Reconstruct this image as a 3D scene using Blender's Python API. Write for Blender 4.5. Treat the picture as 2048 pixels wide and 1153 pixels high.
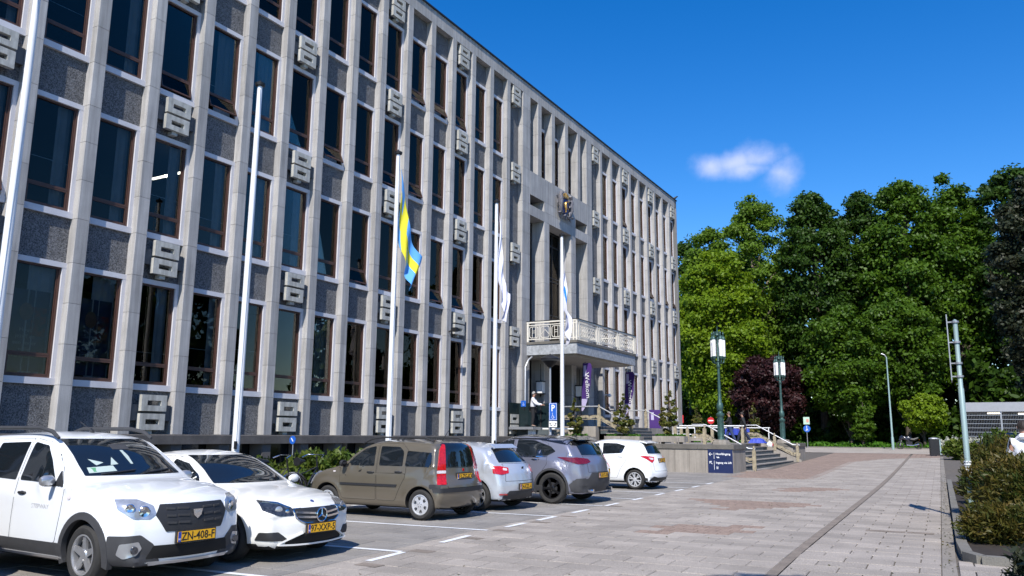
import bpy, bmesh, math, random
import numpy as np
from mathutils import Vector, Matrix, Euler
from mathutils.bvhtree import BVHTree

for o in list(bpy.data.objects): bpy.data.objects.remove(o)
scene = bpy.context.scene
COL = scene.collection
R = math.radians
random.seed(7); rng = np.random.default_rng(7)

# ------------------------------------------------------------------ camera
YAW, PITCH, ROLL = 0.5148, 0.1798, 0.0082
CAM = Vector((19.1, 0.0, 1.6))
def _axes():
    s, c = math.sin(YAW), math.cos(YAW)
    rt = Vector((c, s, 0)); fw = Vector((-s, c, 0)); z = Vector((0, 0, 1))
    sp, cp = math.sin(PITCH), math.cos(PITCH)
    f = fw*cp + z*sp; u = -fw*sp + z*cp
    sr, cr = math.sin(ROLL), math.cos(ROLL)
    return rt*cr + u*sr, -rt*sr + u*cr, f
_r, _u, _f = _axes()
cd = bpy.data.cameras.new('camera'); cam = bpy.data.objects.new('camera', cd); COL.objects.link(cam)
m = Matrix((_r, _u, -_f)).transposed().to_4x4(); m.translation = CAM
cam.matrix_world = m
cd.sensor_width = 36; cd.lens = 1617.57/2048*36; cd.clip_start = .1; cd.clip_end = 6000
scene.camera = cam
scene.render.resolution_x = 1024; scene.render.resolution_y = 576

# ------------------------------------------------------------------ light
SUN_A, SUN_E = R(18.5), R(47)          # shadow runs towards +Y, SUN_A off it towards -X
world = bpy.data.worlds.new("World"); scene.world = world; world.use_nodes = True
wn = world.node_tree.nodes; wl = world.node_tree.links; wn.clear()
out = wn.new('ShaderNodeOutputWorld'); bg = wn.new('ShaderNodeBackground')
sky = wn.new('ShaderNodeTexSky'); sky.sky_type = 'NISHITA'; sky.sun_disc = False
sky.sun_elevation = SUN_E
to_sun = Vector((math.sin(SUN_A)*math.cos(SUN_E), -math.cos(SUN_A)*math.cos(SUN_E), math.sin(SUN_E)))
sky.sun_rotation = math.atan2(to_sun.x, to_sun.y)
sky.altitude = 0; sky.air_density = 1.0; sky.dust_density = 0.15; sky.ozone_density = 3.0
hs = wn.new('ShaderNodeHueSaturation'); hs.inputs['Saturation'].default_value = 1.42; hs.inputs['Hue'].default_value = .510
wl.new(sky.outputs[0], hs.inputs['Color'])
# one small fair-weather cloud, fixed in the sky by direction
def pix_dir(x, y):
    return (_f + _r*((x-1024)/1617.57) - _u*((y-576.5)/1617.57)).normalized()
tc = wn.new('ShaderNodeTexCoord')
def vm(op, a=None, b=None):
    n = wn.new('ShaderNodeVectorMath'); n.operation = op
    for k, v in enumerate((a, b)):
        if v is None: continue
        if isinstance(v, (tuple, Vector, list)): n.inputs[k].default_value = tuple(v)
        else: wl.new(v, n.inputs[k])
    return n
def mt(op, a=None, b=None, clamp=False):
    n = wn.new('ShaderNodeMath'); n.operation = op; n.use_clamp = clamp
    for k, v in enumerate((a, b)):
        if v is None: continue
        if isinstance(v, (int, float)): n.inputs[k].default_value = v
        else: wl.new(v, n.inputs[k])
    return n.outputs[0]
cc = pix_dir(1490, 335); cr_ = cc.cross(Vector((0, 0, 1))).normalized(); cu_ = cr_.cross(cc).normalized()
nz = wn.new('ShaderNodeTexNoise'); nz.inputs['Scale'].default_value = 22; nz.inputs['Detail'].default_value = 7
nz.inputs['Roughness'].default_value = .55
wl.new(tc.outputs['Generated'], nz.inputs['Vector'])
def axis(v): return vm('DOT_PRODUCT', tc.outputs['Generated'], v).outputs['Value']
def blob(px, py, rx, ry):
    c = pix_dir(px, py)
    a = mt('DIVIDE', mt('SUBTRACT', axis(cr_), c.dot(cr_)), rx)
    b = mt('DIVIDE', mt('SUBTRACT', axis(cu_), c.dot(cu_)), ry)
    d = mt('SQRT', mt('ADD', mt('MULTIPLY', a, a), mt('MULTIPLY', b, b)))
    return mt('SUBTRACT', 1.0, d)
bl = None
for q in ((1422, 333, .034, .022), (1470, 326, .045, .022), (1520, 320, .045, .026), (1560, 345, .036, .030), (1500, 338, .07, .018)):
    b_ = blob(*q); bl = b_ if bl is None else mt('MAXIMUM', bl, b_)
front = mt('GREATER_THAN', axis(cc), .5)
dens = mt('ADD', bl, mt('MULTIPLY', mt('SUBTRACT', nz.outputs['Fac'], .5), 1.5))
ramp = wn.new('ShaderNodeMapRange'); ramp.interpolation_type = 'SMOOTHSTEP'
ramp.inputs['From Min'].default_value = .08; ramp.inputs['From Max'].default_value = 1.25
wl.new(dens, ramp.inputs['Value'])
fac = mt('MULTIPLY', mt('MULTIPLY', ramp.outputs[0], front), .72, True)
mx = wn.new('ShaderNodeMix'); mx.data_type = 'RGBA'
wl.new(fac, mx.inputs['Factor']); wl.new(hs.outputs[0], mx.inputs[6])
mx.inputs[7].default_value = (4.5, 4.8, 6.7, 1)
wl.new(mx.outputs[2], bg.inputs['Color']); bg.inputs['Strength'].default_value = .155
wl.new(bg.outputs[0], out.inputs['Surface'])

sd = bpy.data.lights.new('sun', 'SUN'); sd.energy = 5.0; sd.angle = R(.53); sd.color = (1, .955, .88)
so = bpy.data.objects.new('sun', sd); COL.objects.link(so)
so.rotation_euler = to_sun.to_track_quat('Z', 'Y').to_euler(); so.location = (30, -40, 60)
vs = scene.view_settings; vs.view_transform = 'Standard'; vs.look = 'None'; vs.gamma = 1; vs.use_curve_mapping = False
vs.exposure = 0.26

# ------------------------------------------------------------------ placing helpers
def proj(X, Y, Z):
    v = Vector((X, Y, Z)) - CAM; d = v.dot(_f)
    return 1024 + 1617.57*v.dot(_r)/d, 576.5 - 1617.57*v.dot(_u)/d
def G(y):                       # the plaza climbs gently away from the parking
    if y < 12: return -.018*(12-max(y, -20))
    if y < 25: return 0.0
    if y < 41: return .0145*(y-25)**2/32
    return .0145*(min(y, 90)-33)

# ------------------------------------------------------------------ objects
def tag(o, label=None, cat=None, group=None, kind=None):
    if label: o['label'] = label
    if cat: o['category'] = cat
    if group: o['group'] = group
    if kind: o['kind'] = kind
    return o
def empty(name, loc, rz=0, label=None, cat=None, group=None):
    o = bpy.data.objects.new(name, None); COL.objects.link(o)
    o.location = loc; o.rotation_euler = (0, 0, rz); o.empty_display_size = .2
    return tag(o, label, cat, group)
def link(name, mesh, parent=None, loc=None, rot=None, scale=None):
    """loc is in the parent's own space"""
    o = bpy.data.objects.new(name, mesh); COL.objects.link(o)
    if parent is not None: o.parent = parent
    if loc is not None: o.location = loc
    if rot is not None: o.rotation_euler = rot
    if scale is not None: o.scale = scale
    return o
def copy_tree(o, parent=None):
    c = o.copy(); COL.objects.link(c)
    if parent is not None: c.parent = parent
    for ch in list(o.children): copy_tree(ch, c)
    return c

class MB:
    def __init__(s): s.v = []; s.f = []; s.mi = []; s.mat = 0
    def add(s, vs, fs):
        n = len(s.v); s.v += [tuple(p) for p in vs]
        for f in fs: s.f.append(tuple(n+i for i in f)); s.mi.append(s.mat)
        return s
    def box(s, x0, x1, y0, y1, z0, z1):
        return s.add([(x0,y0,z0),(x1,y0,z0),(x1,y1,z0),(x0,y1,z0),(x0,y0,z1),(x1,y0,z1),(x1,y1,z1),(x0,y1,z1)],
                     [(0,3,2,1),(4,5,6,7),(0,1,5,4),(1,2,6,5),(2,3,7,6),(3,0,4,7)])
    def cbox(s, x0, x1, y0, y1, z0, z1, c=.01):
        """box with its top edges chamfered"""
        return s.add([(x0,y0,z0),(x1,y0,z0),(x1,y1,z0),(x0,y1,z0),(x0,y0,z1-c),(x1,y0,z1-c),(x1,y1,z1-c),(x0,y1,z1-c),
                      (x0+c,y0+c,z1),(x1-c,y0+c,z1),(x1-c,y1-c,z1),(x0+c,y1-c,z1)],
                     [(0,3,2,1),(8,9,10,11)]+[(a,(a+1)%4,(a+1)%4+4,a+4) for a in range(4)]+[(a+4,(a+1)%4+4,(a+1)%4+8,a+8) for a in range(4)])
    def tube(s, pts, rad, n=8, cap=True):
        pts = [Vector(p) for p in pts]; m_ = len(pts)
        rs = rad if isinstance(rad, (list, tuple)) else [rad]*m_
        base = len(s.v); prev = None
        for i, p in enumerate(pts):
            t = (pts[min(i+1, m_-1)]-pts[max(i-1, 0)])
            t = t.normalized() if t.length > 1e-9 else Vector((0, 0, 1))
            if prev is None:
                a = t.cross(Vector((0, 0, 1)))
                if a.length < .1: a = t.cross(Vector((1, 0, 0)))
                a.normalize()
            else:
                a = prev - t*prev.dot(t)
                a = a.normalized() if a.length > 1e-6 else t.orthogonal().normalized()
            prev = a; b = t.cross(a)
            for k in range(n):
                w = 2*math.pi*k/n
                s.v.append(tuple(p + (a*math.cos(w)+b*math.sin(w))*rs[i]))
        for i in range(m_-1):
            for k in range(n):
                k2 = (k+1) % n
                s.f.append((base+i*n+k, base+i*n+k2, base+(i+1)*n+k2, base+(i+1)*n+k)); s.mi.append(s.mat)
        if cap:
            s.f.append(tuple(base+k for k in reversed(range(n)))); s.mi.append(s.mat)
            s.f.append(tuple(base+(m_-1)*n+k for k in range(n))); s.mi.append(s.mat)
        return s
    def lathe(s, prof, n=16, origin=(0,0,0), axis='Z', cap=True):
        base = len(s.v); O = Vector(origin)
        for r_, h in prof:
            for k in range(n):
                w = 2*math.pi*k/n; a, b = r_*math.cos(w), r_*math.sin(w)
                p = (a, b, h) if axis == 'Z' else ((a, h, b) if axis == 'Y' else (h, a, b))
                s.v.append(tuple(O+Vector(p)))
        for i in range(len(prof)-1):
            for k in range(n):
                k2 = (k+1) % n
                s.f.append((base+i*n+k, base+i*n+k2, base+(i+1)*n+k2, base+(i+1)*n+k)); s.mi.append(s.mat)
        if cap and prof[0][0] > 1e-4: s.f.append(tuple(base+k for k in reversed(range(n)))); s.mi.append(s.mat)
        if cap and prof[-1][0] > 1e-4: s.f.append(tuple(base+(len(prof)-1)*n+k for k in range(n))); s.mi.append(s.mat)
        return s
    def prism(s, poly, a0, a1, plane='XZ'):
        """polygon in a plane, extruded along the remaining axis from a0 to a1"""
        n = len(poly)
        def P(p, h):
            return {'XZ': (p[0], h, p[1]), 'XY': (p[0], p[1], h), 'YZ': (h, p[0], p[1])}[plane]
        vs_ = [P(p, a0) for p in poly] + [P(p, a1) for p in poly]
        fs = [tuple(range(n)), tuple(reversed(range(n, 2*n)))]+[(i, (i+1) % n, (i+1) % n+n, i+n) for i in range(n)]
        return s.add(vs_, fs)
    def beam(s, a, b, w, h):
        a = Vector(a); b = Vector(b); t = (b-a).normalized()
        sd_ = t.cross(Vector((0, 0, 1)))
        sd_ = sd_.normalized() if sd_.length > 1e-5 else Vector((1, 0, 0))
        up = sd_.cross(t); vs_ = []
        for p in (a, b):
            for i, j in ((-1,-1),(1,-1),(1,1),(-1,1)): vs_.append(tuple(p+sd_*i*w/2+up*j*h/2))
        return s.add(vs_, [(0,3,2,1),(4,5,6,7),(0,1,5,4),(1,2,6,5),(2,3,7,6),(3,0,4,7)])
    def mesh(s, name, mats, smooth=False, fix=True):
        me = bpy.data.meshes.new(name); me.from_pydata(s.v, [], s.f)
        for m_ in (mats if isinstance(mats, (list, tuple)) else [mats]): me.materials.append(m_)
        me.polygons.foreach_set('material_index', s.mi)
        if fix:
            b_ = bmesh.new(); b_.from_mesh(me); bmesh.ops.recalc_face_normals(b_, faces=b_.faces); b_.to_mesh(me); b_.free()
        if smooth:
            me.polygons.foreach_set('use_smooth', [True]*len(me.polygons))
            me.set_sharp_from_angle(angle=R(40))
        me.update(); return me
def mb(): return MB()

def text_mesh(txt, size, mat, depth=.002, align='CENTER', extr=None):
    cu = bpy.data.curves.new('t', 'FONT'); cu.body = txt; cu.size = size; cu.align_x = align; cu.align_y = 'CENTER'
    cu.extrude = depth; cu.resolution_u = 2; cu.offset = extr or 0
    ob = bpy.data.objects.new('t', cu); COL.objects.link(ob)
    dg = bpy.context.evaluated_depsgraph_get()
    me = bpy.data.meshes.new_from_object(ob.evaluated_get(dg)); me.materials.clear(); me.materials.append(mat)
    bpy.data.objects.remove(ob); return me

# ------------------------------------------------------------------ materials
def pmat(name, col, rough=.7, metal=0, var=.0, scale=5, bump=0, bscale=60, coat=0, spec=.5, col2=None, detail=5,
         spk=0, spk_scale=250, streak=0, trans=0, emit=None, rnd=0, gen=False, hue=0):
    m_ = bpy.data.materials.new(name); m_.use_nodes = True
    nt = m_.node_tree; n = nt.nodes; l = nt.links; b = n['Principled BSDF']
    b.inputs['Roughness'].default_value = rough; b.inputs['Metallic'].default_value = metal
    b.inputs['Specular IOR Level'].default_value = spec
    b.inputs['Coat Weight'].default_value = coat; b.inputs['Coat Roughness'].default_value = .04
    c = (*col, 1)
    last = None
    geo = n.new('ShaderNodeNewGeometry')
    def const(v):
        x = n.new('ShaderNodeRGB'); x.outputs[0].default_value = v; return x.outputs[0]
    def mixc(f, a, b_, typ='MIX'):
        x = n.new('ShaderNodeMix'); x.data_type = 'RGBA'; x.blend_type = typ
        if isinstance(f, float): x.inputs[0].default_value = f
        else: l.new(f, x.inputs[0])
        l.new(a, x.inputs[6]); l.new(b_, x.inputs[7]); return x.outputs[2]
    def mth(op, a, b_=None, clamp=False):
        x = n.new('ShaderNodeMath'); x.operation = op; x.use_clamp = clamp
        for k, v in enumerate((a, b_)):
            if v is None: continue
            if isinstance(v, (int, float)): x.inputs[k].default_value = v
            else: l.new(v, x.inputs[k])
        return x.outputs[0]
    def noise(sc, det=4, vec=None, ro=.55):
        x = n.new('ShaderNodeTexNoise'); x.inputs['Scale'].default_value = sc; x.inputs['Detail'].default_value = det
        x.inputs['Roughness'].default_value = ro
        l.new(vec if vec is not None else geo.outputs['Position'], x.inputs['Vector']); return x.outputs['Fac']
    def gray(f, lo, hi, fmin=.3, fmax=.7):
        x = n.new('ShaderNodeMapRange'); x.inputs['From Min'].default_value = fmin; x.inputs['From Max'].default_value = fmax
        x.inputs['To Min'].default_value = lo; x.inputs['To Max'].default_value = hi; l.new(f, x.inputs['Value'])
        y = n.new('ShaderNodeCombineColor')
        for k in range(3): l.new(x.outputs[0], y.inputs[k])
        return y.outputs[0]
    cur = const(c)
    if col2 is not None:
        rr = n.new('ShaderNodeMapRange'); rr.inputs['From Min'].default_value = .38; rr.inputs['From Max'].default_value = .62
        l.new(noise(scale*1.7, detail), rr.inputs['Value'])
        cur = mixc(rr.outputs[0], cur, const((*col2, 1)))
    if var: cur = mixc(1.0, cur, gray(noise(scale, detail), 1-var, 1+var), 'MULTIPLY')
    if spk: cur = mixc(1.0, cur, gray(noise(spk_scale, 2), 1-spk, 1+spk, .35, .65), 'MULTIPLY')
    if streak:
        mp = n.new('ShaderNodeMapping'); mp.inputs['Scale'].default_value = (3.2, 3.2, .14)
        l.new(geo.outputs['Position'], mp.inputs['Vector'])
        cur = mixc(1.0, cur, gray(noise(2.2, 6, mp.outputs[0], .65), 1-streak, 1+streak*.3, .35, .6), 'MULTIPLY')
    if rnd:
        oi = n.new('ShaderNodeObjectInfo'); at = n.new('ShaderNodeAttribute'); at.attribute_name = 'rnd'
        f = mth('FRACT', mth('ADD', oi.outputs['Random'], at.outputs['Fac']))
        cur = mixc(1.0, cur, gray(f, 1-rnd, 1+rnd, 0, 1), 'MULTIPLY')
        if hue:
            h = n.new('ShaderNodeHueSaturation'); f2 = mth('FRACT', mth('MULTIPLY', f, 7.31))
            l.new(mth('ADD', mth('MULTIPLY', mth('SUBTRACT', f2, .5), hue), .5), h.inputs['Hue']); l.new(cur, h.inputs['Color'])
            cur = h.outputs[0]
    l.new(cur, b.inputs['Base Color'])
    if bump:
        bp = n.new('ShaderNodeBump'); bp.inputs['Strength'].default_value = 1; bp.inputs['Distance'].default_value = bump
        l.new(noise(bscale, 4), bp.inputs['Height']); l.new(bp.outputs[0], b.inputs['Normal'])
    if trans:
        b.inputs['Transmission Weight'].default_value = trans
    if emit:
        b.inputs['Emission Color'].default_value = (*emit[0], 1); b.inputs['Emission Strength'].default_value = emit[1]
    return m_
def glassmat(name, tint=(1, 1, 1), refl=.12, see=.9, rough=.0):
    """thin pane: mostly clear, mirror reflection growing at grazing angles"""
    m_ = bpy.data.materials.new(name); m_.use_nodes = True; nt = m_.node_tree; n = nt.nodes; l = nt.links; n.clear()
    o = n.new('ShaderNodeOutputMaterial'); mix = n.new('ShaderNodeMixShader'); tr = n.new('ShaderNodeBsdfTransparent')
    gl = n.new('ShaderNodeBsdfGlossy'); gl.inputs['Roughness'].default_value = rough; gl.inputs['Color'].default_value = (.98, .88, .76, 1)
    tr.inputs['Color'].default_value = (*[t*see for t in tint], 1)
    lw = n.new('ShaderNodeFresnel'); lw.inputs['IOR'].default_value = 1.34
    a = n.new('ShaderNodeMath'); a.operation = 'ADD'; a.inputs[1].default_value = refl; a.use_clamp = True
    l.new(lw.outputs[0], a.inputs[0]); l.new(a.outputs[0], mix.inputs[0])
    l.new(tr.outputs[0], mix.inputs[1]); l.new(gl.outputs[0], mix.inputs[2]); l.new(mix.outputs[0], o.inputs['Surface'])
    return m_
def leafmat(name, col, col2, trans=.35, rough=.5):
    m_ = bpy.data.materials.new(name); m_.use_nodes = True; nt = m_.node_tree; n = nt.nodes; l = nt.links; n.clear()
    o = n.new('ShaderNodeOutputMaterial'); ad = n.new('ShaderNodeMixShader'); ad.inputs[0].default_value = trans
    b = n.new('ShaderNodeBsdfPrincipled'); b.inputs['Roughness'].default_value = rough; b.inputs['Specular IOR Level'].default_value = .3
    t = n.new('ShaderNodeBsdfTranslucent')
    at = n.new('ShaderNodeAttribute'); at.attribute_name = 'rnd'
    mx_ = n.new('ShaderNodeMix'); mx_.data_type = 'RGBA'; l.new(at.outputs['Fac'], mx_.inputs[0])
    mx_.inputs[6].default_value = (*col, 1); mx_.inputs[7].default_value = (*col2, 1)
    l.new(mx_.outputs[2], b.inputs['Base Color']); l.new(mx_.outputs[2], t.inputs['Color'])
    l.new(b.outputs[0], ad.inputs[1]); l.new(t.outputs[0], ad.inputs[2]); l.new(ad.outputs[0], o.inputs['Surface'])
    return m_
M = {}
M['stone'] = pmat('granite_blocks', (.392, .378, .366), .85, var=.12, scale=1.3, bump=.002, bscale=90, spk=.14, spk_scale=70, streak=.26, rnd=.10)
M['joint'] = pmat('joint_mortar', (.16, .155, .15), .95)
M['panel'] = pmat('aggregate_panel', (.135, .135, .140), .95, var=.12, scale=3, bump=.022, bscale=42, spk=.62, spk_scale=38, rnd=.06)
M['surround'] = pmat('pale_stone_frame', (.60, .59, .62), .6, var=.06, scale=2, spk=.05, spk_scale=80)
M['emblem'] = pmat('cast_stone_ornament', (.47, .46, .42), .8, var=.18, scale=5, spk=.08, streak=.25)
M['emblem_bar'] = pmat('dark_stone_bar', (.10, .105, .115), .8, var=.2, scale=4)
M['wood'] = pmat('brown_window_wood', (.075, .036, .026), .5, var=.15, scale=9)
M['pane'] = glassmat('window_pane', (.85, .90, .92), .0, .80)
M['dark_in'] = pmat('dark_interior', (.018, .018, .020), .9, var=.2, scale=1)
M['curtain'] = pmat('grey_curtain', (.34, .355, .38), .9, var=.1, scale=3)
M['blind'] = pmat('cream_blind', (.50, .46, .38), .9, var=.06, scale=3)
M['plinth'] = pmat('dark_plinth_granite', (.105, .095, .088), .75, var=.2, scale=3, spk=.15, spk_scale=60)
M['metal_dark'] = pmat('dark_metal', (.03, .03, .033), .45, .4)
M['white_paint'] = pmat('white_paint', (.78, .79, .80), .45, var=.03, scale=3)
M['iron_white'] = pmat('cream_iron', (.70, .66, .58), .5, var=.08, scale=9)
M['slab_gran'] = pmat('balcony_granite', (.34, .355, .375), .6, var=.3, scale=7, bump=.004, bscale=20, spk=.12, spk_scale=50, detail=8)
M['soffit'] = pmat('plaster_soffit', (.40, .38, .34), .9, var=.05, scale=1)
M['copper'] = pmat('green_patinated_iron', (.045, .10, .092), .5, .3, var=.35, scale=9)
M['opal'] = pmat('opal_glass', (.85, .84, .84), .25, coat=.3)
M['gold'] = pmat('gilt', (.42, .25, .07), .4, .6, var=.3, scale=14)
M['blue_shield'] = pmat('blue_enamel', (.02, .05, .22), .5)
M['silver_stone'] = pmat('weathered_lead', (.17, .16, .17), .6, .3, var=.4, scale=14)
M['brass'] = pmat('pale_yellow_bronze', (.34, .29, .20), .6, .1, var=.3, scale=9)
M['steel'] = pmat('galvanised_steel', (.38, .39, .41), .45, .6, var=.1, scale=6)
M['concrete'] = pmat('concrete', (.30, .27, .235), .9, var=.15, scale=1.2, bump=.002, bscale=60, spk=.1, spk_scale=60, streak=.22)
M['coping'] = pmat('coping_concrete', (.135, .125, .11), .9, var=.2, scale=2, spk=.1, spk_scale=60)
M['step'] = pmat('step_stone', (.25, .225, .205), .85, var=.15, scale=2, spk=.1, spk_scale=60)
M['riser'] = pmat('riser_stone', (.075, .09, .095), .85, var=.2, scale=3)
M['navy'] = pmat('navy_sign', (.012, .022, .085), .4)
M['white'] = pmat('white_letters', (.85, .85, .85), .5)
M['black'] = pmat('black_plastic', (.012, .012, .013), .5)
M['blue'] = pmat('traffic_blue', (.015, .11, .5), .4)
M['red'] = pmat('traffic_red', (.55, .015, .02), .4)
M['purple'] = pmat('purple_banner', (.055, .018, .15), .8, var=.06, scale=3)
M['lilac'] = pmat('lilac_print', (.45, .40, .60), .8)
M['soil'] = pmat('soil', (.028, .02, .014), .95, var=.3, scale=8)
# ================================================================== GROUND (structure)
def ground_sheet(name, x0, x1, y0, y1, dz, mat, kind='structure', step=4.0, parent=None):
    ys = sorted(set([y0, y1] + [y for y in [-20.0, 12.0, 90.0]+[25.0+1.6*q for q in range(11)] if y0 < y < y1]))
    b = mb(); vs = []
    for y in ys: vs += [(x0, y, G(y)+dz), (x1, y, G(y)+dz)]
    b.add(vs, [(2*i, 2*i+1, 2*i+3, 2*i+2) for i in range(len(ys)-1)])
    o = link(name, b.mesh(name, mat), parent); 
    if kind: tag(o, kind=kind)
    return o
M['asph'] = pmat('road_asphalt', (.10, .10, .10), .9, var=.15, scale=1.5, spk=.2, spk_scale=90)
M['bed'] = pmat('paving_joint_sand', (.115, .10, .085), .95, var=.3, scale=6)
M['grass'] = pmat('lawn', (.035, .085, .015), .9, var=.3, scale=2)
g0 = ground_sheet('ground', -900, 900, -600, 1800, -.05, M['grass'])
ground_sheet('road', -60, 95, -60, 84, -.03, M['asph'])
pv = ground_sheet('pavement', 2.4, 18.95, -2, 83.2, -.022, M['bed'])

# ================================================================== BUILDING
BLD = empty('office_building', (0, 12, 0), 0, 'long grey granite office building with close-set stone piers and a central balcony', 'building')
def bpart(name, mesh, loc, parent=None, **k):
    """world location -> building space (or given parent at known world origin)"""
    return link(name, mesh, BLD, (loc[0], loc[1]-12, loc[2]), **k)
Y0, B = 12.0244, 1.65
S = [2.70, 6.84, 11.03, 15.13]; WZ = 3.01; T = [s+WZ for s in S]; FR = 19.23; PL = 1.54
PW = .34; OW = B-PW                                       # pier and opening widths
# openings: (y_start, kind)   kinds: w window, e window with ornament, p blank ornament column
open_ = []
for i in range(-7, 13): open_.append((Y0+B*i, 'e' if (i-1) % 3 == 0 else 'w', i))
open_.append((Y0+B*13, 'p', 13))
R0 = 43.52
open_.append((R0, 'p', 100))
for i in range(1, 10): open_.append((R0+B*i, 'e' if i % 3 == 0 else 'w', 100+i))
END = R0+B*9+OW+.30
piers = [Y0+B*i-PW for i in range(-7, 14)] + [R0+B*i-PW for i in range(1, 10)] + [END-.30]
joints = [PL, 2.70, 3.69, 4.70, 5.71, 6.84, 7.85, 8.86, 9.85, 11.03, 12.03, 13.05, 14.04, 15.13, 16.16, 17.17, 18.14, FR]
# stone blocks: real blocks 8 mm apart in front of a mortar core
blk_cache = {}
def block_mesh(h, w, d=.34):
    k = (round(h, 2), round(w, 2), d)
    if k not in blk_cache:
        b = mb(); c = .012; g_ = .005
        pl = [(-d, 0), (-c, 0), (0, c), (0, w-c), (-c, w), (-d, w)]
        b.prism(pl, g_, h-g_, 'XY')
        blk_cache[k] = b.mesh('stone_block', M['stone'])
    return blk_cache[k]
def pier(y, w=PW, z0=PL, z1=FR, js=None, x=0.0, single=True, d=.34):
    core = mb(); core.box(-.42-max(0, d-.34), x-.012, y+.012, y+w-.012, z0, z1)
    js_ = [j for j in (js or joints) if z0-.01 <= j <= z1+.01]
    if single:
        p = bpart('stone_pier', core.mesh('stone_pier', M['joint']), (0, 0, 0))
        p.location = (0, -12, 0)
        for a, b_ in zip(js_[:-1], js_[1:]):
            link('stone_block', block_mesh(b_-a, w, d), p, (x, y, a))
    else:
        c = mb()
        for a, b_ in zip(js_[:-1], js_[1:]):
            c.prism([(x-d, y), (x-.012, y), (x, y+.012), (x, y+w-.012), (x-.012, y+w), (x-d, y+w)], a+.005, b_-.005, 'XY')
        p = bpart('stone_pier', core.mesh('stone_pier', M['joint']), (0, -0, 0)); p.location = (0, -12, 0)
        q = link('stone_block_courses', c.mesh('stone_block_courses', M['stone']), p); tag(q, kind='stuff')
order = [y for y in piers if 8 < y < 34]
singles = set(order[:16])
for y in piers:
    w = .30 if y == END-.30 else PW
    pier(y, w, single=(y in singles))

# window: surround + frame + panes, shared meshes
wm = mb()                                                  # stone surround (front face at x=-.22)
sx0, sx1 = -.40, -.215
wm.box(sx0, sx1+.02, 0, OW, 0, .16)                        # sill band, a little prouder
wm.box(sx0, sx1, 0, OW, WZ-.13, WZ)
wm.box(sx0, sx1-.004, 0, .10, .16, WZ-.13); wm.box(sx0, sx1-.004, OW-.10, OW, .16, WZ-.13)
SUR = wm.mesh('window_surround', M['surround'])
fm = mb(); a, b2, c2, d2 = .10, OW-.10, .16, WZ-.13; fx0, fx1 = -.36, -.27; t = .045
TR = c2+.56
fm.box(fx0, fx1, a, b2, c2, c2+t); fm.box(fx0, fx1, a, b2, d2-t, d2)
fm.box(fx0, fx1, a, a+t, c2+t, d2-t); fm.box(fx0, fx1, b2-t, b2, c2+t, d2-t)
fm.box(fx0+.01, fx1-.012, a+t, b2-t, TR-.025, TR+.03)
fm.box(fx0+.02, fx1-.03, b2-t-.035, b2-t, TR+.03, d2-t)
FRM = fm.mesh('window_frame', M['wood'])
pm = mb(); pm.box(-.325, -.319, a+t, b2-t, TR+.03, d2-t); PANE = pm.mesh('window_pane', M['pane'])
sm = mb(); y0_, y1_, z0_, z1_ = a+t+.004, b2-t-.004, c2+t+.004, TR-.03
sm.box(-.33, -.285, y0_, y1_, 0, .04); sm.box(-.33, -.285, y0_, y1_, z1_-z0_-.04, z1_-z0_)
sm.box(-.33, -.285, y0_, y0_+.04, .04, z1_-z0_-.04); sm.box(-.33, -.285, y1_-.04, y1_, .04, z1_-z0_-.04)
SASH = sm.mesh('sash', M['wood'])
sg = mb(); sg.box(-.311, -.305, y0_+.04, y1_-.04, .04, z1_-z0_-.04); SASHG = sg.mesh('sash_pane', M['pane'])
def curtain_mesh(w, mat, top=2.7, n=9):
    b = mb(); vs = []; N = max(3, int(w*n*2))
    for k in range(N+1):
        y = w*k/N; x = .018*math.sin(k*1.9)+.01*math.sin(k*.7)
        vs += [(x, y, 0), (x, y, top)]
    b.add(vs, [(2*k, 2*k+2, 2*k+3, 2*k+1) for k in range(N)])
    me = b.mesh('curtain', mat, smooth=True, fix=False); return me
CUR = [curtain_mesh(.22, M['curtain']), curtain_mesh(.36, M['curtain']), curtain_mesh(.62, M['curtain']), curtain_mesh(1.0, M['blind']), curtain_mesh(.80, M['curtain'])]
LINT = mb().box(-.38, -.374, a, b2, TR+.55, TR+.565).mesh('glazing_line', M['steel'])
PNL = {}
def panel_mesh(h):
    k = round(h, 2)
    if k not in PNL: PNL[k] = mb().box(-.42, -.275, 0, OW, 0, h).mesh('aggregate_panel', M['panel'])
    return PNL[k]
# ornament: two stacked stone rings on a bar
def ring(b, y, z, w, h, x0, x1, hw, hh):
    yc, zc = y+w/2, z+h/2
    b.box(x0, x1, y, y+w, z, zc-hh/2); b.box(x0, x1, y, y+w, zc+hh/2, z+h)
    b.box(x0, x1, y, yc-hw/2, zc-hh/2, zc+hh/2); b.box(x0, x1, yc+hw/2, y+w, zc-hh/2, zc+hh/2)
e = mb(); ring(e, .285, .53, .77, .43, -.13, .012, .42, .13); RING1 = e.mesh('ornament_ring', M['emblem'])
e = mb(); ring(e, .265, .035, .77, .43, -.13, .012, .42, .13); RING2 = e.mesh('ornament_ring', M['emblem'])
BARM = mb().box(-.24, -.135, .0, OW, .28, .70).mesh('ornament_bar', M['emblem_bar'])
BRK = mb().box(-.25, -.06, OW/2-.12, OW/2+.06, -.07, .03).mesh('ornament_bracket', M['emblem'])
def sub(name, me, parent, loc, **k): return link(name, me, parent, loc, **k)
wr = random.Random(3)
tilted = set()
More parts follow.
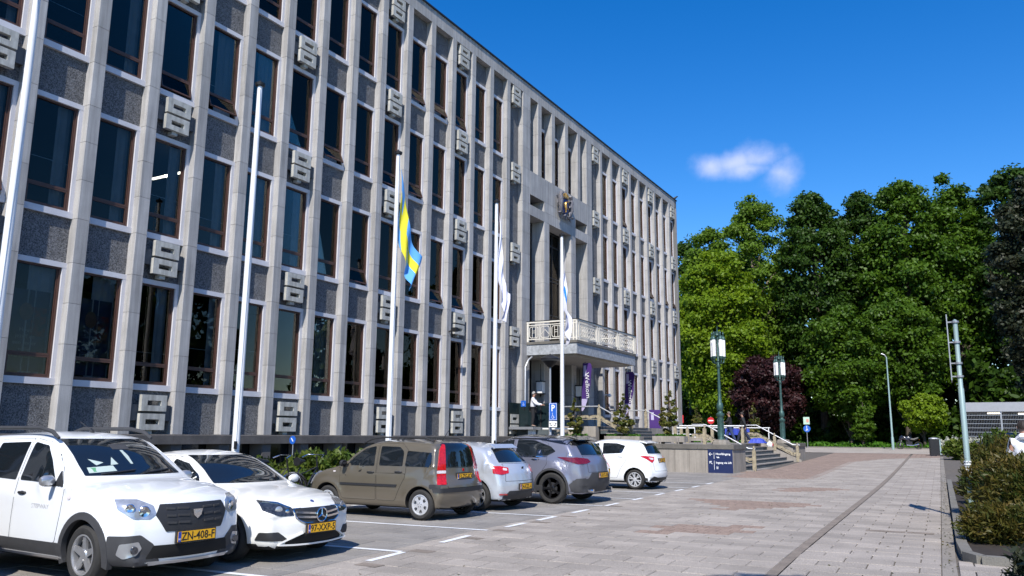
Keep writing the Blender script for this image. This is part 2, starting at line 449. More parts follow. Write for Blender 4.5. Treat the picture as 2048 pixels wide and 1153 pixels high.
for oy, kind, i in open_:
    rows = [(PL, 2.70)]+[(T[k], S[k+1]) for k in range(3)]+[(T[3], FR)]
    if kind == 'p':
        bpart('aggregate_column', mb().box(-.42, -.275, 0, OW, 0, FR-PL).mesh('aggregate_column', M['panel']), (0, oy, PL))
        for z0, z1 in rows:
            zc = (z0+z1)/2-.48+(.02 if z0 != PL else -.02)
            r = bpart('ornament', BARM, (0, oy, zc))
            sub('ornament_ring', RING1, r, (0, .0, 0)); sub('ornament_ring', RING2, r, (0, 0, 0)); sub('ornament_bracket', BRK, r, (0, 0, 0))
        continue
    for z0, z1 in rows:
        bpart('aggregate_panel', panel_mesh(z1-z0), (0, oy, z0))
        if kind == 'e':
            zc = (z0+z1)/2-.48+(.02 if z0 != PL else -.02)
            r = bpart('ornament', BARM, (0, oy, zc))
            sub('ornament_ring', RING1, r, (0, 0, 0)); sub('ornament_ring', RING2, r, (0, 0, 0)); sub('ornament_bracket', BRK, r, (0, 0, 0))
    for k, z in enumerate(S):
        w = bpart('window', SUR, (0, oy, z))
        sub('window_frame', FRM, w, (0, 0, 0)); sub('window_pane', PANE, w, (0, 0, 0))
        op = wr.random() < .22
        rot = (0, R(-wr.choice([14, 20, 24])), 0) if op else None
        # top-hung sash: hinge at its top edge
        if op:
            hx, hz = -.31, z1_-.0
            ang = rot[1]
            ca, sa = math.cos(ang), math.sin(ang)
            h_ = z1_-z0_
            px, pz = -.31, h_
            # rotate about (px,pz): p' = R(p-c)+c
            lx = px-(ca*px+sa*pz); lz = pz-(-sa*px+ca*pz)
            loc = (lx, 0, z0_+lz)
        else: loc = (0, 0, z0_)
        sub('sash', SASH, w, loc, rot=rot); sub('sash_pane', SASHG, w, loc, rot=rot)
        far = oy > 24
        if wr.random() < (.92 if far else .7):
            ck = 3 if (oy > 33 and wr.random() < .6) or (far and wr.random() < .2) else wr.choice([1, 2, 2, 4] if oy > 19 else [0, 1, 1, 2])
            cw = (.22, .36, .62, 1.0, .80)[ck]
            sub('curtain', CUR[ck], w, (-.47, b2-t-cw if ck != 3 else a+t, c2+.05))
        if wr.random() < .45: sub('glazing_line', LINT, w, (0, 0, wr.choice([-.25, 0, .12])))

# frieze, roof edge, plinth, basement
fb = {}
fy0 = piers[0]
n = int(round((END-fy0)/.825))
FP = mb().prism([(-.5, .003), (0, .003), (0, .822), (-.5, .822)], FR, 19.86, 'XY').mesh('frieze_panel', M['stone'])
for k in range(n):
    y = fy0+.825*k
    if y+.83 > END+.01: break
    bpart('frieze_panel', FP, (0, y, 0))
core = mb(); core.box(-.55, -.01, fy0, END-.005, FR+.005, 19.84)
core.box(-.55, -.01, END-.35, END-.006, PL, FR)
bpart('frieze_core', core.mesh('frieze_core', M['joint']), (0, 0, 0))
rb = mb(); rb.box(-.6, .06, fy0-.1, END+.06, 19.862, 19.93); rb.box(-.6, .03, fy0-.1, END+.03, 19.932, 19.96)
bpart('roof_edge', rb.mesh('roof_edge', M['metal_dark']), (0, 0, 0))
wl_ = mb(); wl_.box(-14, -.56, fy0, END-.02, 19.2, 19.8)      # roof slab
wl_.box(-14, -13.6, fy0, END-.02, 0, 19.2)
wl_.box(-14, -.43, END-.36, END-.012, 0, 19.2); wl_.box(-14, -.43, fy0, fy0+.3, 0, 19.2)
bpart('rear_walls', wl_.mesh('rear_walls', M['stone']), (0, 0, 0))
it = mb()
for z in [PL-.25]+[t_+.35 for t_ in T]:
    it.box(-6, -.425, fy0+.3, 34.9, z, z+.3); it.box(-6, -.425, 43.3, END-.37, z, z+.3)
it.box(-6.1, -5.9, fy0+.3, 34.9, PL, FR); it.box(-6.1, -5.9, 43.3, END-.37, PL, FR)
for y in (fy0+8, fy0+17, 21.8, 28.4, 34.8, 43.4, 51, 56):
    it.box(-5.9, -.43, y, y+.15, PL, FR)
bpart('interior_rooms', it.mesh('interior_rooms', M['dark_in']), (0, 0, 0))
M['tube_lamp'] = pmat('ceiling_tube', (.9, .9, .85), .5, emit=((1, .9, .75), 5))
for (x, y, z) in ((-1.6, 15.2, S[1]+2.35), (-2.2, 15.2, S[1]+2.35)):
    bpart('ceiling_light', mb().box(0, .9, 0, .08, 0, .04).mesh('ceiling_light', M['tube_lamp']), (x, y, z))
# plinth band in stones, basement openings under every bay
PB_ = mb().cbox(-.5, .075, .003, B-.003, 0, .26, .02).mesh('plinth_stone', M['plinth'])
for k in range(22):
    y = piers[0]+B*k
    if y < 34.6: bpart('plinth_stone', PB_, (0, y, PL-.262))
for k in range(11):
    y = 43.2+B*k
    if y < END-.2: bpart('plinth_stone', PB_, (0, y, PL-.262), scale=(1, (END-y)/B if y+B > END else 1, 1))
bp = mb()
for y in piers: bp.prism([(-.42, y-.12), (.0, y+.0), (.0, y+PW), (-.42, y+PW)], -.2, PL-.263, 'XY')
bp.box(-.6, -.43, fy0, 35.5, -.2, .45); bp.box(-.6, -.43, 42.8, END, -.2, .9)
bpart('basement_piers', bp.mesh('basement_piers', M['plinth']), (0, 0, 0))
bpart('basement_glass', mb().box(-.52, -.45, fy0, END-.4, .45, PL-.265).mesh('basement_glass', pmat('basement_glass', (.008, .01, .012), .08)), (0, 0, 0))
# dark posters behind two ground floor panes at the left
M['poster_red'] = pmat('poster_red', (.16, .012, .01), .6, var=.4, scale=6, col2=(.02, .02, .05))
M['poster_blue'] = pmat('poster_blue', (.012, .025, .075), .6, var=.5, scale=3)
M['poster_skin'] = pmat('poster_skin', (.16, .075, .05), .6, var=.3, scale=12)
M['poster_white'] = pmat('poster_white', (.30, .32, .33), .6)
for bi, lines in ((-1, ['Houd', 'jezelf en', 'een ander', 'veilig', 'Werk samen']), (0, ['Samen', 'voor een', 'schone', 'provincie', 'www.buiten'])):
    y = Y0+B*bi
    ps = bpart('window_poster', mb().box(-.462, -.455, .18, OW-.18, .3, 2.25).mesh('window_poster', M['poster_blue']), (0, y, S[0]))
    fc = mb(); fc.lathe([(0.001, 0), (.13, .0), (.16, .006), (.10, .012), (0.001, .014)], 14, axis='X')
    link('poster_face', fc.mesh('poster_face', M['poster_skin'], True), ps, (-.452, .58, 1.72), scale=(1, 1, 1.35))
    link('poster_patch', mb().box(-.454, -.451, .72, 1.08, 1.15, 1.85).mesh('poster_patch', M['poster_red']), ps)
    for q, tx in enumerate(lines):
        me = text_mesh(tx, .14, M['poster_white'], .001)
        link('poster_lettering', me, ps, (-.447, .62, 1.28-.155*q), rot=(R(90), 0, R(90)))

# ------------------------------------------------------------------ central portal
def slabs(y0, y1, z0, z1, jz, x=0.0, d=.7, name='portal_block'):
    """coursed stone of the portal, each stone a piece"""
    zs = [z0]+[z for z in jz if z0+.15 < z < z1-.15]+[z1]
    for a_, b_ in zip(zs[:-1], zs[1:]):
        c = mb(); w = y1-y0
        c.prism([(x-d, 0), (x-.012, 0), (x, .012), (x, w-.012), (x-.012, w), (x-d, w)], .005, b_-a_-.005, 'XY')
        bpart(name, c.mesh(name, M['stone']), (0, y0, a_))
PJ = [2.6, 3.75, 4.9, 6.05, 7.2, 8.35, 9.5, 10.65, 11.75]
J2 = [16.3, 17.45, 18.45]
slabs(34.78, 35.6, PL, FR, PJ+[12.8, 13.35, 14.2, 15.18]+J2, d=.75)
slabs(42.75, 43.52, PL, FR, PJ+[12.8, 13.35, 14.2, 15.18]+J2, d=.75)
for y in ((37.2, 37.81), (40.54, 41.15)): slabs(y[0], y[1], 2.0, 12.8, PJ, d=.75)
for y in ((36.46, 36.88), (38.10, 38.49), (39.79, 40.20), (41.49, 41.87)): slabs(y[0], y[1], 15.18, FR, J2, d=.5)
# band over the tall openings with two small openings
def hrow(y0, y1, z0, z1, cuts, d=.75):
    ys = [y0]+cuts+[y1]
    for a_, b_ in zip(ys[:-1], ys[1:]):
        bpart('portal_block', mb().cbox(-d, 0, .004, b_-a_-.004, 0.004, z1-z0-.004, .004).mesh('portal_block', M['stone']), (0, a_, z0))
hrow(35.6, 42.75, 12.8, 13.35, [37.2, 37.81, 40.54, 41.15])
hrow(37.2, 41.15, 13.35, 13.9, [38.4, 39.95])
hrow(35.6, 42.75, 13.9, 15.18, [36.8, 38.0, 39.2, 40.4, 41.6])
pb = mb(); pb.box(-.74, -.02, 35.61, 42.74, 12.81, 13.34); pb.box(-.74, -.02, 37.22, 41.13, 13.34, 13.91); pb.box(-.74, -.02, 35.61, 42.74, 13.9, 15.17)
pb.box(-.74, -.012, 34.79, 35.59, PL, FR); pb.box(-.74, -.012, 42.76, 43.5, PL, FR)
bpart('portal_core', pb.mesh('portal_core', M['joint']), (0, 0, 0))
# portal glazing
pg = mb(); pg.box(-.80, -.79, 35.6, 42.75, 5.9, 12.8)
pgo = bpart('portal_glazing', pg.mesh('portal_glazing', M['pane']), (0, 0, 0))
fr = mb()
for y in (35.62, 36.38, 37.12, 37.83, 38.7, 39.6, 40.46, 41.17, 41.9, 42.68): fr.box(-.84, -.74, y-.03, y+.03, 5.9, 12.8)
for z in (5.95, 7.9, 8.1, 10.0, 10.2, 12.0, 12.7): fr.box(-.84, -.745, 35.6, 42.75, z-.03, z+.03)
bpart('portal_window_frame', fr.mesh('portal_window_frame', M['metal_dark']), (0, 0, 0))
for (ya, yb) in ((35.7, 36.35), (37.9, 38.65), (38.75, 39.5), (41.2, 41.85)):
    for (za, zb) in ((6.1, 7.8), (8.2, 9.9), (10.3, 11.9)):
        bpart('portal_blind', mb().box(-.93, -.92, ya, yb, za, zb).mesh('portal_blind', M['blind']), (0, 0, 0))
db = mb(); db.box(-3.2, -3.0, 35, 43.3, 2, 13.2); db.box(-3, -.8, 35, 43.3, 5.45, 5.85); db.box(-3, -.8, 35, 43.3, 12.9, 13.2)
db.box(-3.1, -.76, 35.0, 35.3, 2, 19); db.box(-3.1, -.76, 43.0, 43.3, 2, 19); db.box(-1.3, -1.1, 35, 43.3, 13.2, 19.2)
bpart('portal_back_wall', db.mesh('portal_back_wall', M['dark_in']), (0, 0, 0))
# five upper windows
for y0p, y1p in ((35.6, 36.46), (36.88, 38.10), (38.49, 39.79), (40.20, 41.49), (41.87, 42.75)):
    w_ = y1p-y0p
    bpart('aggregate_panel', mb().box(-.6, -.5, 0, w_, 18.3, FR).mesh('aggregate_panel', M['panel']), (0, y0p, 0))
    w = bpart('upper_window', mb().box(-.55, -.44, 0, w_, 18.14, 18.3).box(-.55, -.44, 0, w_, 15.18, 15.3).mesh('window_surround', M['surround']), (0, y0p, 0))
    f_ = mb(); f_.box(-.55, -.47, 0, .06, 15.3, 18.14); f_.box(-.55, -.47, w_-.06, w_, 15.3, 18.14); f_.box(-.55, -.47, .06, w_-.06, 18.08, 18.14)
    f_.box(-.55, -.47, .06, w_-.06, 15.3, 15.36); f_.box(-.55, -.475, .06, w_-.06, 15.85, 15.91)
    link('window_frame', f_.mesh('window_frame', M['wood']), w)
    link('window_pane', mb().box(-.515, -.51, .06, w_-.06, 15.36, 18.08).mesh('window_pane', M['pane']), w)
    link('blind', mb().box(-.62, -.61, .08, w_-.08, 15.4, 18.0).mesh('blind', M['blind']), w)
# ornament columns beside the portal already stand; entrance recess floor, lift, porch
# coat of arms: shield with crown, two supporters and a ribbon, as relief
ca_ = bpart('coat_of_arms', mb().prism([(-.36, .55), (.36, .55), (.36, -.05), (.22, -.35), (0, -.5), (-.22, -.35), (-.36, -.05)], .10, .17, 'YZ').mesh('coat_of_arms', M['blue_shield']), (0.0, 39.42, 14.15)); ca_.scale = (1.1, 1.12, .86)
def sup(sign):
    b = mb(); q = sign
    b.tube([(.16, q*.50, -.45), (.2, q*.62, -.1), (.2, q*.55, .25), (.2, q*.62, .5), (.2, q*.6, .72)], [.09, .12, .13, .12, .07], 8)
    b.tube([(.2, q*.58, .66), (.22, q*.52, .82), (.24, q*.43, .84)], [.09, .11, .06], 8)
    b.tube([(.2, q*.55, .42), (.24, q*.38, .5), (.26, q*.3, .42)], [.06, .05, .035], 6)
    b.tube([(.2, q*.56, .15), (.24, q*.40, .12), (.24, q*.34, .02)], [.06, .05, .035], 6)
    b.tube([(.18, q*.56, -.2), (.2, q*.42, -.38), (.2, q*.40, -.55)], [.08, .06, .05], 6)
    b.tube([(.16, q*.66, -.15), (.16, q*.85, 0), (.16, q*.80, .3), (.16, q*.92, .5)], [.035, .03, .03, .05], 6)
    return b.mesh('heraldic_supporter', M['silver_stone'], True)
link('heraldic_supporter', sup(1), ca_); link('heraldic_supporter', sup(-1), ca_)
b = mb(); b.tube([(.19, 0, -.30), (.19, .02, -.1), (.19, -.02, .15), (.19, .03, .32)], [.04, .075, .085, .05], 8)
b.tube([(.23, .03, .3), (.24, .17, .36), (.24, .22, .44)], .035, 6); b.tube([(.23, 0, -.1), (.24, .18, -.12)], .035, 6); b.tube([(.23, 0, -.3), (.24, -.14, -.42)], .04, 6)
b.tube([(.22, -.1, -.2), (.22, -.25, 0), (.22, -.2, .25)], .025, 6)
link('heraldic_lion', b.mesh('heraldic_lion', M['gold'], True), ca_)
b = mb(); b.box(.1, .24, -.27, .27, .56, .64)
for k in range(5):
    y = -.22+.11*k; b.tube([(.2, y, .64), (.2, y*1.15, .78), (.2, y*.5, .9)], [.035, .04, .02], 6)
b.lathe([(.001, .98), (.05, .94), (.001, .88)], 8, (.2, 0, 0))
link('heraldic_crown', b.mesh('heraldic_crown', M['gold'], True), ca_)
b = mb(); pts = [(.18+.03*math.sin(k*1.3), -.8+1.6*k/16, -.62+.09*math.sin(k*.95)) for k in range(17)]
b.tube(pts, [.05]+[.075]*15+[.05], 6)
for k in (3, 8, 13): b.tube([pts[k], (.2, pts[k][1]+.05, pts[k][2]-.28)], [.05, .03], 6)
link('heraldic_ribbon', b.mesh('heraldic_ribbon', M['silver_stone'], True), ca_)

# balcony
BX, BY0, BY1 = 2.73, 35.33, 43.11
b = mb(); b.box(-.74, BX-.3, BY0+.3, BY1-.3, 5.42, 5.52); b.box(-.74, BX-.06, BY0+.06, BY1-.06, 5.53, 6.1)
bal = bpart('balcony', b.mesh('balcony', M['soffit']), (0, 0, 0))
bal.location = (0, -12, 0)
def bslab(x0, x1, y0, y1, z0, z1): link('balcony_stone', mb().cbox(x0, x1, y0, y1, z0, z1, .006).mesh('balcony_stone', M['slab_gran']), bal)
for a_, b_ in ((0, 1.3), (1.304, BX-.004)): bslab(a_, b_, BY0, BY0+.055, 5.5, 6.02); bslab(a_, b_, BY1-.055, BY1, 5.5, 6.02)
ys = [BY0+.058, 36.9, 38.4, 39.9, 41.4, BY1-.058]
for a_, b_ in zip(ys[:-1], ys[1:]): bslab(BX-.055, BX, a_+.002, b_-.002, 5.5, 6.02)
b = mb(); b.box(-.1, BX+.05, BY0-.05, BY1+.05, 6.024, 6.15); link('balcony_cornice', b.mesh('balcony_cornice', M['coping']), bal)
# iron balustrade
Z0r, Z1r = 6.22, 7.15
def rail_piece(fn, name='balustrade_panel'):
    b = mb(); fn(b); o = link(name, b.mesh(name, M['iron_white']), bal); return o
def bar(b, p, q, w=.04): b.beam(p, q, w, w)
rail_piece(lambda b: (b.beam((0, BY0, 7.12), (BX, BY0, 7.12), .10, .07), b.beam((BX, BY0, 7.12), (BX, BY1, 7.12), .10, .07), b.beam((0, BY1, 7.12), (BX, BY1, 7.12), .10, .07),
   b.beam((0, BY0, 6.98), (BX, BY0, 6.98), .05, .04), b.beam((BX, BY0, 6.98), (BX, BY1, 6.98), .05, .04),
   b.beam((0, BY0, 6.27), (BX, BY0, 6.27), .05, .04), b.beam((BX, BY0, 6.27), (BX, BY1, 6.27), .05, .04)), 'handrail')
link('handrail_cap', mb().box(0, BX+.07, BY0-.06, BY0+.05, 7.16, 7.19).box(BX-.05, BX+.07, BY0+.05, BY1+.05, 7.16, 7.19).mesh('handrail_cap', M['metal_dark']), bal)
for (x, y) in ((.06, BY0), (BX-.16, BY0), (BX, BY0), (BX, BY0+.22), (BX, 37.75), (BX, 38.0), (BX, 40.45), (BX, 40.7), (BX, BY1-.2), (BX, BY1)):
    link('rail_post', mb().box(x-.045, x+.045, y-.045, y+.045, 6.15, 7.12).mesh('rail_post', M['iron_white']), bal)
def hexpanel(b, P, L):        # open geometric ironwork: nested frames
    n_ = 4
    for k in range(n_):
        u0, u1 = L*(k+.12)/n_, L*(k+.88)/n_; zz0, zz1 = Z0r+.13, 6.9
        ch = .07
        pts = [(u0+ch, zz0), (u1-ch, zz0), (u1, zz0+ch), (u1, zz1-ch), (u1-ch, zz1), (u0+ch, zz1), (u0, zz1-ch), (u0, zz0+ch)]
        for q in range(8): bar(b, P(*pts[q]), P(*pts[(q+1) % 8]), .028)
        um = (u0+u1)/2
        if k % 2 == 0:
            for q in (-.09, .09): bar(b, P(um+q, zz0), P(um+q, zz1), .022)
            bar(b, P(um-.09, zz0+.25), P(um+.09, zz0+.25), .02); bar(b, P(um-.09, zz1-.2), P(um+.09, zz1-.2), .02)
        else:
            bar(b, P(u0, zz0+.15), P(um, zz1-.15), .022); bar(b, P(um, zz1-.15), P(u1, zz0+.15), .022)
        bar(b, P(L*(k+1)/n_, Z0r), P(L*(k+1)/n_, 6.98), .025)
rail_piece(lambda b: hexpanel(b, lambda u, z: (u+.08, BY0, z), BX-.26))
lr = random.Random(5)
def scroll(b, P, L):
    for u in (.05, .14, L-.14, L-.05): bar(b, P(u, Z0r+.05), P(u, 6.98), .025)
    for k in range(int(L/.26)):
        for r_ in range(3):
            cy_ = .28+.26*k+lr.uniform(-.03, .03); cz = Z0r+.2+.22*r_
            if cy_ > L-.25: continue
            s_ = lr.choice((-1, 1)); pts = []
            for q in range(10):
                a__ = q/9*2*math.pi*1.2+lr.random()*.2; rr = .13*(1-q/14)
                pts.append(P(cy_+s_*rr*math.cos(a__), cz+rr*math.sin(a__)))
            b.tube(pts, .014, 4)
    bar(b, P(.14, Z0r+.1), P(L-.14, Z0r+.1), .022); bar(b, P(.14, 6.9), P(L-.14, 6.9), .022)
for y0s, y1s in ((BY0+.26, 37.71), (38.04, 40.41), (40.74, BY1-.24)):
    rail_piece(lambda b: scroll(b, lambda u, z: (BX, y0s+u, z), y1s-y0s), 'balustrade_scrollwork')
# rain pipe at the portal, camera on wall
b = mb(); b.tube([(.12, 34.95, 1.6), (.12, 34.95, 4.9), (.18, 35.15, 5.25), (.25, 35.45, 5.45)], .05, 8)
bpart('rain_pipe', b.mesh('rain_pipe', M['steel'], True), (0, 0, 0))
b = mb(); b.tube([(0, 28.35, 5.9), (.28, 28.4, 5.95)], .03, 6); b.box(.2, .42, 28.28, 28.46, 5.88, 6.05)
bpart('security_camera', b.mesh('security_camera', M['black']), (0, 0, 0))
b = mb(); b.tube([(0, 45.0, 4.0), (.3, 45.0, 4.0)], .03, 6); b.lathe([(.001, 3.85), (.12, 3.9), (.12, 4.0), (.05, 4.06)], 10, (.35, 45.0, 0))
bpart('security_camera', b.mesh('security_camera', M['white_paint']), (0, 0, 0))
# lanterns in the porch
for (x, y, z) in ((-.1, 37.0, 4.0), (.25, 41.0, 4.0)):
    b = mb(); b.box(-.16, .16, -.16, .16, -.28, .28); l1 = bpart('porch_lantern', b.mesh('porch_lantern', M['opal']), (x, y, z))
    f_ = mb(); f_.box(-.19, .19, -.19, .19, .285, .34); f_.box(-.19, .19, -.19, .19, -.34, -.285); f_.tube([(0, 0, .3), (0, 0, 1.2)], .02, 6); f_.lathe([(.001, -.5), (.05, -.42), (.02, -.34)], 8)
    link('lantern_frame', f_.mesh('lantern_frame', M['metal_dark']), l1)
# a crow-like bird on the roof corner
bd = empty('bird', (-.05, END-.1, 19.96), R(40), 'small dark bird perched on the far roof corner', 'bird')
b = mb(); b.tube([(-.28, 0, .07), (-.12, 0, .12), (.02, 0, .17), (.1, 0, .22), (.14, 0, .27)], [.02, .06, .08, .06, .045], 8); b.tube([(.14, 0, .27), (.2, 0, .29), (.25, 0, .28)], [.05, .045, .008], 8)
b.tube([(0, .03, .1), (0, .03, 0)], .01, 5); b.tube([(0, -.03, .1), (0, -.03, 0)], .01, 5)
link('body', b.mesh('body', M['black'], True), bd)
# ================================================================== CARS
def paint(name, col, metal=0.0, rough=.28, fl=0):
    return pmat(name, col, rough, metal, coat=.9, var=.02, scale=2, spk=fl, spk_scale=900)
M['car_glass'] = pmat('car_glass', (.010, .013, .016), .03, spec=.75, coat=.5)
M['trim'] = pmat('black_trim', (.022, .022, .024), .55, var=.1, scale=8)
M['cladding'] = pmat('grey_cladding', (.045, .045, .048), .65, var=.12, scale=6)
M['under'] = pmat('underbody', (.008, .008, .008), .9)
M['tyre'] = pmat('tyre', (.028, .027, .026), .85, var=.2, scale=10, spk=.1, spk_scale=60)
M['alloy'] = pmat('alloy', (.55, .55, .56), .3, .7, var=.05)
M['hubcap'] = pmat('silver_hubcap', (.55, .56, .58), .4, .3, var=.05)
M['rim_black'] = pmat('gloss_black_rim', (.012, .012, .013), .2, coat=.6)
M['chrome'] = pmat('chrome', (.75, .75, .76), .12, 1)
M['lamp_clear'] = pmat('headlamp_reflector', (.50, .51, .53), .22, .55, var=.3, scale=9, coat=1)
M['lamp_dark'] = pmat('headlamp_dark', (.05, .055, .065), .12, .3, var=.6, scale=26, coat=1)
M['lamp_red'] = pmat('tail_lamp_red', (.50, .012, .012), .15, var=.3, scale=30, coat=1)
M['lamp_darkred'] = pmat('tail_lamp_dark_red', (.14, .006, .01), .15, var=.4, scale=30, coat=1)
M['lamp_white'] = pmat('tail_lamp_clear', (.65, .60, .60), .2, var=.2, scale=40, coat=1)
M['lamp_orange'] = pmat('indicator_orange', (.6, .2, .02), .2, coat=1)
M['plate'] = pmat('yellow_plate', (.80, .42, .012), .45)
M['plate_blue'] = pmat('plate_blue', (.02, .06, .40), .4)
M['ink'] = pmat('plate_ink', (.012, .012, .012), .5)
M['paper'] = pmat('paper', (.42, .50, .47), .7)
M['paper_green'] = pmat('paper_green', (.10, .30, .16), .7)

def catmull(pts, n=6, closed=False):
    P = [Vector((p[0], p[1])) for p in pts]; outp = []
    m_ = len(P)
    rng_ = range(m_ if closed else m_-1)
    for i in rng_:
        p0 = P[(i-1) % m_] if closed or i > 0 else P[0]*2-P[1]
        p1 = P[i]; p2 = P[(i+1) % m_]
        p3 = P[(i+2) % m_] if closed or i+2 < m_ else P[-1]*2-P[-2]
        t01 = max((p1-p0).length**.5, 1e-3); t12 = max((p2-p1).length**.5, 1e-3); t23 = max((p3-p2).length**.5, 1e-3)
        m1 = (p2-p1)/t12*1.0; 
        m1 = ((p1-p0)/t01-(p2-p0)/(t01+t12)+(p2-p1)/t12)*t12
        m2 = ((p2-p1)/t12-(p3-p1)/(t12+t23)+(p3-p2)/t23)*t12
        for k in range(n):
            t = k/n; t2 = t*t; t3 = t2*t
            outp.append(p1*(2*t3-3*t2+1)+m1*(t3-2*t2+t)+p2*(-2*t3+3*t2)+m2*(t3-t2))
    if not closed: outp.append(P[-1])
    return outp

class Car:
    """Body from its side profile: a strip wrapped over bonnet, screens and roof, joined to curved flanks."""
    def __init__(s, L, W, prof, belt, under=.2, tumble=.42, ff=(.9, .13), rr=(.8, .10), inset_x=.16, inset_z=.045, roofz=1.45, edge=.10,
                 wheels=(.8, 3.3), wr=.31, arch=.37, side=None):
        s.L, s.W, s.belt, s.tumble, s.ff, s.rr, s.roofz = L, W, belt, tumble, ff, rr, roofz
        s.wheels, s.wr, s.arch, s.edge = wheels, wr, arch, edge
        top = catmull(prof, 7)
        x0, z0 = prof[0]; x1, z1 = prof[-1]
        bot = [Vector((x1+(x0-x1)*k/14, under)) for k in range(1, 14)]
        C = top+[Vector((x1-.06, under))]+bot+[Vector((x0+.06, under))]
        # even resample
        seg = [0]; m_ = len(C)
        for i in range(m_): seg.append(seg[-1]+(C[(i+1) % m_]-C[i]).length)
        N = 300; outp = []; j = 0
        for k in range(N):
            d = seg[-1]*k/N
            while seg[j+1] < d: j += 1
            t = (d-seg[j])/max(seg[j+1]-seg[j], 1e-9); outp.append(C[j]*(1-t)+C[(j+1) % m_]*t)
        C = outp; s.C = C
        nrm = []
        for i in range(N):
            t = C[(i+2) % N]-C[(i-2) % N]; t.normalize(); n_ = Vector((-t.y, t.x)); nrm.append(n_)
        cx_ = sum((c.x for c in C))/N; cz_ = sum((c.y for c in C))/N
        if sum(((C[i]-Vector((cx_, cz_))).dot(nrm[i]) for i in range(N))) < 0: nrm = [-n_ for n_ in nrm]
        E = []
        for i in range(N):
            ins = inset_x*abs(nrm[i].x)**1.3+inset_z*max(nrm[i].y, 0)**1.3
            E.append(C[i]-nrm[i]*ins)
        s.E = E
        zk = under+.42; xa, xb = .55, L-.55
        rings = [0, .008, .03, .06, edge, .15, .22]
        frac = [.35, .5, .65, .8, .92, 1.0]
        vs = []; fs = []
        def flank(sign):
            idx = []
            for i in range(N):
                e = E[i]; k = Vector((xa+(xb-xa)*round(30*(min(max(e.x, xa), xb)-xa)/(xb-xa))/30, zk)); dv = k-e; D = dv.length; row = []
                ds = [r_*min(1, D/.5) for r_ in rings]; st = ds[-1]
                ds += [st+(D-st)*f_ for f_ in frac]
                for d in ds:
                    p = e+dv*(d/D if D > 1e-6 else 0)
                    q = min(d/edge, 1); y = s.y0(p.x, p.y)-edge*(1-math.sqrt(max(0, 1-(1-q)**2)))
                    row.append(len(vs)); vs.append((L/2-p.x, sign*y, p.y))
                idx.append(row)
            for i in range(N):
                a, b_ = idx[i], idx[(i+1) % N]
                for k in range(len(a)-1):
                    f = (a[k], b_[k], b_[k+1], a[k+1]); fs.append(f if sign < 0 else tuple(reversed(f)))
            return idx
        A = flank(-1); Bq = flank(1)
        # fill the skeleton line
        nv = 14; rows = []
        for i in range(N):
            e = E[i]; c = C[i]; ye = s.y0(e.x, e.y)-edge; row = [A[i][0]]
            for k in range(1, nv):
                v = -1+2*k/nv; w = 1-abs(v)**2.2
                p = e+(c-e)*w; row.append(len(vs)); vs.append((L/2-p.x, v*ye, p.y))
            row.append(Bq[i][0]); rows.append(row)
        for i in range(N):
            a, b_ = rows[i], rows[(i+1) % N]
            for k in range(nv): fs.append((b_[k], a[k], a[k+1], b_[k+1]))
        me = bpy.data.meshes.new('body_raw'); me.from_pydata(vs, [], fs)
        bm_ = bmesh.new(); bm_.from_mesh(me); bmesh.ops.remove_doubles(bm_, verts=bm_.verts, dist=.0005)
        bmesh.ops.recalc_face_normals(bm_, faces=bm_.faces); bm_.to_mesh(me); bm_.free()
        s.raw = me; s.vn = [v.normal.copy() for v in me.vertices]
        s.bvh = BVHTree.FromPolygons([v.co.copy() for v in me.vertices], [tuple(p.vertices) for p in me.polygons])
    def y0(s, d, z):
        W2 = s.W/2; y = W2
        if d < s.ff[0]: y -= s.W*s.ff[1]*((s.ff[0]-d)/s.ff[0])**2.6
        if d > s.L-s.rr[0]: y -= s.W*s.rr[1]*((d-s.L+s.rr[0])/s.rr[0])**2.6
        zb = s.belt(d)
        if z < .5: y -= .05*((.5-z)/.3)**2
        if z > zb:
            y -= (z-zb)*s.tumble+.02*min(1, (z-zb)/.05)+.10*max(0, (z-zb)/(s.roofz-zb))**3*.4
        else:
            y -= .03*max(0, (z-.62)/(zb-.62+1e-3))**2 if z > .62 else 0
        # soft shoulder line and wheel-arch flare
        for w in s.wheels:
            r_ = math.hypot(d-w, z-s.wr); y += .018*math.exp(-((r_-s.arch-.03)/.07)**2)*(1 if z < zb else 0)
        y += .010*math.exp(-((z-(zb-.12))/.03)**2)
        return y
    def body_mesh(s, mat):
        me = s.raw; me.materials.append(mat); me.materials.append(M['under'])
        o = bpy.data.objects.new('tmp', me); COL.objects.link(o)
        cb = mb()
        cb.mat = 1
        for w in s.wheels:
            for sg in (-1, 1):
                prof = [(.001, -.2), (s.arch, -.2), (s.arch, .2), (.001, .2)]
                cb.lathe(prof, 36, (s.L/2-w, sg*(s.W/2-.03), s.wr+.01), axis='Y')
        cme = cb.mesh('cut', [mat, M['under']]); co = bpy.data.objects.new('cut', cme); COL.objects.link(co)
        md = o.modifiers.new('b', 'BOOLEAN'); md.object = co; md.operation = 'DIFFERENCE'; md.solver = 'EXACT'
        dg = bpy.context.evaluated_depsgraph_get()
        r = bpy.data.meshes.new_from_object(o.evaluated_get(dg))
        bpy.data.objects.remove(o); bpy.data.objects.remove(co)
        r.name = 'body'
        # the underside is dark
        for p in r.polygons:
            if p.center.z < .24 and p.normal.z < -.5: p.material_index = 1
        r.polygons.foreach_set('use_smooth', [True]*len(r.polygons)); r.set_sharp_from_angle(angle=R(38))
        return r
    def cast(s, o, d):
        h = s.bvh.ray_cast(o, d)
        if h[0] is None:
            n_ = s.bvh.find_nearest(o+d*4); return n_[0], n_[1]
        return h[0], h[1]
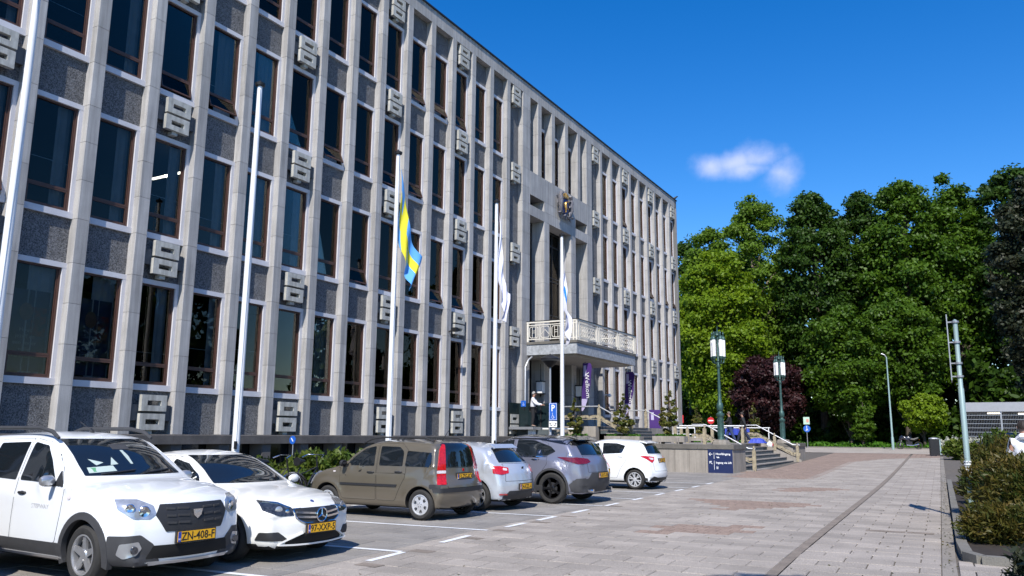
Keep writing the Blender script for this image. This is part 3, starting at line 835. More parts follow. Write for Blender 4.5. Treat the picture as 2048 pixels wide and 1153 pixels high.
    def patch(s, poly, view, eps=.004, step=.05, thick=.02, name='patch', lim=None):
        """poly in the view's own 2D coords projected on the body. view: 'R','L' sides (x,z), 'F','B' ends (y,z), or angle in degrees"""
        if view == 'R': d, u = Vector((0, 1, 0)), Vector((1, 0, 0))
        elif view == 'L': d, u = Vector((0, -1, 0)), Vector((1, 0, 0))
        elif view == 'F': d, u = Vector((-1, 0, 0)), Vector((0, 1, 0))
        elif view == 'B': d, u = Vector((1, 0, 0)), Vector((0, 1, 0))
        elif view == 'T': d, u = Vector((0, 0, -1)), Vector((0, 1, 0))
        else:
            a = R(view); d = Vector((math.cos(a), math.sin(a), 0)); u = Vector((math.sin(a), -math.cos(a), 0)) if math.cos(a) < 0 else Vector((-math.sin(a), math.cos(a), 0))
            base = Vector((s.L/2 if math.cos(a) < 0 else -s.L/2, 0, 0))
        if isinstance(view, str): base = Vector((0, 0, 0))
        w = Vector((0, 0, 1)) if view != 'T' else Vector((1, 0, 0))
        bm_ = bmesh.new(); vs = [bm_.verts.new((p[0], p[1], 0)) for p in poly]
        try: bm_.faces.new(vs)
        except Exception: bm_.free(); return None
        xs = [p[0] for p in poly]; zs = [p[1] for p in poly]
        for lo, hi, nn in ((min(xs), max(xs), (1, 0, 0)), (min(zs), max(zs), (0, 1, 0))):
            n_ = int((hi-lo)/step)
            for k in range(1, n_+1):
                c = lo+(hi-lo)*k/(n_+1); co = (c, 0, 0) if nn[0] else (0, c, 0)
                bmesh.ops.bisect_plane(bm_, geom=bm_.verts[:]+bm_.edges[:]+bm_.faces[:], plane_co=co, plane_no=nn)
        bm_.verts.ensure_lookup_table(); bm_.verts.index_update()
        top = []; lowv = []; bad = []
        for v in bm_.verts:
            o = base+u*v.co.x+w*v.co.y-d*4
            hit = s.bvh.ray_cast(o, d)
            if hit[0] is None or hit[1].dot(d) > (lim or (-.33 if view in ('R', 'L') else -.12)) or hit[3] > 4+s.L: bad.append(v); continue
            h = hit[0]; ws = Vector((0, 0, 0))
            for vi in s.raw.polygons[hit[2]].vertices:
                q = s.raw.vertices[vi]; ws += s.vn[vi]/((q.co-h).length+.004)
            n_ = ws.normalized()
            top.append(h+n_*eps); lowv.append(h-n_*thick)
        if bad: bmesh.ops.delete(bm_, geom=bad, context='VERTS')
        if not bm_.faces: bm_.free(); return None
        bm_.verts.index_update()
        fs = [tuple(v.index for v in f.verts) for f in bm_.faces]
        be = [(e.verts[0].index, e.verts[1].index) for e in bm_.edges if len(e.link_faces) == 1]
        bm_.free()
        b = mb(); n0 = len(top); b.add(top+lowv, fs+[(a, c, c+n0, a+n0) for a, c in be])
        return b

def rounded(poly, r=.02, n=3):
    """round the corners of a polygon"""
    o = []; m_ = len(poly)
    for i in range(m_):
        p0, p1, p2 = Vector(poly[i-1]), Vector(poly[i]), Vector(poly[(i+1) % m_])
        a = (p0-p1); c = (p2-p1); rr = min(r, a.length*.4, c.length*.4)
        a = p1+a.normalized()*rr; c = p1+c.normalized()*rr
        for k in range(n+1):
            t = k/n; o.append(tuple(a*(1-t)**2+p1*2*t*(1-t)+c*t*t))
    return o
def grow(poly, g_):
    c = Vector((sum(p[0] for p in poly)/len(poly), sum(p[1] for p in poly)/len(poly)))
    m_ = len(poly); o = []
    area = sum(poly[i-1][0]*poly[i][1]-poly[i][0]*poly[i-1][1] for i in range(m_))
    sg = 1 if area > 0 else -1
    for i in range(m_):
        p0, p1, p2 = Vector(poly[i-1]), Vector(poly[i]), Vector(poly[(i+1) % m_])
        a = (p1-p0); c = (p2-p1)
        if a.length < 1e-6 or c.length < 1e-6: o.append(tuple(p1)); continue
        a.normalize(); c.normalize()
        na = Vector((a.y, -a.x))*sg; nc = Vector((c.y, -c.x))*sg; n_ = (na+nc)
        if n_.length < 1e-3: o.append(tuple(p1)); continue
        n_.normalize(); o.append(tuple(p1+n_*g_/max(.4, n_.dot(na))))
    return o

def wheel_meshes(r, rimr, spokes, style, rim_mat, w=.2):
    t = mb(); prof = [(rimr, -w/2+.01), (rimr+.02, -w/2), (r-.04, -w/2-.004), (r-.012, -w/2+.02), (r, -w/2+.045), (r, w/2-.045), (r-.012, w/2-.02), (r-.04, w/2+.004), (rimr+.02, w/2), (rimr, w/2-.01)]
    t.lathe(prof+[prof[0]], 40, axis='Y', cap=False); ty = t.mesh('tyre', M['tyre'], True)
    b = mb(); y = -w/2+.03
    b.lathe([(rimr+.004, -w/2+.006), (rimr-.014, -w/2+.004), (rimr-.022, -w/2+.03), (rimr-.03, w/2-.02)], 40, axis='Y', cap=False)
    def spoke(a, wi, wo, r0, r1, y0_, y1_, th=.02):
        ca, sa = math.cos(a), math.sin(a)
        vs = []
        for (rr, ww, yy) in ((r0, wi, y0_), (r1, wo, y1_)):
            for sx in (-1, 1):
                for dy in (0, th): vs.append((ca*rr-sa*sx*ww/2, yy+dy, sa*rr+ca*sx*ww/2))
        b.add(vs, [(0, 2, 6, 4), (1, 5, 7, 3), (0, 4, 5, 1), (2, 3, 7, 6), (0, 1, 3, 2), (4, 6, 7, 5)])
    for k in range(spokes):
        a = 2*math.pi*k/spokes+math.pi/2
        if style == 'five': spoke(a, .085, .055, .03, rimr-.015, y, y-.012, .03)
        elif style == 'twin':
            for da in (-.13, .13): spoke(a+da*.6, .03, .028, .04, rimr-.015, y, y-.01, .025)
        elif style == 'vee':
            for da in (-.2, .2):
                ca, sa = math.cos(a), math.sin(a); p0 = (ca*.06, y+.005, sa*.06); p1 = (math.cos(a+da)*(rimr-.02), y-.01, math.sin(a+da)*(rimr-.02))
                b.beam(p0, p1, .03, .03)
        elif style == 'cover':
            pass
    if style == 'cover':
        b.lathe([(.001, y-.03), (.05, y-.03), (.09, y-.012), (rimr-.05, y-.02), (rimr-.01, y-.01), (rimr, y+.01)], 40, axis='Y')
    b.lathe([(.001, y-.012), (.05, y-.012), (.062, y), (.062, y+.03)], 16, axis='Y')
    rim = b.mesh('rim', rim_mat, True)
    dk = mb(); dk.lathe([(.001, y+.05), (rimr-.015, y+.05)], 24, axis='Y')
    if style == 'cover':
        for k in range(spokes):
            a = 2*math.pi*k/spokes+math.pi/2
            for da, l_ in ((-.16, .045), (0, .06), (.16, .045)):
                aa = a+da; r0 = rimr-.035; dk.beam((math.cos(aa)*(r0-l_), y-.022, math.sin(aa)*(r0-l_)), (math.cos(aa)*r0, y-.022, math.sin(aa)*r0), .012, .008)
        for k in range(5):
            a = 2*math.pi*k/5; dk.beam((math.cos(a)*.03, y-.033, math.sin(a)*.03), (math.cos(a)*.045, y-.033, math.sin(a)*.045), .012, .006)
    else: dk.lathe([(.15*.9, y+.02), (.15*.9, y+.035), (.001, y+.035)], 20, axis='Y')
    dark = dk.mesh('brake_disc', M['under'] if style == 'cover' else M['trim'])
    return ty, rim, dark

def plate(parent, car, view, yc, zc, txt, size=(.52, .11), mount=.012, tilt=None):
    d = Vector((-1, 0, 0)) if view == 'F' else Vector((1, 0, 0))
    h, n_ = car.cast(Vector((0, yc, zc))-d*4, d)
    b = mb(); w, hh = size
    b.box(-w/2-.012, w/2+.012, -hh/2-.012, hh/2+.012, -.02, 0); 
    rot = Matrix(((0, 0, 1), (1, 0, 0), (0, 1, 0))) if view == 'F' else Matrix(((0, 0, -1), (-1, 0, 0), (0, 1, 0)))
    e = rot.to_euler()
    yaw = math.atan2(n_.y, n_.x)-(0 if view == 'F' else math.pi)
    loc = h-d*(mount+.004)
    p = link('license_plate', mb().box(-w/2, w/2, -hh/2, hh/2, -.03, .004).mesh('license_plate', M['plate']), parent, loc, rot=(e.x, e.y, e.z))
    if tilt: p.rotation_euler = (e.x+tilt, e.y, e.z)
    link('plate_holder', mb().box(-w/2-.015, w/2+.015, -hh/2-.015, hh/2+.015, -.034, -.002).mesh('plate_holder', M['trim']), p)
    link('country_strip', mb().box(-w/2+.002, -w/2+.042, -hh/2+.002, hh/2-.002, .0, .006).mesh('country_strip', M['plate_blue']), p)
    link('plate_lettering', text_mesh('NL', .03, M['white'], .0005), p, (-w/2+.022, -hh/2+.028, .0068))
    link('plate_lettering', text_mesh(txt, hh*1.12, M['ink'], .0006, extr=.0016), p, (.02, -.004, .0052), scale=(.93, 1, 1))
    return p

def build_car(root, car, paint_m, spec):
    """parts from the spec: doors, panes, lamps, trims"""
    L = car.L
    body = link('body', car.body_mesh(paint_m), root)
    def X(poly): return [(L/2-p[0], p[1]) for p in poly]
    def add(name, poly, view, mat, eps=.004, parent=root, step=.06, thick=.02, sm=True):
        b = car.patch(poly, view, eps, step, thick, lim=-.06 if name == 'roof_side_black' else None)
        if b is None: return None
        return link(name, b.mesh(name, mat, sm), parent)
    for sd_ in ('R', 'L'):
        for (nm, poly, mat, eps) in spec.get('side', []):
            if nm == 'door':
                P = rounded(X(poly), .04)
                s_ = add('door_seal', grow(P, .006), sd_, M['under'], .0012, thick=.01)
                dd = add('door', P, sd_, paint_m, .0035, thick=.001)
                if s_: s_.parent = dd
            elif nm == 'strip': add('side_moulding', X(poly), sd_, mat, eps)
            else: add(nm, rounded(X(poly), .03), sd_, mat, eps)
        for (x, z) in spec.get('handles', []):
            b = mb(); y = car.y0(x, z); sg = -1 if sd_ == 'R' else 1
            b.lathe([(.001, -.02), (.04, -.015), (.05, 0), (.04, .015), (.001, .02)], 10, (0, 0, 0))
            me = b.mesh('door_handle', spec.get('handle_mat', paint_m), True)
            link('door_handle', me, root, (L/2-x, sg*(y+.012), z), scale=(2.0, .5, .9))
            link('handle_recess', mb().lathe([(.001, 0), (.06, 0), (.058, .004), (.001, .004)], 12, axis='Y').mesh('handle_recess', M['trim']), root, (L/2-x-.01, sg*(y+.001)-(.002 if sg > 0 else .002), z-.012), scale=(1.2, 1, .55))
        # wheel arch lips / cladding
        if spec.get('arch_mat'):
            for w in car.wheels:
                ri, ro = car.arch-.004, car.arch+spec.get('arch_w', .07)
                a0, a1 = R(-18), R(198); n_ = 22
                pin = [(L/2-w+ri*math.cos(a0+(a1-a0)*k/n_), car.wr+.01+ri*math.sin(a0+(a1-a0)*k/n_)) for k in range(n_+1)]
                po = [(L/2-w+ro*math.cos(a0+(a1-a0)*k/n_), car.wr+.01+ro*math.sin(a0+(a1-a0)*k/n_)) for k in range(n_+1)]
                b = mb()
                eps = .014; sg = -1 if sd_ == 'R' else 1
                vs = []
                for q in (pin, po):
                    for p in q: vs.append((p[0], sg*(car.y0(L/2-p[0], max(p[1], .22))+eps), p[1]))
                for q in (pin, po):
                    for p in q: vs.append((p[0], sg*(car.y0(L/2-p[0], max(p[1], .22))-.05), p[1]))
                m_ = n_+1; fs = []
                for k in range(n_):
                    fs += [(k, k+1, m_+k+1, m_+k), (m_+k, m_+k+1, 3*m_+k+1, 3*m_+k), (k+1, k, 2*m_+k, 2*m_+k+1)]
                b.add(vs, fs); link('wheel_arch_trim', b.mesh('wheel_arch_trim', spec['arch_mat'], True), root)
    for (nm, poly, view, mat, eps) in spec.get('ends', []):
        sym = nm.endswith('*'); nm = nm.rstrip('*')
        vv = [(poly, view)]
        if sym:
            mp = [(-p[0], p[1]) for p in poly]
            mv = view if isinstance(view, str) else -view
            vv.append((mp, mv))
        for P, V in vv: add(nm, rounded(P, .015), V, mat, eps, step=.045)
    # wheels
    ty, rim, dk = spec['wheel']
    k = 0
    for w in car.wheels:
        for sg in (-1, 1):
            o = link('wheel', ty, root, (L/2-w, sg*(car.W/2-spec.get('track', .115)), car.wr), rot=(0, R(17*k), 0 if sg < 0 else math.pi))
            link('rim', rim, o); link('brake_disc', dk, o); k += 1
    # mirrors
    mx_, mz = spec['mirror']; 
    for sg in (-1, 1):
        y = sg*(car.y0(mx_, mz)+.02)
        b = mb(); ms = spec.get('mirror_scale', .82); b.lathe([(.001, -.11), (.05, -.105), (.075, -.06), (.08, 0), (.072, .06), (.04, .10), (.001, .105)], 14, axis='Y')
        o = link('wing_mirror', b.mesh('wing_mirror', spec.get('mirror_mat', paint_m), True), root, (L/2-mx_, y+sg*.10, mz), scale=(.75*ms, ms, ms))
        link('mirror_foot', mb().beam((-.02, -sg*.16, -.06), (.0, sg*.05, -.055), .10, .04).mesh('mirror_foot', M['trim']), o)
        link('mirror_glass', mb().lathe([(.001, 0), (.066, 0)], 14, (-.062, 0, 0), axis='X').mesh('mirror_glass', M['chrome']), o, scale=(1.1, 1.25, .95))
    # floor under the car
    return body

def straight(z0, z1, L): return lambda d: z0+(z1-z0)*d/L
CARS = {}
def place(root, X, Y, heading):   # heading: +1 nose to the plaza (+X), -1 nose to the building
    root.location = (X, Y, 0); root.rotation_euler = (0, 0, 0 if heading > 0 else math.pi)

# ---- white MPV with grey cladding
def mk_mpv():
    L, W = 4.52, 1.78
    prof = [(.10, .22), (.03, .34), (0, .55), (.02, .74), (.10, .90), (.32, .99), (.72, 1.07), (1.08, 1.13), (1.36, 1.28), (1.66, 1.46), (1.98, 1.60), (2.4, 1.655), (3.2, 1.655), (3.9, 1.62), (4.2, 1.58), (4.34, 1.42), (4.42, 1.1), (4.50, .85), (4.52, .6), (4.46, .4), (4.40, .28)]
    c = Car(L, W, prof, straight(1.0, 1.06, L), under=.22, tumble=.26, ff=(.95, .12), rr=(.6, .06), inset_x=.15, roofz=1.64, wheels=(.86, 3.67), wr=.325, arch=.375)
    pm_ = paint('white_car_paint', (.80, .82, .84))
    root = empty('parked_car', (0, 0, 0), 0, 'white high-roofed family car with dark grey wheel-arch cladding and roof rails, nearest at the left', 'car', 'cars parked in the bays')
    cl = M['cladding']; g_ = M['car_glass']
    spec = dict(side=[('door', [(1.42, .42), (1.36, .75), (1.36, 1.02), (1.52, 1.22), (1.80, 1.42), (2.02, 1.53), (2.38, 1.57), (2.40, .40)], None, 0),
                      ('door', [(2.43, .40), (2.41, 1.57), (3.20, 1.55), (3.26, 1.0), (3.18, .70), (3.02, .40)], None, 0),
                      ('window', [(1.55, 1.07), (1.80, 1.33), (2.02, 1.49), (2.33, 1.53), (2.36, 1.08)], g_, .008),
                      ('window', [(2.46, 1.08), (2.44, 1.53), (3.12, 1.51), (3.18, 1.10)], g_, .008),
                      ('window', [(3.26, 1.12), (3.24, 1.50), (3.90, 1.46), (4.02, 1.16)], g_, .008),
                      ('mirror_triangle', [(1.36, 1.03), (1.53, 1.22), (1.56, 1.04)], M['trim'], .008),
                      ('sill_cladding', [(1.22, .23), (1.24, .42), (3.30, .42), (3.28, .23)], cl, .018),
                      ('strip', [(1.24, .26), (1.24, .285), (3.28, .285), (3.28, .26)], M['alloy'], .03),
                      ('side_badge', [(1.18, .90), (1.18, .95), (1.24, .95), (1.24, .90)], M['lamp_white'], .01)],
                handles=[(2.24, .94), (3.06, .96)], handle_mat=M['trim'], arch_mat=cl, arch_w=.075,
                mirror=(1.55, 1.10), mirror_mat=M['alloy'],
                ends=[('windscreen', [(-.66, 1.15), (-.57, 1.57), (.57, 1.57), (.66, 1.15)], 'F', g_, .006),
                      ('headlight*', [(.49, .77), (.52, .86), (.68, .925), (.90, .93), (.88, .83), (.74, .73), (.56, .72)], 180+18, M['lamp_clear'], .008),
                      ('grille', [(-.43, .87), (.43, .87), (.49, .76), (.38, .58), (-.38, .58), (-.49, .76)], 'F', M['trim'], .008),
                      ('lower_grille', [(-.50, .44), (.50, .44), (.56, .30), (-.56, .30)], 'F', M['under'], .010),
                      ('bumper_corner*', [(.50, .46), (.64, .56), (.95, .55), (.98, .24), (.40, .24), (.46, .40)], 180+22, cl, .008),
                      ('fog_lamp_bezel*', [(.62, .42), (.66, .49), (.84, .47), (.86, .36), (.80, .32), (.68, .34)], 180+22, M['alloy'], .016),
                      ('skid_plate', [(-.55, .27), (.55, .27), (.50, .215), (-.50, .215)], 'F', M['alloy'], .020),
                      ('rear_window', [(-.56, 1.12), (-.52, 1.46), (.52, 1.46), (.56, 1.12)], 'B', g_, .006),
                      ('tail_light*', [(.56, .8), (.54, 1.2), (.66, 1.2), (.70, .8)], -45, M['lamp_red'], .008)],
                wheel=wheel_meshes(.325, .215, 5, 'five', M['alloy']))
    build_car(root, c, pm_, spec)
    def pt(y, z, off, view='F'):
        d = Vector((-1, 0, 0)); h, n_ = c.cast(Vector((0, y, z))-d*4, d); return h-d*off
    # grille bars: two rows of split chevron bars
    for z in (.82, .745, .67):
        for s_ in (-1, 1):
            for (a, e_) in ((.10, .24), (.27, .37)):
                if z < .7 and e_ > .4: e_ = .38
                link('grille_bar', mb().beam(pt(s_*a, z, .012), pt(s_*e_, z+.006, .012), .02, .022).mesh('grille_bar', M['cladding']), root)
    b = mb(); q = pt(0, .76, .022)
    b.prism([(-.065, .045), (.065, .045), (.05, -.02), (0, -.06), (-.05, -.02)], q.x-.01, q.x+.012, 'YZ')
    o = link('maker_badge', b.mesh('maker_badge', M['chrome']), root, (0, 0, q.z))
    link('badge_inset', mb().box(q.x+.0125, q.x+.016, -.042, .042, .002, .026).mesh('badge_inset', M['alloy']), o)
    for s_ in (-1, 1):
        b = mb(); q = pt(s_*.70, .405, .03); b.lathe([(.001, 0), (.04, .0), (.045, -.02)], 14, (0, 0, 0), axis='X'); link('fog_lamp', b.mesh('fog_lamp', M['lamp_dark'], True), root, (q.x+.012, q.y, q.z))
        # reflector bowls inside the headlamps
        for (y, z, r_) in ((.60, .80, .055), (.74, .84, .042)):
            a = R(18)*s_; hh, n_ = c.cast(Vector((4, s_*y, z)), Vector((-1, 0, 0)))
            link('headlight_reflector', mb().lathe([(.001, 0), (r_*.4, .004), (r_, .010), (r_+.008, .004)], 16, axis='X').mesh('headlight_reflector', M['chrome'], True), root, hh+n_*.010, rot=(0, 0, math.atan2(n_.y, n_.x)))
    for s_ in (-1, 1):
        link('roof_rail', mb().tube([(L/2-1.95, s_*.655, 1.58), (L/2-2.12, s_*.65, 1.66), (L/2-2.4, s_*.64, 1.70), (L/2-3.6, s_*.64, 1.70), (L/2-3.9, s_*.65, 1.64)], [.02, .026, .026, .026, .02], 8).mesh('roof_rail', M['cladding'], True), root)
    b = mb(); b.tube([(L/2-2.3, 0, 1.65), (L/2-2.36, 0, 1.69)], .025, 6); b.tube([(L/2-2.34, 0, 1.68), (L/2-2.62, 0, 1.79)], .005, 4)
    link('aerial', b.mesh('aerial', M['trim']), root)
    # wipers, papers behind the windscreen
    def sp(y, z, off):
        d = Vector((-1, 0, 0)); h, n_ = c.cast(Vector((0, y, z))-d*4, d); return h+n_*off
    b = mb()
    b.tube([sp(y, 1.155+.012*k, .02) for k, y in enumerate((-.50, -.35, -.2, -.05))], .010, 5)
    b.tube([sp(y, 1.155+.012*k, .02) for k, y in enumerate((.02, .18, .34, .5))], .010, 5)
    link('wiper', b.mesh('wiper', M['trim']), root)
    for poly, mt_ in (([(-.60, 1.175), (-.58, 1.235), (-.28, 1.255), (-.28, 1.195)], M['paper']), ([(-.58, 1.185), (-.57, 1.23), (-.49, 1.235), (-.49, 1.19)], M['paper_green']),
                      ([(-.46, 1.26), (-.50, 1.33), (-.36, 1.29)], M['paper']), ([(-.30, 1.26), (-.22, 1.35), (-.20, 1.27)], M['paper'])):
        pb_ = c.patch(poly, 'F', .0085, .06, .001); link('paper_on_dashboard', pb_.mesh('paper_on_dashboard', mt_), root)
    pb_ = c.patch([(-.03, 1.27), (-.035, 1.43), (0.0, 1.43), (.02, 1.36), (.0, 1.27)], 'F', .0085, .06, .001); link('hanging_pendant', pb_.mesh('hanging_pendant', M['paper']), root)
    pb_ = c.patch([(-.12, 1.44), (-.12, 1.5), (.12, 1.5), (.12, 1.44)], 'F', .0085, .06, .001); link('rear_view_mirror', pb_.mesh('rear_view_mirror', M['cladding']), root)
    me = text_mesh('STEPWAY', .075, pmat('grey_badge_letters', (.50, .50, .51), .5), .001)
    y = c.y0(1.78, .80)
    link('door_lettering', me, root, (L/2-1.80, -(y+.006), .80), rot=(R(90), 0, 0), scale=(1.15, 1, 1))
    plate(root, c, 'F', 0, .515, 'ZN-408-F')
    return root, c
# ---- white hatchback with star grille
def mk_hatch():
    L, W = 4.29, 1.78
    prof = [(.12, .19), (.03, .28), (0, .46), (.02, .60), (.08, .70), (.30, .80), (.75, .90), (1.15, .955), (1.35, 1.02), (1.75, 1.24), (2.10, 1.38), (2.45, 1.43), (2.9, 1.42), (3.4, 1.36), (3.8, 1.27), (4.02, 1.08), (4.18, .93), (4.27, .80), (4.29, .55), (4.22, .35), (4.14, .24)]
    c = Car(L, W, prof, straight(.86, .97, L), under=.17, tumble=.42, ff=(1.0, .14), rr=(.8, .10), inset_x=.17, roofz=1.42, wheels=(.86, 3.56), wr=.32, arch=.362)
    pm_ = paint('warm_white_paint', (.82, .81, .77))
    root = empty('parked_car', (0, 0, 0), 0, 'cream-white hatchback with black two-bar star grille beside the tall white family car', 'car', 'cars parked in the bays')
    g_ = M['car_glass']
    spec = dict(side=[('door', [(1.38, .32), (1.32, .62), (1.34, .88), (1.62, 1.10), (1.98, 1.29), (2.34, 1.35), (2.40, .32)], None, 0),
                      ('door', [(2.43, .32), (2.37, 1.35), (2.9, 1.34), (3.20, 1.22), (3.22, .75), (3.02, .34)], None, 0),
                      ('window', [(1.50, .93), (1.72, 1.10), (2.02, 1.25), (2.30, 1.31), (2.33, .95)], g_, .008),
                      ('window', [(2.44, .955), (2.42, 1.31), (2.88, 1.29), (3.22, 1.17), (3.34, 1.02)], g_, .008)],
                handles=[(2.22, .85), (3.05, .88)], mirror=(1.56, .99),
                ends=[('windscreen', [(-.66, .985), (-.53, 1.36), (.53, 1.36), (.66, .985)], 'F', g_, .006),
                      ('headlight*', [(.42, .60), (.44, .70), (.60, .765), (.86, .80), (.84, .68), (.62, .60)], 180+24, M['lamp_dark'], .008),
                      ('grille', [(-.42, .69), (.42, .69), (.40, .56), (.28, .50), (-.28, .50), (-.40, .56)], 'F', M['trim'], .008),
                      ('lower_grille', [(-.52, .27), (-.30, .37), (.30, .37), (.52, .27), (.50, .22), (-.50, .22)], 'F', M['under'], .010),
                      ('bumper_vent*', [(.46, .28), (.62, .40), (.86, .40), (.90, .30)], 180+28, M['trim'], .008),
                      ('rear_window', [(-.55, 1.02), (-.50, 1.26), (.50, 1.26), (.55, 1.02)], 'B', g_, .006),
                      ('tail_light*', [(.42, .78), (.42, .90), (.80, .92), (.82, .78)], 'B', M['lamp_red'], .008)],
                wheel=wheel_meshes(.32, .225, 5, 'five', M['alloy']))
    build_car(root, c, pm_, spec)
    def pt(y, z, off, fx=1):
        d = Vector((-1, 0, 0)); h, n_ = c.cast(Vector((0, y, z))-d*4, d); return h-d*off
    for z0, z1 in ((.61, .645), (.56, .585)):
        for s_ in (-1, 1):
            b = mb(); pts = [pt(s_*y, z0+(z1-z0)*y/.4, .02) for y in (.10, .2, .3, .385)]
            for p, q in zip(pts[:-1], pts[1:]): b.beam(p, q, .02, .026)
            link('grille_bar', b.mesh('grille_bar', M['chrome']), root)
    # rim round the grille
    loop = rounded([(-.42, .69), (.42, .69), (.40, .56), (.28, .50), (-.28, .50), (-.40, .56)], .05)
    b = mb(); b.tube([pt(y, z, .012) for y, z in loop]+[pt(*loop[0], .012)], .009, 6); link('grille_rim', b.mesh('grille_rim', M['chrome'], True), root)
    q = pt(0, .595, .03)
    b = mb(); n_ = 28; pts = [(q.x, .092*math.cos(2*math.pi*k/n_), .092*math.sin(2*math.pi*k/n_)) for k in range(n_+1)]; b.tube(pts, .011, 6, cap=False)
    for k in range(3):
        a = math.pi/2+2*math.pi*k/3; b.tube([(q.x+.004, 0, 0), (q.x, .09*math.cos(a), .09*math.sin(a))], [.016, .004], 4)
    link('maker_badge', b.mesh('maker_badge', M['chrome'], True), root, (0, 0, .595))
    link('badge_backing', mb().lathe([(.001, q.x-.008), (.09, q.x-.01), (.09, q.x-.02)], 24, axis='X').mesh('badge_backing', M['trim']), root, (0, 0, .595))
    link('bonnet_badge', mb().lathe([(.001, 0), (.028, 0), (.028, .004), (.001, .006)], 12).mesh('bonnet_badge', M['blue_shield']), root, (L/2-.19, 0, .765), rot=(0, R(30), 0))
    for s_ in (-1, 1):
        for (y, z, r_, mt_) in ((.60, .675, .05, M['lamp_clear']), (.50, .655, .03, M['chrome'])):
            hh, n1 = c.cast(Vector((4, s_*y, z)), Vector((-1, 0, 0)))
            link('headlight_projector', mb().lathe([(.001, .012), (r_*.6, .010), (r_, .004), (r_, -.004)], 16, axis='X').mesh('headlight_projector', mt_, True), root, hh+n1*.008, rot=(0, 0, math.atan2(n1.y, n1.x)))
        pb_ = c.patch([(s_*.47, .705), (s_*.60, .765), (s_*.80, .79), (s_*.80, .775), (s_*.60, .745), (s_*.48, .69)], 180+24*s_, .012, .06, .002)
        if pb_: link('headlight_brow', pb_.mesh('headlight_brow', M['chrome']), root)
    b = mb()
    pts = [pt(y, .215+.02*abs(y/.6)**3, .02) for y in np.linspace(-.62, .62, 13)]
    for p, q_ in zip(pts[:-1], pts[1:]): b.beam(p, q_, .05, .022)
    link('front_lip', b.mesh('front_lip', paint('lip_white', (.8, .79, .76))), root)
    for s_ in (-1, 1):
        link('bumper_flick', mb().beam(pt(s_*.30, .375, .012), pt(s_*.62, .25, .012), .03, .02).mesh('bumper_flick', pm_), root)
    plate(root, c, 'F', 0, .425, '97-XXP-5', mount=.02)
    return root, c

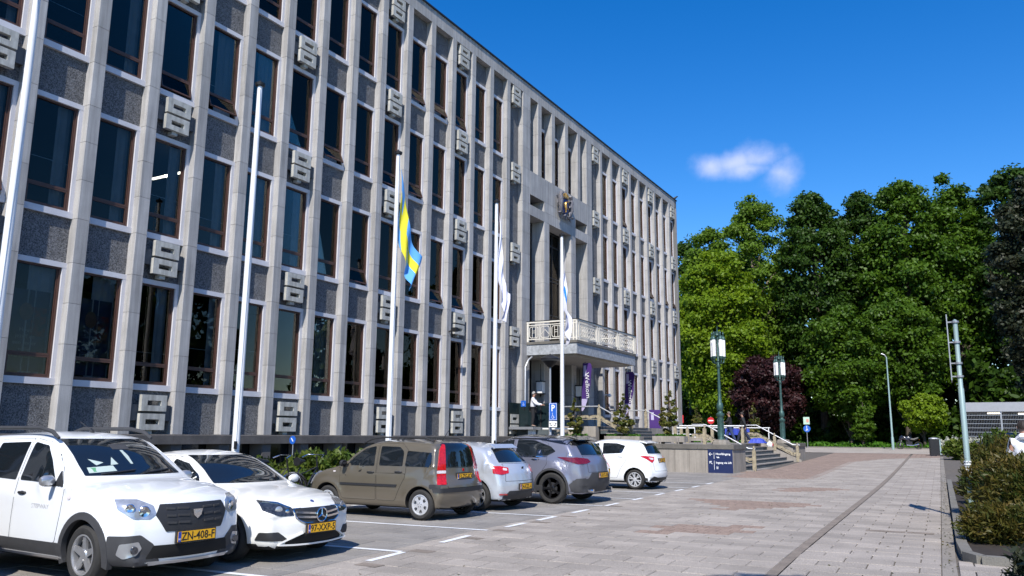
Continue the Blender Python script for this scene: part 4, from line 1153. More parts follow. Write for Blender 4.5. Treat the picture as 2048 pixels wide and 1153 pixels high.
# ---- small bronze-brown five door with tall tail lamps, seen from behind
def mk_panda():
    L, W = 3.54, 1.60
    prof = [(.08, .22), (.02, .32), (0, .5), (.04, .66), (.14, .78), (.40, .90), (.72, .98), (.92, 1.05), (1.20, 1.27), (1.46, 1.41), (1.72, 1.475), (2.2, 1.50), (2.8, 1.485), (3.20, 1.45), (3.31, 1.38), (3.37, 1.15), (3.41, .92), (3.44, .80), (3.52, .68), (3.54, .5), (3.50, .36), (3.44, .27)]
    c = Car(L, W, prof, straight(.92, .98, L), under=.21, tumble=.26, ff=(.7, .11), rr=(.5, .07), inset_x=.11, roofz=1.47, edge=.075, wheels=(.66, 2.96), wr=.288, arch=.335)
    pm_ = paint('bronze_brown_paint', (.185, .158, .118), .45, .3)
    root = empty('parked_car', (0, 0, 0), 0, 'olive-brown five-door mini with roof rails and tall red tail lamps', 'car', 'cars parked in the bays')
    g_ = M['car_glass']
    spec = dict(side=[('door', [(1.06, .34), (.98, .55), (.98, .95), (1.28, 1.22), (1.52, 1.37), (1.86, 1.42), (1.90, .34)], None, 0),
                      ('door', [(1.93, .34), (1.89, 1.42), (2.44, 1.41), (2.60, 1.28), (2.60, .80), (2.48, .60), (2.36, .34)], None, 0),
                      ('window', [(1.13, .98), (1.33, 1.17), (1.55, 1.31), (1.79, 1.36), (1.83, .98)], g_, .008),
                      ('window', [(1.95, .99), (1.92, 1.36), (2.38, 1.35), (2.50, 1.26), (2.52, .99)], g_, .008),
                      ('window', [(2.58, .99), (2.58, 1.28), (3.16, 1.25), (3.20, .99)], g_, .008),
                      ('strip', [(1.00, .60), (1.00, .645), (2.42, .645), (2.40, .60)], M['trim'], .018),
                      ('side_repeater', [(.80, .84), (.80, .865), (.86, .865), (.86, .84)], M['lamp_white'], .01),
                      ('bumper_strip', [(3.18, .60), (3.18, .67), (3.6, .67), (3.6, .60)], M['trim'], .016)],
                handles=[(1.76, .86), (2.44, .88)], handle_mat=M['trim'], mirror=(1.12, 1.02), mirror_mat=M['trim'],
                ends=[('windscreen', [(-.60, 1.07), (-.50, 1.40), (.50, 1.40), (.60, 1.07)], 'F', g_, .006),
                      ('headlight*', [(.40, .62), (.42, .76), (.70, .78), (.72, .62)], 'F', M['lamp_clear'], .008),
                      ('rear_window', [(-.53, .985), (-.50, 1.40), (-.40, 1.43), (.40, 1.43), (.50, 1.40), (.53, .985)], 'B', g_, .008),
                      ('tailgate_seal', [(-.575, .60), (-.575, .975), (.575, .975), (.575, .60)], 'B', M['under'], .0012),
                      ('tailgate', [(-.567, .608), (-.567, .968), (.567, .968), (.567, .608)], 'B', pm_, .004),
                      ('tail_light*', [(.50, .925), (.50, 1.40), (.56, 1.41), (.62, 1.32), (.68, .925)], -45, M['lamp_red'], .012),
                      ('tail_light_clear*', [(.50, .87), (.50, .922), (.685, .922), (.69, .87)], -45, M['lamp_white'], .012),
                      ('tail_light_lower*', [(.50, .665), (.50, .867), (.69, .867), (.69, .665)], -45, M['lamp_red'], .012),
                      ('plate_recess', [(-.26, .74), (-.26, .875), (.26, .875), (.26, .74)], 'B', M['trim'], .006),
                      ('bumper_moulding', [(-.8, .52), (-.8, .60), (.8, .60), (.8, .52)], 'B', M['trim'], .014)],
                wheel=wheel_meshes(.288, .185, 6, 'cover', M['hubcap'], .17), track=.10)
    build_car(root, c, pm_, spec)
    for s_ in (-1, 1):
        b = mb(); b.tube([(L/2-1.40, s_*.60, 1.41), (L/2-1.62, s_*.585, 1.50), (L/2-1.9, s_*.58, 1.535), (L/2-2.9, s_*.58, 1.535), (L/2-3.12, s_*.59, 1.46)], .017, 7)
        for x in (2.25, 2.37): b.tube([(L/2-x, s_*.58, 1.47), (L/2-x, s_*.58, 1.53)], .024, 6)
        link('roof_rail', b.mesh('roof_rail', M['trim'], True), root)
    b = mb(); b.tube([(L/2-2.9, 0, 1.47), (L/2-3.12, 0, 1.76)], [.009, .003], 4); link('aerial', b.mesh('aerial', M['trim']), root)
    link('exhaust', mb().tube([(-L/2+.25, -.42, .25), (-L/2+.02, -.42, .24)], .028, 8).mesh('exhaust', M['trim']), root)
    link('maker_badge', mb().lathe([(.001, -.006), (.03, -.006), (.032, 0)], 12, axis='X').mesh('maker_badge', M['lamp_red']), root, (-L/2+.125, 0, .925))
    plate(root, c, 'B', 0, .80, '13-ZG-KX', mount=.012)
    return root, c

def generic(L, W, H, prof, name, label, pm_, side, ends, wheels, wr, wheel, mirror, plate_txt, pz, belt, extra=None, tumble=.4, handles=(), rr=(.7, .11), arch_mat=None, under=.2, handle_mat=None, track=.115, arch_w=.06, inset=.15):
    c = Car(L, W, prof, belt, under=under, tumble=tumble, ff=(.9, .13), rr=rr, inset_x=inset, roofz=H-.02, wheels=wheels, wr=wr, arch=wr+.048)
    root = empty('parked_car', (0, 0, 0), 0, label, 'car', 'cars parked in the bays')
    spec = dict(side=side, ends=ends, handles=handles, mirror=mirror, wheel=wheel, arch_mat=arch_mat, track=track, arch_w=arch_w)
    if handle_mat: spec['handle_mat'] = handle_mat
    build_car(root, c, pm_, spec)
    if extra: extra(root, c)
    if plate_txt: plate(root, c, 'B', 0, pz, plate_txt, mount=.012)
    return root, c
g_ = M['car_glass']
# ---- light silver-blue hatchback (third from the front)
def mk_ibiza():
    pm_ = paint('silver_blue_paint', (.60, .63, .68), .45, .3)
    prof = [(.12, .2), (.03, .32), (0, .5), (.05, .64), (.3, .76), (.8, .88), (1.12, .95), (1.35, 1.05), (1.75, 1.28), (2.1, 1.40), (2.45, 1.44), (2.95, 1.425), (3.35, 1.37), (3.52, 1.30), (3.76, 1.08), (3.90, .96), (3.98, .84), (4.02, .70), (4.05, .5), (4.0, .34), (3.93, .26)]
    side = [('door', [(1.40, .32), (1.32, .62), (1.34, .92), (1.62, 1.13), (1.98, 1.31), (2.46, 1.36), (2.55, .9), (2.55, .34)], None, 0),
            ('window', [(1.50, .97), (1.72, 1.13), (2.02, 1.28), (2.40, 1.33), (2.46, .99)], g_, .008),
            ('window', [(2.56, 1.0), (2.52, 1.32), (2.90, 1.30), (3.16, 1.20), (3.26, 1.06)], g_, .008)]
    ends = [('windscreen', [(-.62, 1.0), (-.52, 1.36), (.52, 1.36), (.62, 1.0)], 'F', g_, .006), ('headlight*', [(.42, .60), (.44, .70), (.82, .76), (.80, .62)], 'F', M['lamp_clear'], .008),
            ('rear_window', [(-.60, 1.01), (-.46, 1.30), (.46, 1.30), (.60, 1.01)], 'B', g_, .008),
            ('tailgate_seal', [(-.62, .62), (-.56, .99), (.56, .99), (.62, .62)], 'B', M['under'], .0012),
            ('tailgate', [(-.61, .628), (-.552, .982), (.552, .982), (.61, .628)], 'B', pm_, .004),
            ('tail_light*', [(.46, .79), (.46, .90), (.66, .935), (.84, .935), (.82, .79), (.64, .76)], -45, M['lamp_red'], .012),
            ('tail_light_clear*', [(.50, .84), (.50, .885), (.60, .90), (.60, .85)], -45, M['lamp_white'], .015),
            ('bumper_diffuser', [(-.70, .24), (-.52, .42), (.52, .42), (.70, .24)], 'B', M['cladding'], .008),
            ('rear_reflector*', [(.55, .335), (.55, .355), (.75, .365), (.75, .34)], 'B', M['lamp_red'], .014)]
    def extra(root, c):
        link('spoiler', mb().prism([(-1.18-.25, 1.375), (-1.50, 1.30), (-1.54, 1.315), (-1.2-.2, 1.40)], -.50, .50, 'XZ').mesh('spoiler', pm_), root)
        b = mb(); b.tube([(-.9, 0, 1.43), (-1.08, 0, 1.62)], [.008, .003], 4); link('aerial', b.mesh('aerial', M['trim']), root)
        link('maker_badge', mb().box(-.006, .006, -.035, .035, -.04, .04).mesh('maker_badge', M['trim']), root, (-c.L/2+.085, 0, .88), rot=(0, R(-15), 0))
    return generic(4.05, 1.69, 1.44, prof, 'ibiza', 'light silver-blue hatchback with rounded red lamps between the brown mini and the black-roofed car', pm_, side, ends, (.83, 3.30), .31,
                   wheel_meshes(.31, .215, 7, 'twin', M['alloy']), (1.56, 1.02), '24-KZL-6', .50, straight(.88, 1.0, 4.05), extra, handles=[(2.38, .90)])
# ---- grey-lilac crossover with black roof
def mk_suv():
    pm_ = paint('silver_lilac_paint', (.25, .255, .32), .5, .3)
    prof = [(.12, .26), (.03, .38), (0, .6), (.04, .76), (.2, .90), (.7, 1.0), (1.15, 1.06), (1.42, 1.16), (1.82, 1.42), (2.15, 1.56), (2.5, 1.61), (3.1, 1.60), (3.6, 1.555), (3.95, 1.49), (4.20, 1.25), (4.30, 1.11), (4.40, 1.0), (4.45, .82), (4.477, .62), (4.44, .42), (4.38, .32)]
    L = 4.477
    side = [('door', [(1.45, .40), (1.38, .68), (1.38, 1.03), (1.72, 1.28), (2.08, 1.50), (2.44, 1.54), (2.50, .40)], None, 0),
            ('door', [(2.53, .40), (2.47, 1.54), (3.0, 1.53), (3.40, 1.40), (3.40, .92), (3.24, .70), (3.08, .40)], None, 0),
            ('window', [(1.60, 1.09), (1.84, 1.27), (2.12, 1.44), (2.42, 1.49), (2.46, 1.09)], g_, .008),
            ('window', [(2.54, 1.095), (2.52, 1.49), (3.0, 1.475), (3.48, 1.33), (3.62, 1.22), (3.40, 1.115)], g_, .008),
            ('roof_side_black', [(1.72, 1.31), (1.90, 1.50), (2.12, 1.625), (3.1, 1.63), (3.95, 1.53), (4.14, 1.34), (3.70, 1.40), (3.1, 1.49), (2.3, 1.50), (1.86, 1.33)], M['rim_black'], .007),
            ('sill_cladding', [(1.2, .24), (1.2, .42), (3.3, .42), (3.3, .24)], M['cladding'], .016),
            ('strip', [(2.5, 1.075), (2.5, 1.09), (3.4, 1.105), (3.4, 1.09)], M['chrome'], .014)]
    ends = [('windscreen', [(-.68, 1.12), (-.56, 1.54), (.56, 1.54), (.68, 1.12)], 'F', g_, .006), ('headlight*', [(.45, .75), (.45, .86), (.88, .90), (.86, .78)], 'F', M['lamp_clear'], .008),
            ('rear_window', [(-.62, 1.14), (-.50, 1.46), (.50, 1.46), (.62, 1.14)], 'B', g_, .009),
            ('tail_light*', [(.42, .98), (.48, 1.05), (.80, 1.085), (1.20, 1.09), (1.02, 1.0), (.80, .93), (.55, .94)], -45, M['lamp_darkred'], .012),
            ('bumper_black', [(-.95, .28), (-.95, .55), (-.62, .60), (-.50, .73), (.50, .73), (.62, .60), (.95, .55), (.95, .28)], 'B', M['cladding'], .010),
            ('tailgate_seal', [(-.60, .74), (-.60, 1.12), (.60, 1.12), (.60, .74)], 'B', M['under'], .0012),
            ('tailgate', [(-.592, .748), (-.592, 1.112), (.592, 1.112), (.592, .748)], 'B', pm_, .004)]
    def extra(root, c):
        # black roof skin
        pb_ = c.patch([(-.56, L/2-1.95), (.56, L/2-1.95), (.57, L/2-3.0), (.52, L/2-3.92), (-.52, L/2-3.92), (-.57, L/2-3.0)], 'T', .006, .1)
        link('roof', pb_.mesh('roof', M['rim_black'], True), root)
        for sd_ in ('R', 'L'):
            pb_ = c.patch([(c.L/2-p[0], p[1]) for p in [(4.05, .30), (4.0, .46), (4.18, .60), (4.48, .62), (4.48, .30)]], sd_, .014, .05)
            if pb_: link('bumper_black_return', pb_.mesh('bumper_black_return', M['cladding'], True), root)
        link('spoiler', mb().prism([(-1.60, 1.545), (-1.82, 1.475), (-1.86, 1.50), (-1.6, 1.575)], -.56, .56, 'XZ').mesh('spoiler', M['rim_black']), root)
        b = mb(); b.prism([(-1.38, 1.57), (-1.54, 1.56), (-1.53, 1.64)], -.02, .02, 'XZ'); link('aerial_fin', b.mesh('aerial_fin', M['rim_black']), root)
        for s_ in (-1, 1): link('exhaust', mb().tube([(-L/2+.25, s_*.55, .33), (-L/2+.01, s_*.55, .32)], .04, 10).mesh('exhaust', M['chrome']), root)
    return generic(L, 1.86, 1.61, prof, 'suv', 'silver-lilac crossover with gloss black roof and black wheels', pm_, side, ends, (.86, 3.535), .365,
                   wheel_meshes(.365, .25, 5, 'twin', M['rim_black'], .225), (1.62, 1.14), 'K-017-XB', .665, straight(1.02, 1.12, L), extra, tumble=.42, handles=[(2.28, 1.0), (3.08, 1.03)], arch_mat=M['cladding'], under=.24, handle_mat=M['chrome'], arch_w=.045)
# ---- small white hatchback at the end of the row
def mk_yaris():
    pm_ = paint('pure_white_paint', (.82, .83, .84))
    L = 3.95
    prof = [(.12, .22), (.03, .34), (0, .5), (.04, .66), (.28, .82), (.66, .93), (.95, 1.01), (1.2, 1.15), (1.55, 1.35), (1.9, 1.47), (2.25, 1.51), (2.8, 1.495), (3.3, 1.44), (3.5, 1.37), (3.68, 1.15), (3.77, 1.0), (3.86, .86), (3.90, .7), (3.945, .5), (3.90, .34), (3.84, .27)]
    side = [('door', [(1.22, .34), (1.15, .60), (1.16, .98), (1.48, 1.20), (1.82, 1.38), (2.14, 1.43), (2.2, .34)], None, 0),
            ('door', [(2.23, .34), (2.17, 1.43), (2.7, 1.42), (2.98, 1.32), (3.0, .86), (2.82, .62), (2.70, .34)], None, 0),
            ('window', [(1.33, 1.02), (1.58, 1.19), (1.86, 1.33), (2.07, 1.38), (2.13, 1.04)], g_, .008),
            ('window', [(2.23, 1.045), (2.20, 1.38), (2.68, 1.37), (2.95, 1.30), (2.86, 1.08)], g_, .008)]
    ends = [('windscreen', [(-.62, 1.06), (-.50, 1.42), (.50, 1.42), (.62, 1.06)], 'F', g_, .006), ('headlight*', [(.42, .66), (.44, .78), (.80, .84), (.80, .68)], 'F', M['lamp_clear'], .008),
            ('rear_window', [(-.58, 1.07), (-.47, 1.37), (.47, 1.37), (.58, 1.07)], 'B', g_, .009),
            ('tail_light*', [(.42, .97), (.46, .87), (.56, .80), (.66, .85), (.92, .99), (.86, 1.01)], -45, M['lamp_red'], .012),
            ('tail_light_clear*', [(.47, .94), (.50, .88), (.60, .89), (.66, .95)], -45, M['lamp_white'], .015),
            ('bumper_lower', [(-.80, .26), (-.60, .40), (-.40, .36), (.40, .36), (.60, .40), (.80, .26)], 'B', M['trim'], .010),
            ('tailgate_seal', [(-.56, .55), (-.56, 1.05), (.56, 1.05), (.56, .55)], 'B', M['under'], .0012),
            ('tailgate', [(-.553, .556), (-.553, 1.043), (.553, 1.043), (.553, .556)], 'B', pm_, .004),
            ('plate_recess', [(-.24, .80), (-.24, .93), (.24, .93), (.24, .80)], 'B', M['cladding'], .006)]
    def extra(root, c):
        for sd_ in ('R', 'L'):
            pb_ = c.patch([(c.L/2-p[0], p[1]) for p in [(3.55, .28), (3.62, .36), (3.78, .33), (3.95, .36), (3.95, .28)]], sd_, .011, .05)
            if pb_: link('bumper_lower_return', pb_.mesh('bumper_lower_return', M['trim'], True), root)
        link('spoiler', mb().prism([(-1.35, 1.435), (-1.58, 1.37), (-1.62, 1.39), (-1.36, 1.46)], -.50, .50, 'XZ').mesh('spoiler', pm_), root)
        b = mb(); b.tube([(-.5, 0, 1.49), (-.62, 0, 1.72)], [.007, .003], 4); link('aerial', b.mesh('aerial', M['trim']), root)
    return generic(L, 1.695, 1.51, prof, 'yaris', 'small white hatchback at the far end of the row by the concrete terrace wall', pm_, side, ends, (.76, 3.27), .30,
                   wheel_meshes(.30, .21, 6, 'vee', M['hubcap']), (1.36, 1.08), 'PT-382-K', .865, straight(.96, 1.03, L), extra, tumble=.36, handles=[(2.02, .95), (2.82, .98)], handle_mat=pm_)
# ---- silver-grey small car mostly hidden
def mk_hidden(lab, col, metal=.5, rough=.3):
    pm_ = paint('body_paint', col, metal, rough)
    L = 3.7
    prof = [(.12, .22), (.03, .34), (0, .5), (.04, .68), (.28, .86), (.66, .97), (.90, 1.03), (1.15, 1.18), (1.5, 1.38), (1.8, 1.47), (2.2, 1.49), (2.8, 1.48), (3.2, 1.42), (3.35, 1.3), (3.46, 1.05), (3.55, .9), (3.64, .75), (3.68, .55), (3.65, .38), (3.6, .28)]
    side = [('door', [(1.20, .34), (1.12, .60), (1.14, 1.0), (1.45, 1.22), (1.8, 1.39), (2.06, 1.42), (2.1, .34)], None, 0),
            ('window', [(1.30, 1.03), (1.55, 1.20), (1.82, 1.34), (2.0, 1.37), (2.04, 1.04)], g_, .008),
            ('window', [(2.16, 1.04), (2.13, 1.37), (2.7, 1.36), (2.9, 1.25), (2.92, 1.08)], g_, .008)]
    ends = [('windscreen', [(-.62, 1.06), (-.50, 1.40), (.50, 1.40), (.62, 1.06)], 'F', g_, .006), ('headlight*', [(.42, .66), (.44, .78), (.80, .84), (.80, .68)], 'F', M['lamp_clear'], .008),
            ('rear_window', [(-.56, 1.05), (-.48, 1.37), (.48, 1.37), (.56, 1.05)], 'B', g_, .009),
            ('tail_light*', [(.50, .70), (.50, 1.0), (.62, 1.05), (.68, .70)], -45, M['lamp_red'], .012)]
    return generic(L, 1.66, 1.49, prof, 'small', lab, pm_, side, ends, (.74, 3.05), .295, wheel_meshes(.295, .2, 6, 'vee', M['hubcap']), (1.33, 1.08), 'NH-590-T', .62, straight(.97, 1.02, L), None, tumble=.34, handles=[(1.95, .95)])

r_, c_ = mk_mpv(); r_.scale = (.975, .975, 1.02); rr_ = R(-2); r_.rotation_euler = (0, 0, rr_); q_ = .975*4.52/2; r_.location = (11.12-q_*math.cos(rr_), 6.70-q_*math.sin(rr_), G(6.7))
r_, c_ = mk_hatch(); r_.scale = (.98,)*3; q_ = .98*4.29/2; r_.rotation_euler = (0, 0, rr_); r_.location = (11.28-q_*math.cos(rr_), 8.62-q_*math.sin(rr_), G(8.6))
r_, c_ = mk_panda(); place(r_, 10.44-3.54/2, 13.65, -1)
r_, c_ = mk_ibiza(); place(r_, 10.42-4.05/2, 16.02, -1)
r_, c_ = mk_suv(); place(r_, 11.15-4.477/2, 18.62, -1)
r_, c_ = mk_hidden('grey-silver small car between the crossover and the white hatchback, mostly hidden', (.42, .43, .45)); place(r_, 9.95-3.7/2, 21.7, -1)
r_, c_ = mk_yaris(); place(r_, 10.66-3.95/2, 24.6, -1)
r_, c_ = mk_hidden('dark blue tall small van in the bay before the white family car', (.02, .03, .07)); place(r_, 9.6-3.7/2, 4.05, -1); r_.location.z = G(4); r_.scale = (1, 1, 1.28)
# ================================================================== PAVING
TH = .033; OX = 19.16
def UV(u, v): return OX+u*math.cos(TH)-v*math.sin(TH), u*math.sin(TH)+v*math.cos(TH)
def inv(X, Y):
    dx = X-OX; return dx*math.cos(TH)+Y*math.sin(TH), -dx*math.sin(TH)+Y*math.cos(TH)
M['paver'] = pmat('concrete_paver', (.315, .278, .242), .9, var=.17, scale=1.0, bump=.0015, bscale=120, spk=.30, spk_scale=75, rnd=.13)
M['paver_dark'] = pmat('parking_paver', (.235, .218, .20), .92, var=.2, scale=.9, bump=.0015, bscale=120, spk=.2, spk_scale=80, rnd=.08)
M['brickp'] = pmat('brown_brick_paving', (.25, .185, .15), .92, var=.12, scale=1.6, bump=.002, bscale=60, spk=.18, spk_scale=14, rnd=.1)
M['paver_gutter'] = pmat('gutter_stone', (.24, .215, .185), .92, var=.2, scale=2, spk=.2, spk_scale=60)
M['band'] = pmat('dark_paving_band', (.205, .17, .14), .95, var=.2, scale=3, spk=.2, spk_scale=60)
M['marking'] = pmat('white_road_paint', (.72, .73, .74), .7, var=.12, scale=6, spk=.1, spk_scale=60)
SW, SD = .60, .425
pr = random.Random(11)
def slab_shape(w, d, dz=.004):
    g_ = .005; c = .006
    return [(g_, g_, 0), (w-g_, g_, 0), (w-g_, d-g_, 0), (g_, d-g_, 0), (g_+c, g_+c, .012), (w-g_-c, g_+c, .012), (w-g_-c, d-g_-c, .012), (g_+c, d-g_-c, .012)]
SF = [(4, 5, 6, 7), (0, 1, 5, 4), (1, 2, 6, 5), (2, 3, 7, 6), (3, 0, 4, 7)]
def poly_in(x, y, P):
    c = False; j = len(P)-1
    for i in range(len(P)):
        if ((P[i][1] > y) != (P[j][1] > y)) and (x < (P[j][0]-P[i][0])*(y-P[i][1])/(P[j][1]-P[i][1])+P[i][0]): c = not c
        j = i
    return c
patches = [[(12.75, 21.6), (13.7, 21.6), (15.5, 21.3), (15.6, 20.5), (15.0, 20.2), (14.6, 18.8), (13.9, 18.5), (13.8, 19.8), (12.7, 20.6)],
           [(13.4, 27.9), (15.2, 28.3), (15.3, 27.2), (14.5, 25.8), (13.9, 25.9), (13.6, 26.8)],
           [(13.8, 14.6), (15.5, 15.7), (15.6, 15.0), (15.3, 14.0), (14.3, 13.4), (14.0, 13.9)]]
bigbrick = [(10.4, 33.0), (13.5, 32.7), (13.4, 36), (13.1, 42), (12.8, 50), (14, 56), (17.6, 60.5), (17.6, 66.5), (5, 68), (5, 55), (9.3, 52), (9.9, 38)]
def cell_kind(u, v):
    X, Y = UV(u, v)
    if poly_in(X, Y, bigbrick): return 2
    if any(poly_in(X, Y, P) for P in patches): return 1
    return 0
cells = []       # (u, v, w, kind, zone)
v = 5.9; row = 0
while v < 66:
    for (ua, ub, zone) in ((-7.2, -2.055, 0), (-1.915, -.17, 0), (-15.6, -7.2, 1), (.02, 1.6, 2)):
        if zone == 1 and v > 40: continue
        if zone == 2 and v > 12.4: continue
        u = ua
        off = (row % 2)*SW/2 + (.0 if zone == 0 else .13)
        first = True
        while u < ub-.05:
            w = SW if not first else max(.18, SW-off)
            first = False; w = min(w, ub-u); w = ub-u if ub-u-w < .06 else w
            cells.append((u, v, w, cell_kind(u+w/2, v+SD/2), zone)); u += w
    v += SD; row += 1
def dist(c):
    X, Y = UV(c[0]+c[2]/2, c[1]); return (X-CAM.x)**2+(Y-CAM.y)**2
def visible(c):
    X, Y = UV(c[0]+c[2]/2, c[1]+SD/2); px, py = proj(X, Y, 0)
    return 0 < px < 2048 and py < 1160
near = sorted([c for c in cells if c[4] in (0, 2) and visible(c) and c[3] == 0 and abs(c[2]-SW) < .01], key=dist)[:280]
ns = set(near)
SLM = MB().add(slab_shape(SW, SD), SF).mesh('paving_slab', M['paver'], fix=False)
for c in near:
    X, Y = UV(c[0], c[1])
    o = link('paving_slab', SLM, pv, (X, Y, -.012+G(Y)+pr.uniform(-.0015, .0025)), rot=((.018 if Y < 12 else 0)+R(pr.uniform(-.2, .2)), R(pr.uniform(-.2, .2)), TH))
def joined(sel, mat, name, split=None):
    vs = []; fs = []; rn = []
    for c in sel:
        u, v, w, k, zn = c; dzz = pr.uniform(-.0015, .002)
        base = len(vs)
        for (x, y, z) in slab_shape(w, SD):
            X, Y = UV(u+x, v+y); vs.append((X, Y, z-.012+G(Y)+dzz))
        r_ = pr.random()
        for f in SF: fs.append(tuple(base+i for i in f)); rn.append(r_)
    me = bpy.data.meshes.new(name); me.from_pydata(vs, [], fs); me.materials.append(mat)
    at = me.attributes.new('rnd', 'FLOAT', 'FACE'); at.data.foreach_set('value', rn)
    return tag(link(name, me, pv), kind='stuff')
joined([c for c in cells if c not in ns and c[3] == 0 and c[4] != 1], M['paver'], 'paving_slabs')
joined([c for c in cells if c[4] == 1 and c[3] == 0], M['paver_dark'], 'parking_pavers')
# brick areas laid in half-size bricks
bv = []; bf = []; br = []
for c in cells:
    if c[3] == 0: continue
    u, v, w, k, zn = c; nx = max(1, round(w/.2)); ny = 4
    if v > 36: nx, ny = max(1, round(w/.3)), 2
    for i in range(nx):
        for j in range(ny):
            b0 = len(bv); uu, vv, ww, dd = u+w*i/nx, v+SD*j/ny, w/nx, SD/ny
            for (x, y, z) in slab_shape(ww, dd):
                X, Y = UV(uu+x, vv+y); bv.append((X, Y, z-.012+G(Y)))
            r_ = pr.random()
            for f in SF: bf.append(tuple(b0+q for q in f)); br.append(r_)
me = bpy.data.meshes.new('paving_bricks'); me.from_pydata(bv, [], bf); me.materials.append(M['brickp'])
me.attributes.new('rnd', 'FLOAT', 'FACE').data.foreach_set('value', br)
tag(link('paving_bricks', me, pv), kind='stuff')
# dark bands (drain line and edge gutter)
def strip(name, u0, u1, v0, v1, mat, dz=.002, n=24, parent=pv):
    b = mb(); vs = []
    for k in range(n+1):
        v = v0+(v1-v0)*k/n
        for u in (u0, u1):
            X, Y = UV(u, v); vs.append((X, Y, G(Y)+dz))
    b.add(vs, [(2*k, 2*k+1, 2*k+3, 2*k+2) for k in range(n)])
    return link(name, b.mesh(name, mat), parent)
strip('drain_band', -2.05, -1.92, 4, 61, M['band'])
strip('gutter', -.165, .0, 4, 61, M['paver_gutter'], .001)
strip('far_crossing', -14, 0.5, 66.3, 82, M['paver'], .006)
for u0, u1, vv in ((-1.35, -.72, 15.85), (-.70, -.28, 15.86)): strip('drain_cover', u0, u1, vv, vv+.26, M['band'], .004, 2)
# parking marks
def line_x(Y): return 12.42-.051*Y
def painted(name, pts, w, mat=M['marking'], dz=.0065):
    a, b_ = Vector((*pts[0], 0)), Vector((*pts[1], 0)); t = (b_-a).normalized(); n_ = Vector((-t.y, t.x, 0))*w/2
    vs = [tuple(p+q) for p, q in ((a, -n_), (b_, -n_), (b_, n_), (a, n_))]
    vs = [(x, y, G(y)+dz) for x, y, z in vs]
    return link(name, MB().add(vs, [(0, 1, 2, 3)]).mesh(name, mat), pv)
for Y in (4.75, 7.35, 9.64, 12.22, 15.01, 17.86, 20.27, 22.9, 25.6, 28.3):
    X = line_x(Y); painted('parking_line', [(X-5.0, Y-.32), (X-.05, Y)], .10)
for Ya, Yb in ((4.4, 5.2), (6.45, 7.35), (8.8, 9.62), (10.64, 11.5), (12.82, 13.6), (14.15, 15.0), (15.9, 16.8), (17.9, 18.8), (19.9, 20.7), (21.9, 22.7), (23.9, 24.8), (25.9, 26.8), (27.9, 28.8)):
    painted('parking_tick', [(line_x(Ya), Ya), (line_x(Yb), Yb)], .11)
for Y in (7.5, 9.75, 12.3, 15.1, 17.9, 8.5, 11.2, 13.8):
    painted('dark_marker_stone', [(line_x(Y)+.18, Y-.02), (line_x(Y)+.19, Y+.18)], .36, M['band'], .004)
# ================================================================== RIGHT HAND BED
M['kerb'] = pmat('kerb_concrete', (.17, .16, .14), .9, var=.15, scale=2, spk=.12, spk_scale=60)
def kerbline(pts, w=.14, h=.13, name='kerb'):
    out_ = []
    for (a, b_) in zip(pts[:-1], pts[1:]):
        a3 = Vector((a[0], a[1], G(a[1])+h/2-.02)); b3 = Vector((b_[0], b_[1], G(b_[1])+h/2-.02))
        L_ = (b3-a3).length; n_ = max(1, round(L_/1.0)); t = (b3-a3)/n_
        for k in range(n_):
            o = link(name, mb().beam(a3+t*k+t.normalized()*.004, a3+t*(k+1)-t.normalized()*.004, w, h).mesh(name, M['kerb'])); out_.append(o)
    return out_
kb = empty('kerb_edging', (18.9, 13, 0), 0, 'raised concrete kerb running along the shrub bed at the right edge', 'kerb')
kp = [UV(.10, 34), UV(.10, 27), UV(.10, 20), UV(.10, 14), UV(.14, 12.9), UV(.3, 12.55), UV(.7, 12.5), UV(3.4, 13.4)]
for o in kerbline(kp): 
    o.parent = kb; o.matrix_parent_inverse = Matrix.Translation((-18.9, -13, 0))
b = mb(); b.prism([UV(.15, 34), UV(.15, 12.95), UV(.35, 12.62), UV(3.3, 13.5), UV(4.6, 34)], 0, .07, 'XY')
tag(link('shrub_bed_soil', b.mesh('shrub_bed_soil', M['soil'])), kind='structure')
ground_sheet('side_road', 23.5, 95, -20, 83, .004, M['asph'])
# ================================================================== TERRACE
TX, TY0, TZ = 9.94, 35.66, 1.25
ter = empty('entrance_terrace', (5, 44, .1), 0, 'raised grey stone terrace with wide steps in front of the entrance', 'terrace')
def tp(name, mesh, **k): 
    o = link(name, mesh, ter, (-5, -44, -.1)); return tag(o, **k) if k else o
b = mb(); b.box(-.4, TX-.06, TY0+.06, 37.85, -.1, TZ-.02); b.box(-.4, 8.05, 37.85, 49.35, -.1, TZ-.02); b.box(-.4, TX-.06, 49.35, 52.9, -.1, TZ-.02)
tp('terrace_core', b.mesh('terrace_core', M['concrete']))
xs = [0.1, 1.2, 2.3, 3.4, 4.5, 5.6, 6.45, 7.35, 8.0, 8.72, TX]
for a_, b_ in zip(xs[:-1], xs[1:]): tp('wall_slab', mb().box(a_+.006, b_-.006, TY0, TY0+.055, -.05, 1.06).mesh('wall_slab', M['concrete']))
ys = [TY0+.06, 36.8, 37.85]
for a_, b_ in zip(ys[:-1], ys[1:]): tp('wall_slab', mb().box(TX-.055, TX, a_+.004, b_-.006, -.05, 1.06).mesh('wall_slab', M['concrete']))
for a_, b_ in ((49.4, 51.1), (51.1, 52.9)): tp('wall_slab', mb().box(TX-.055, TX, a_+.004, b_-.006, -.05, 1.06).mesh('wall_slab', M['concrete']))
tp('wall_slab', mb().box(8.1, TX-.06, 49.345, 49.40, -.05, 1.06).mesh('wall_slab', M['concrete']))
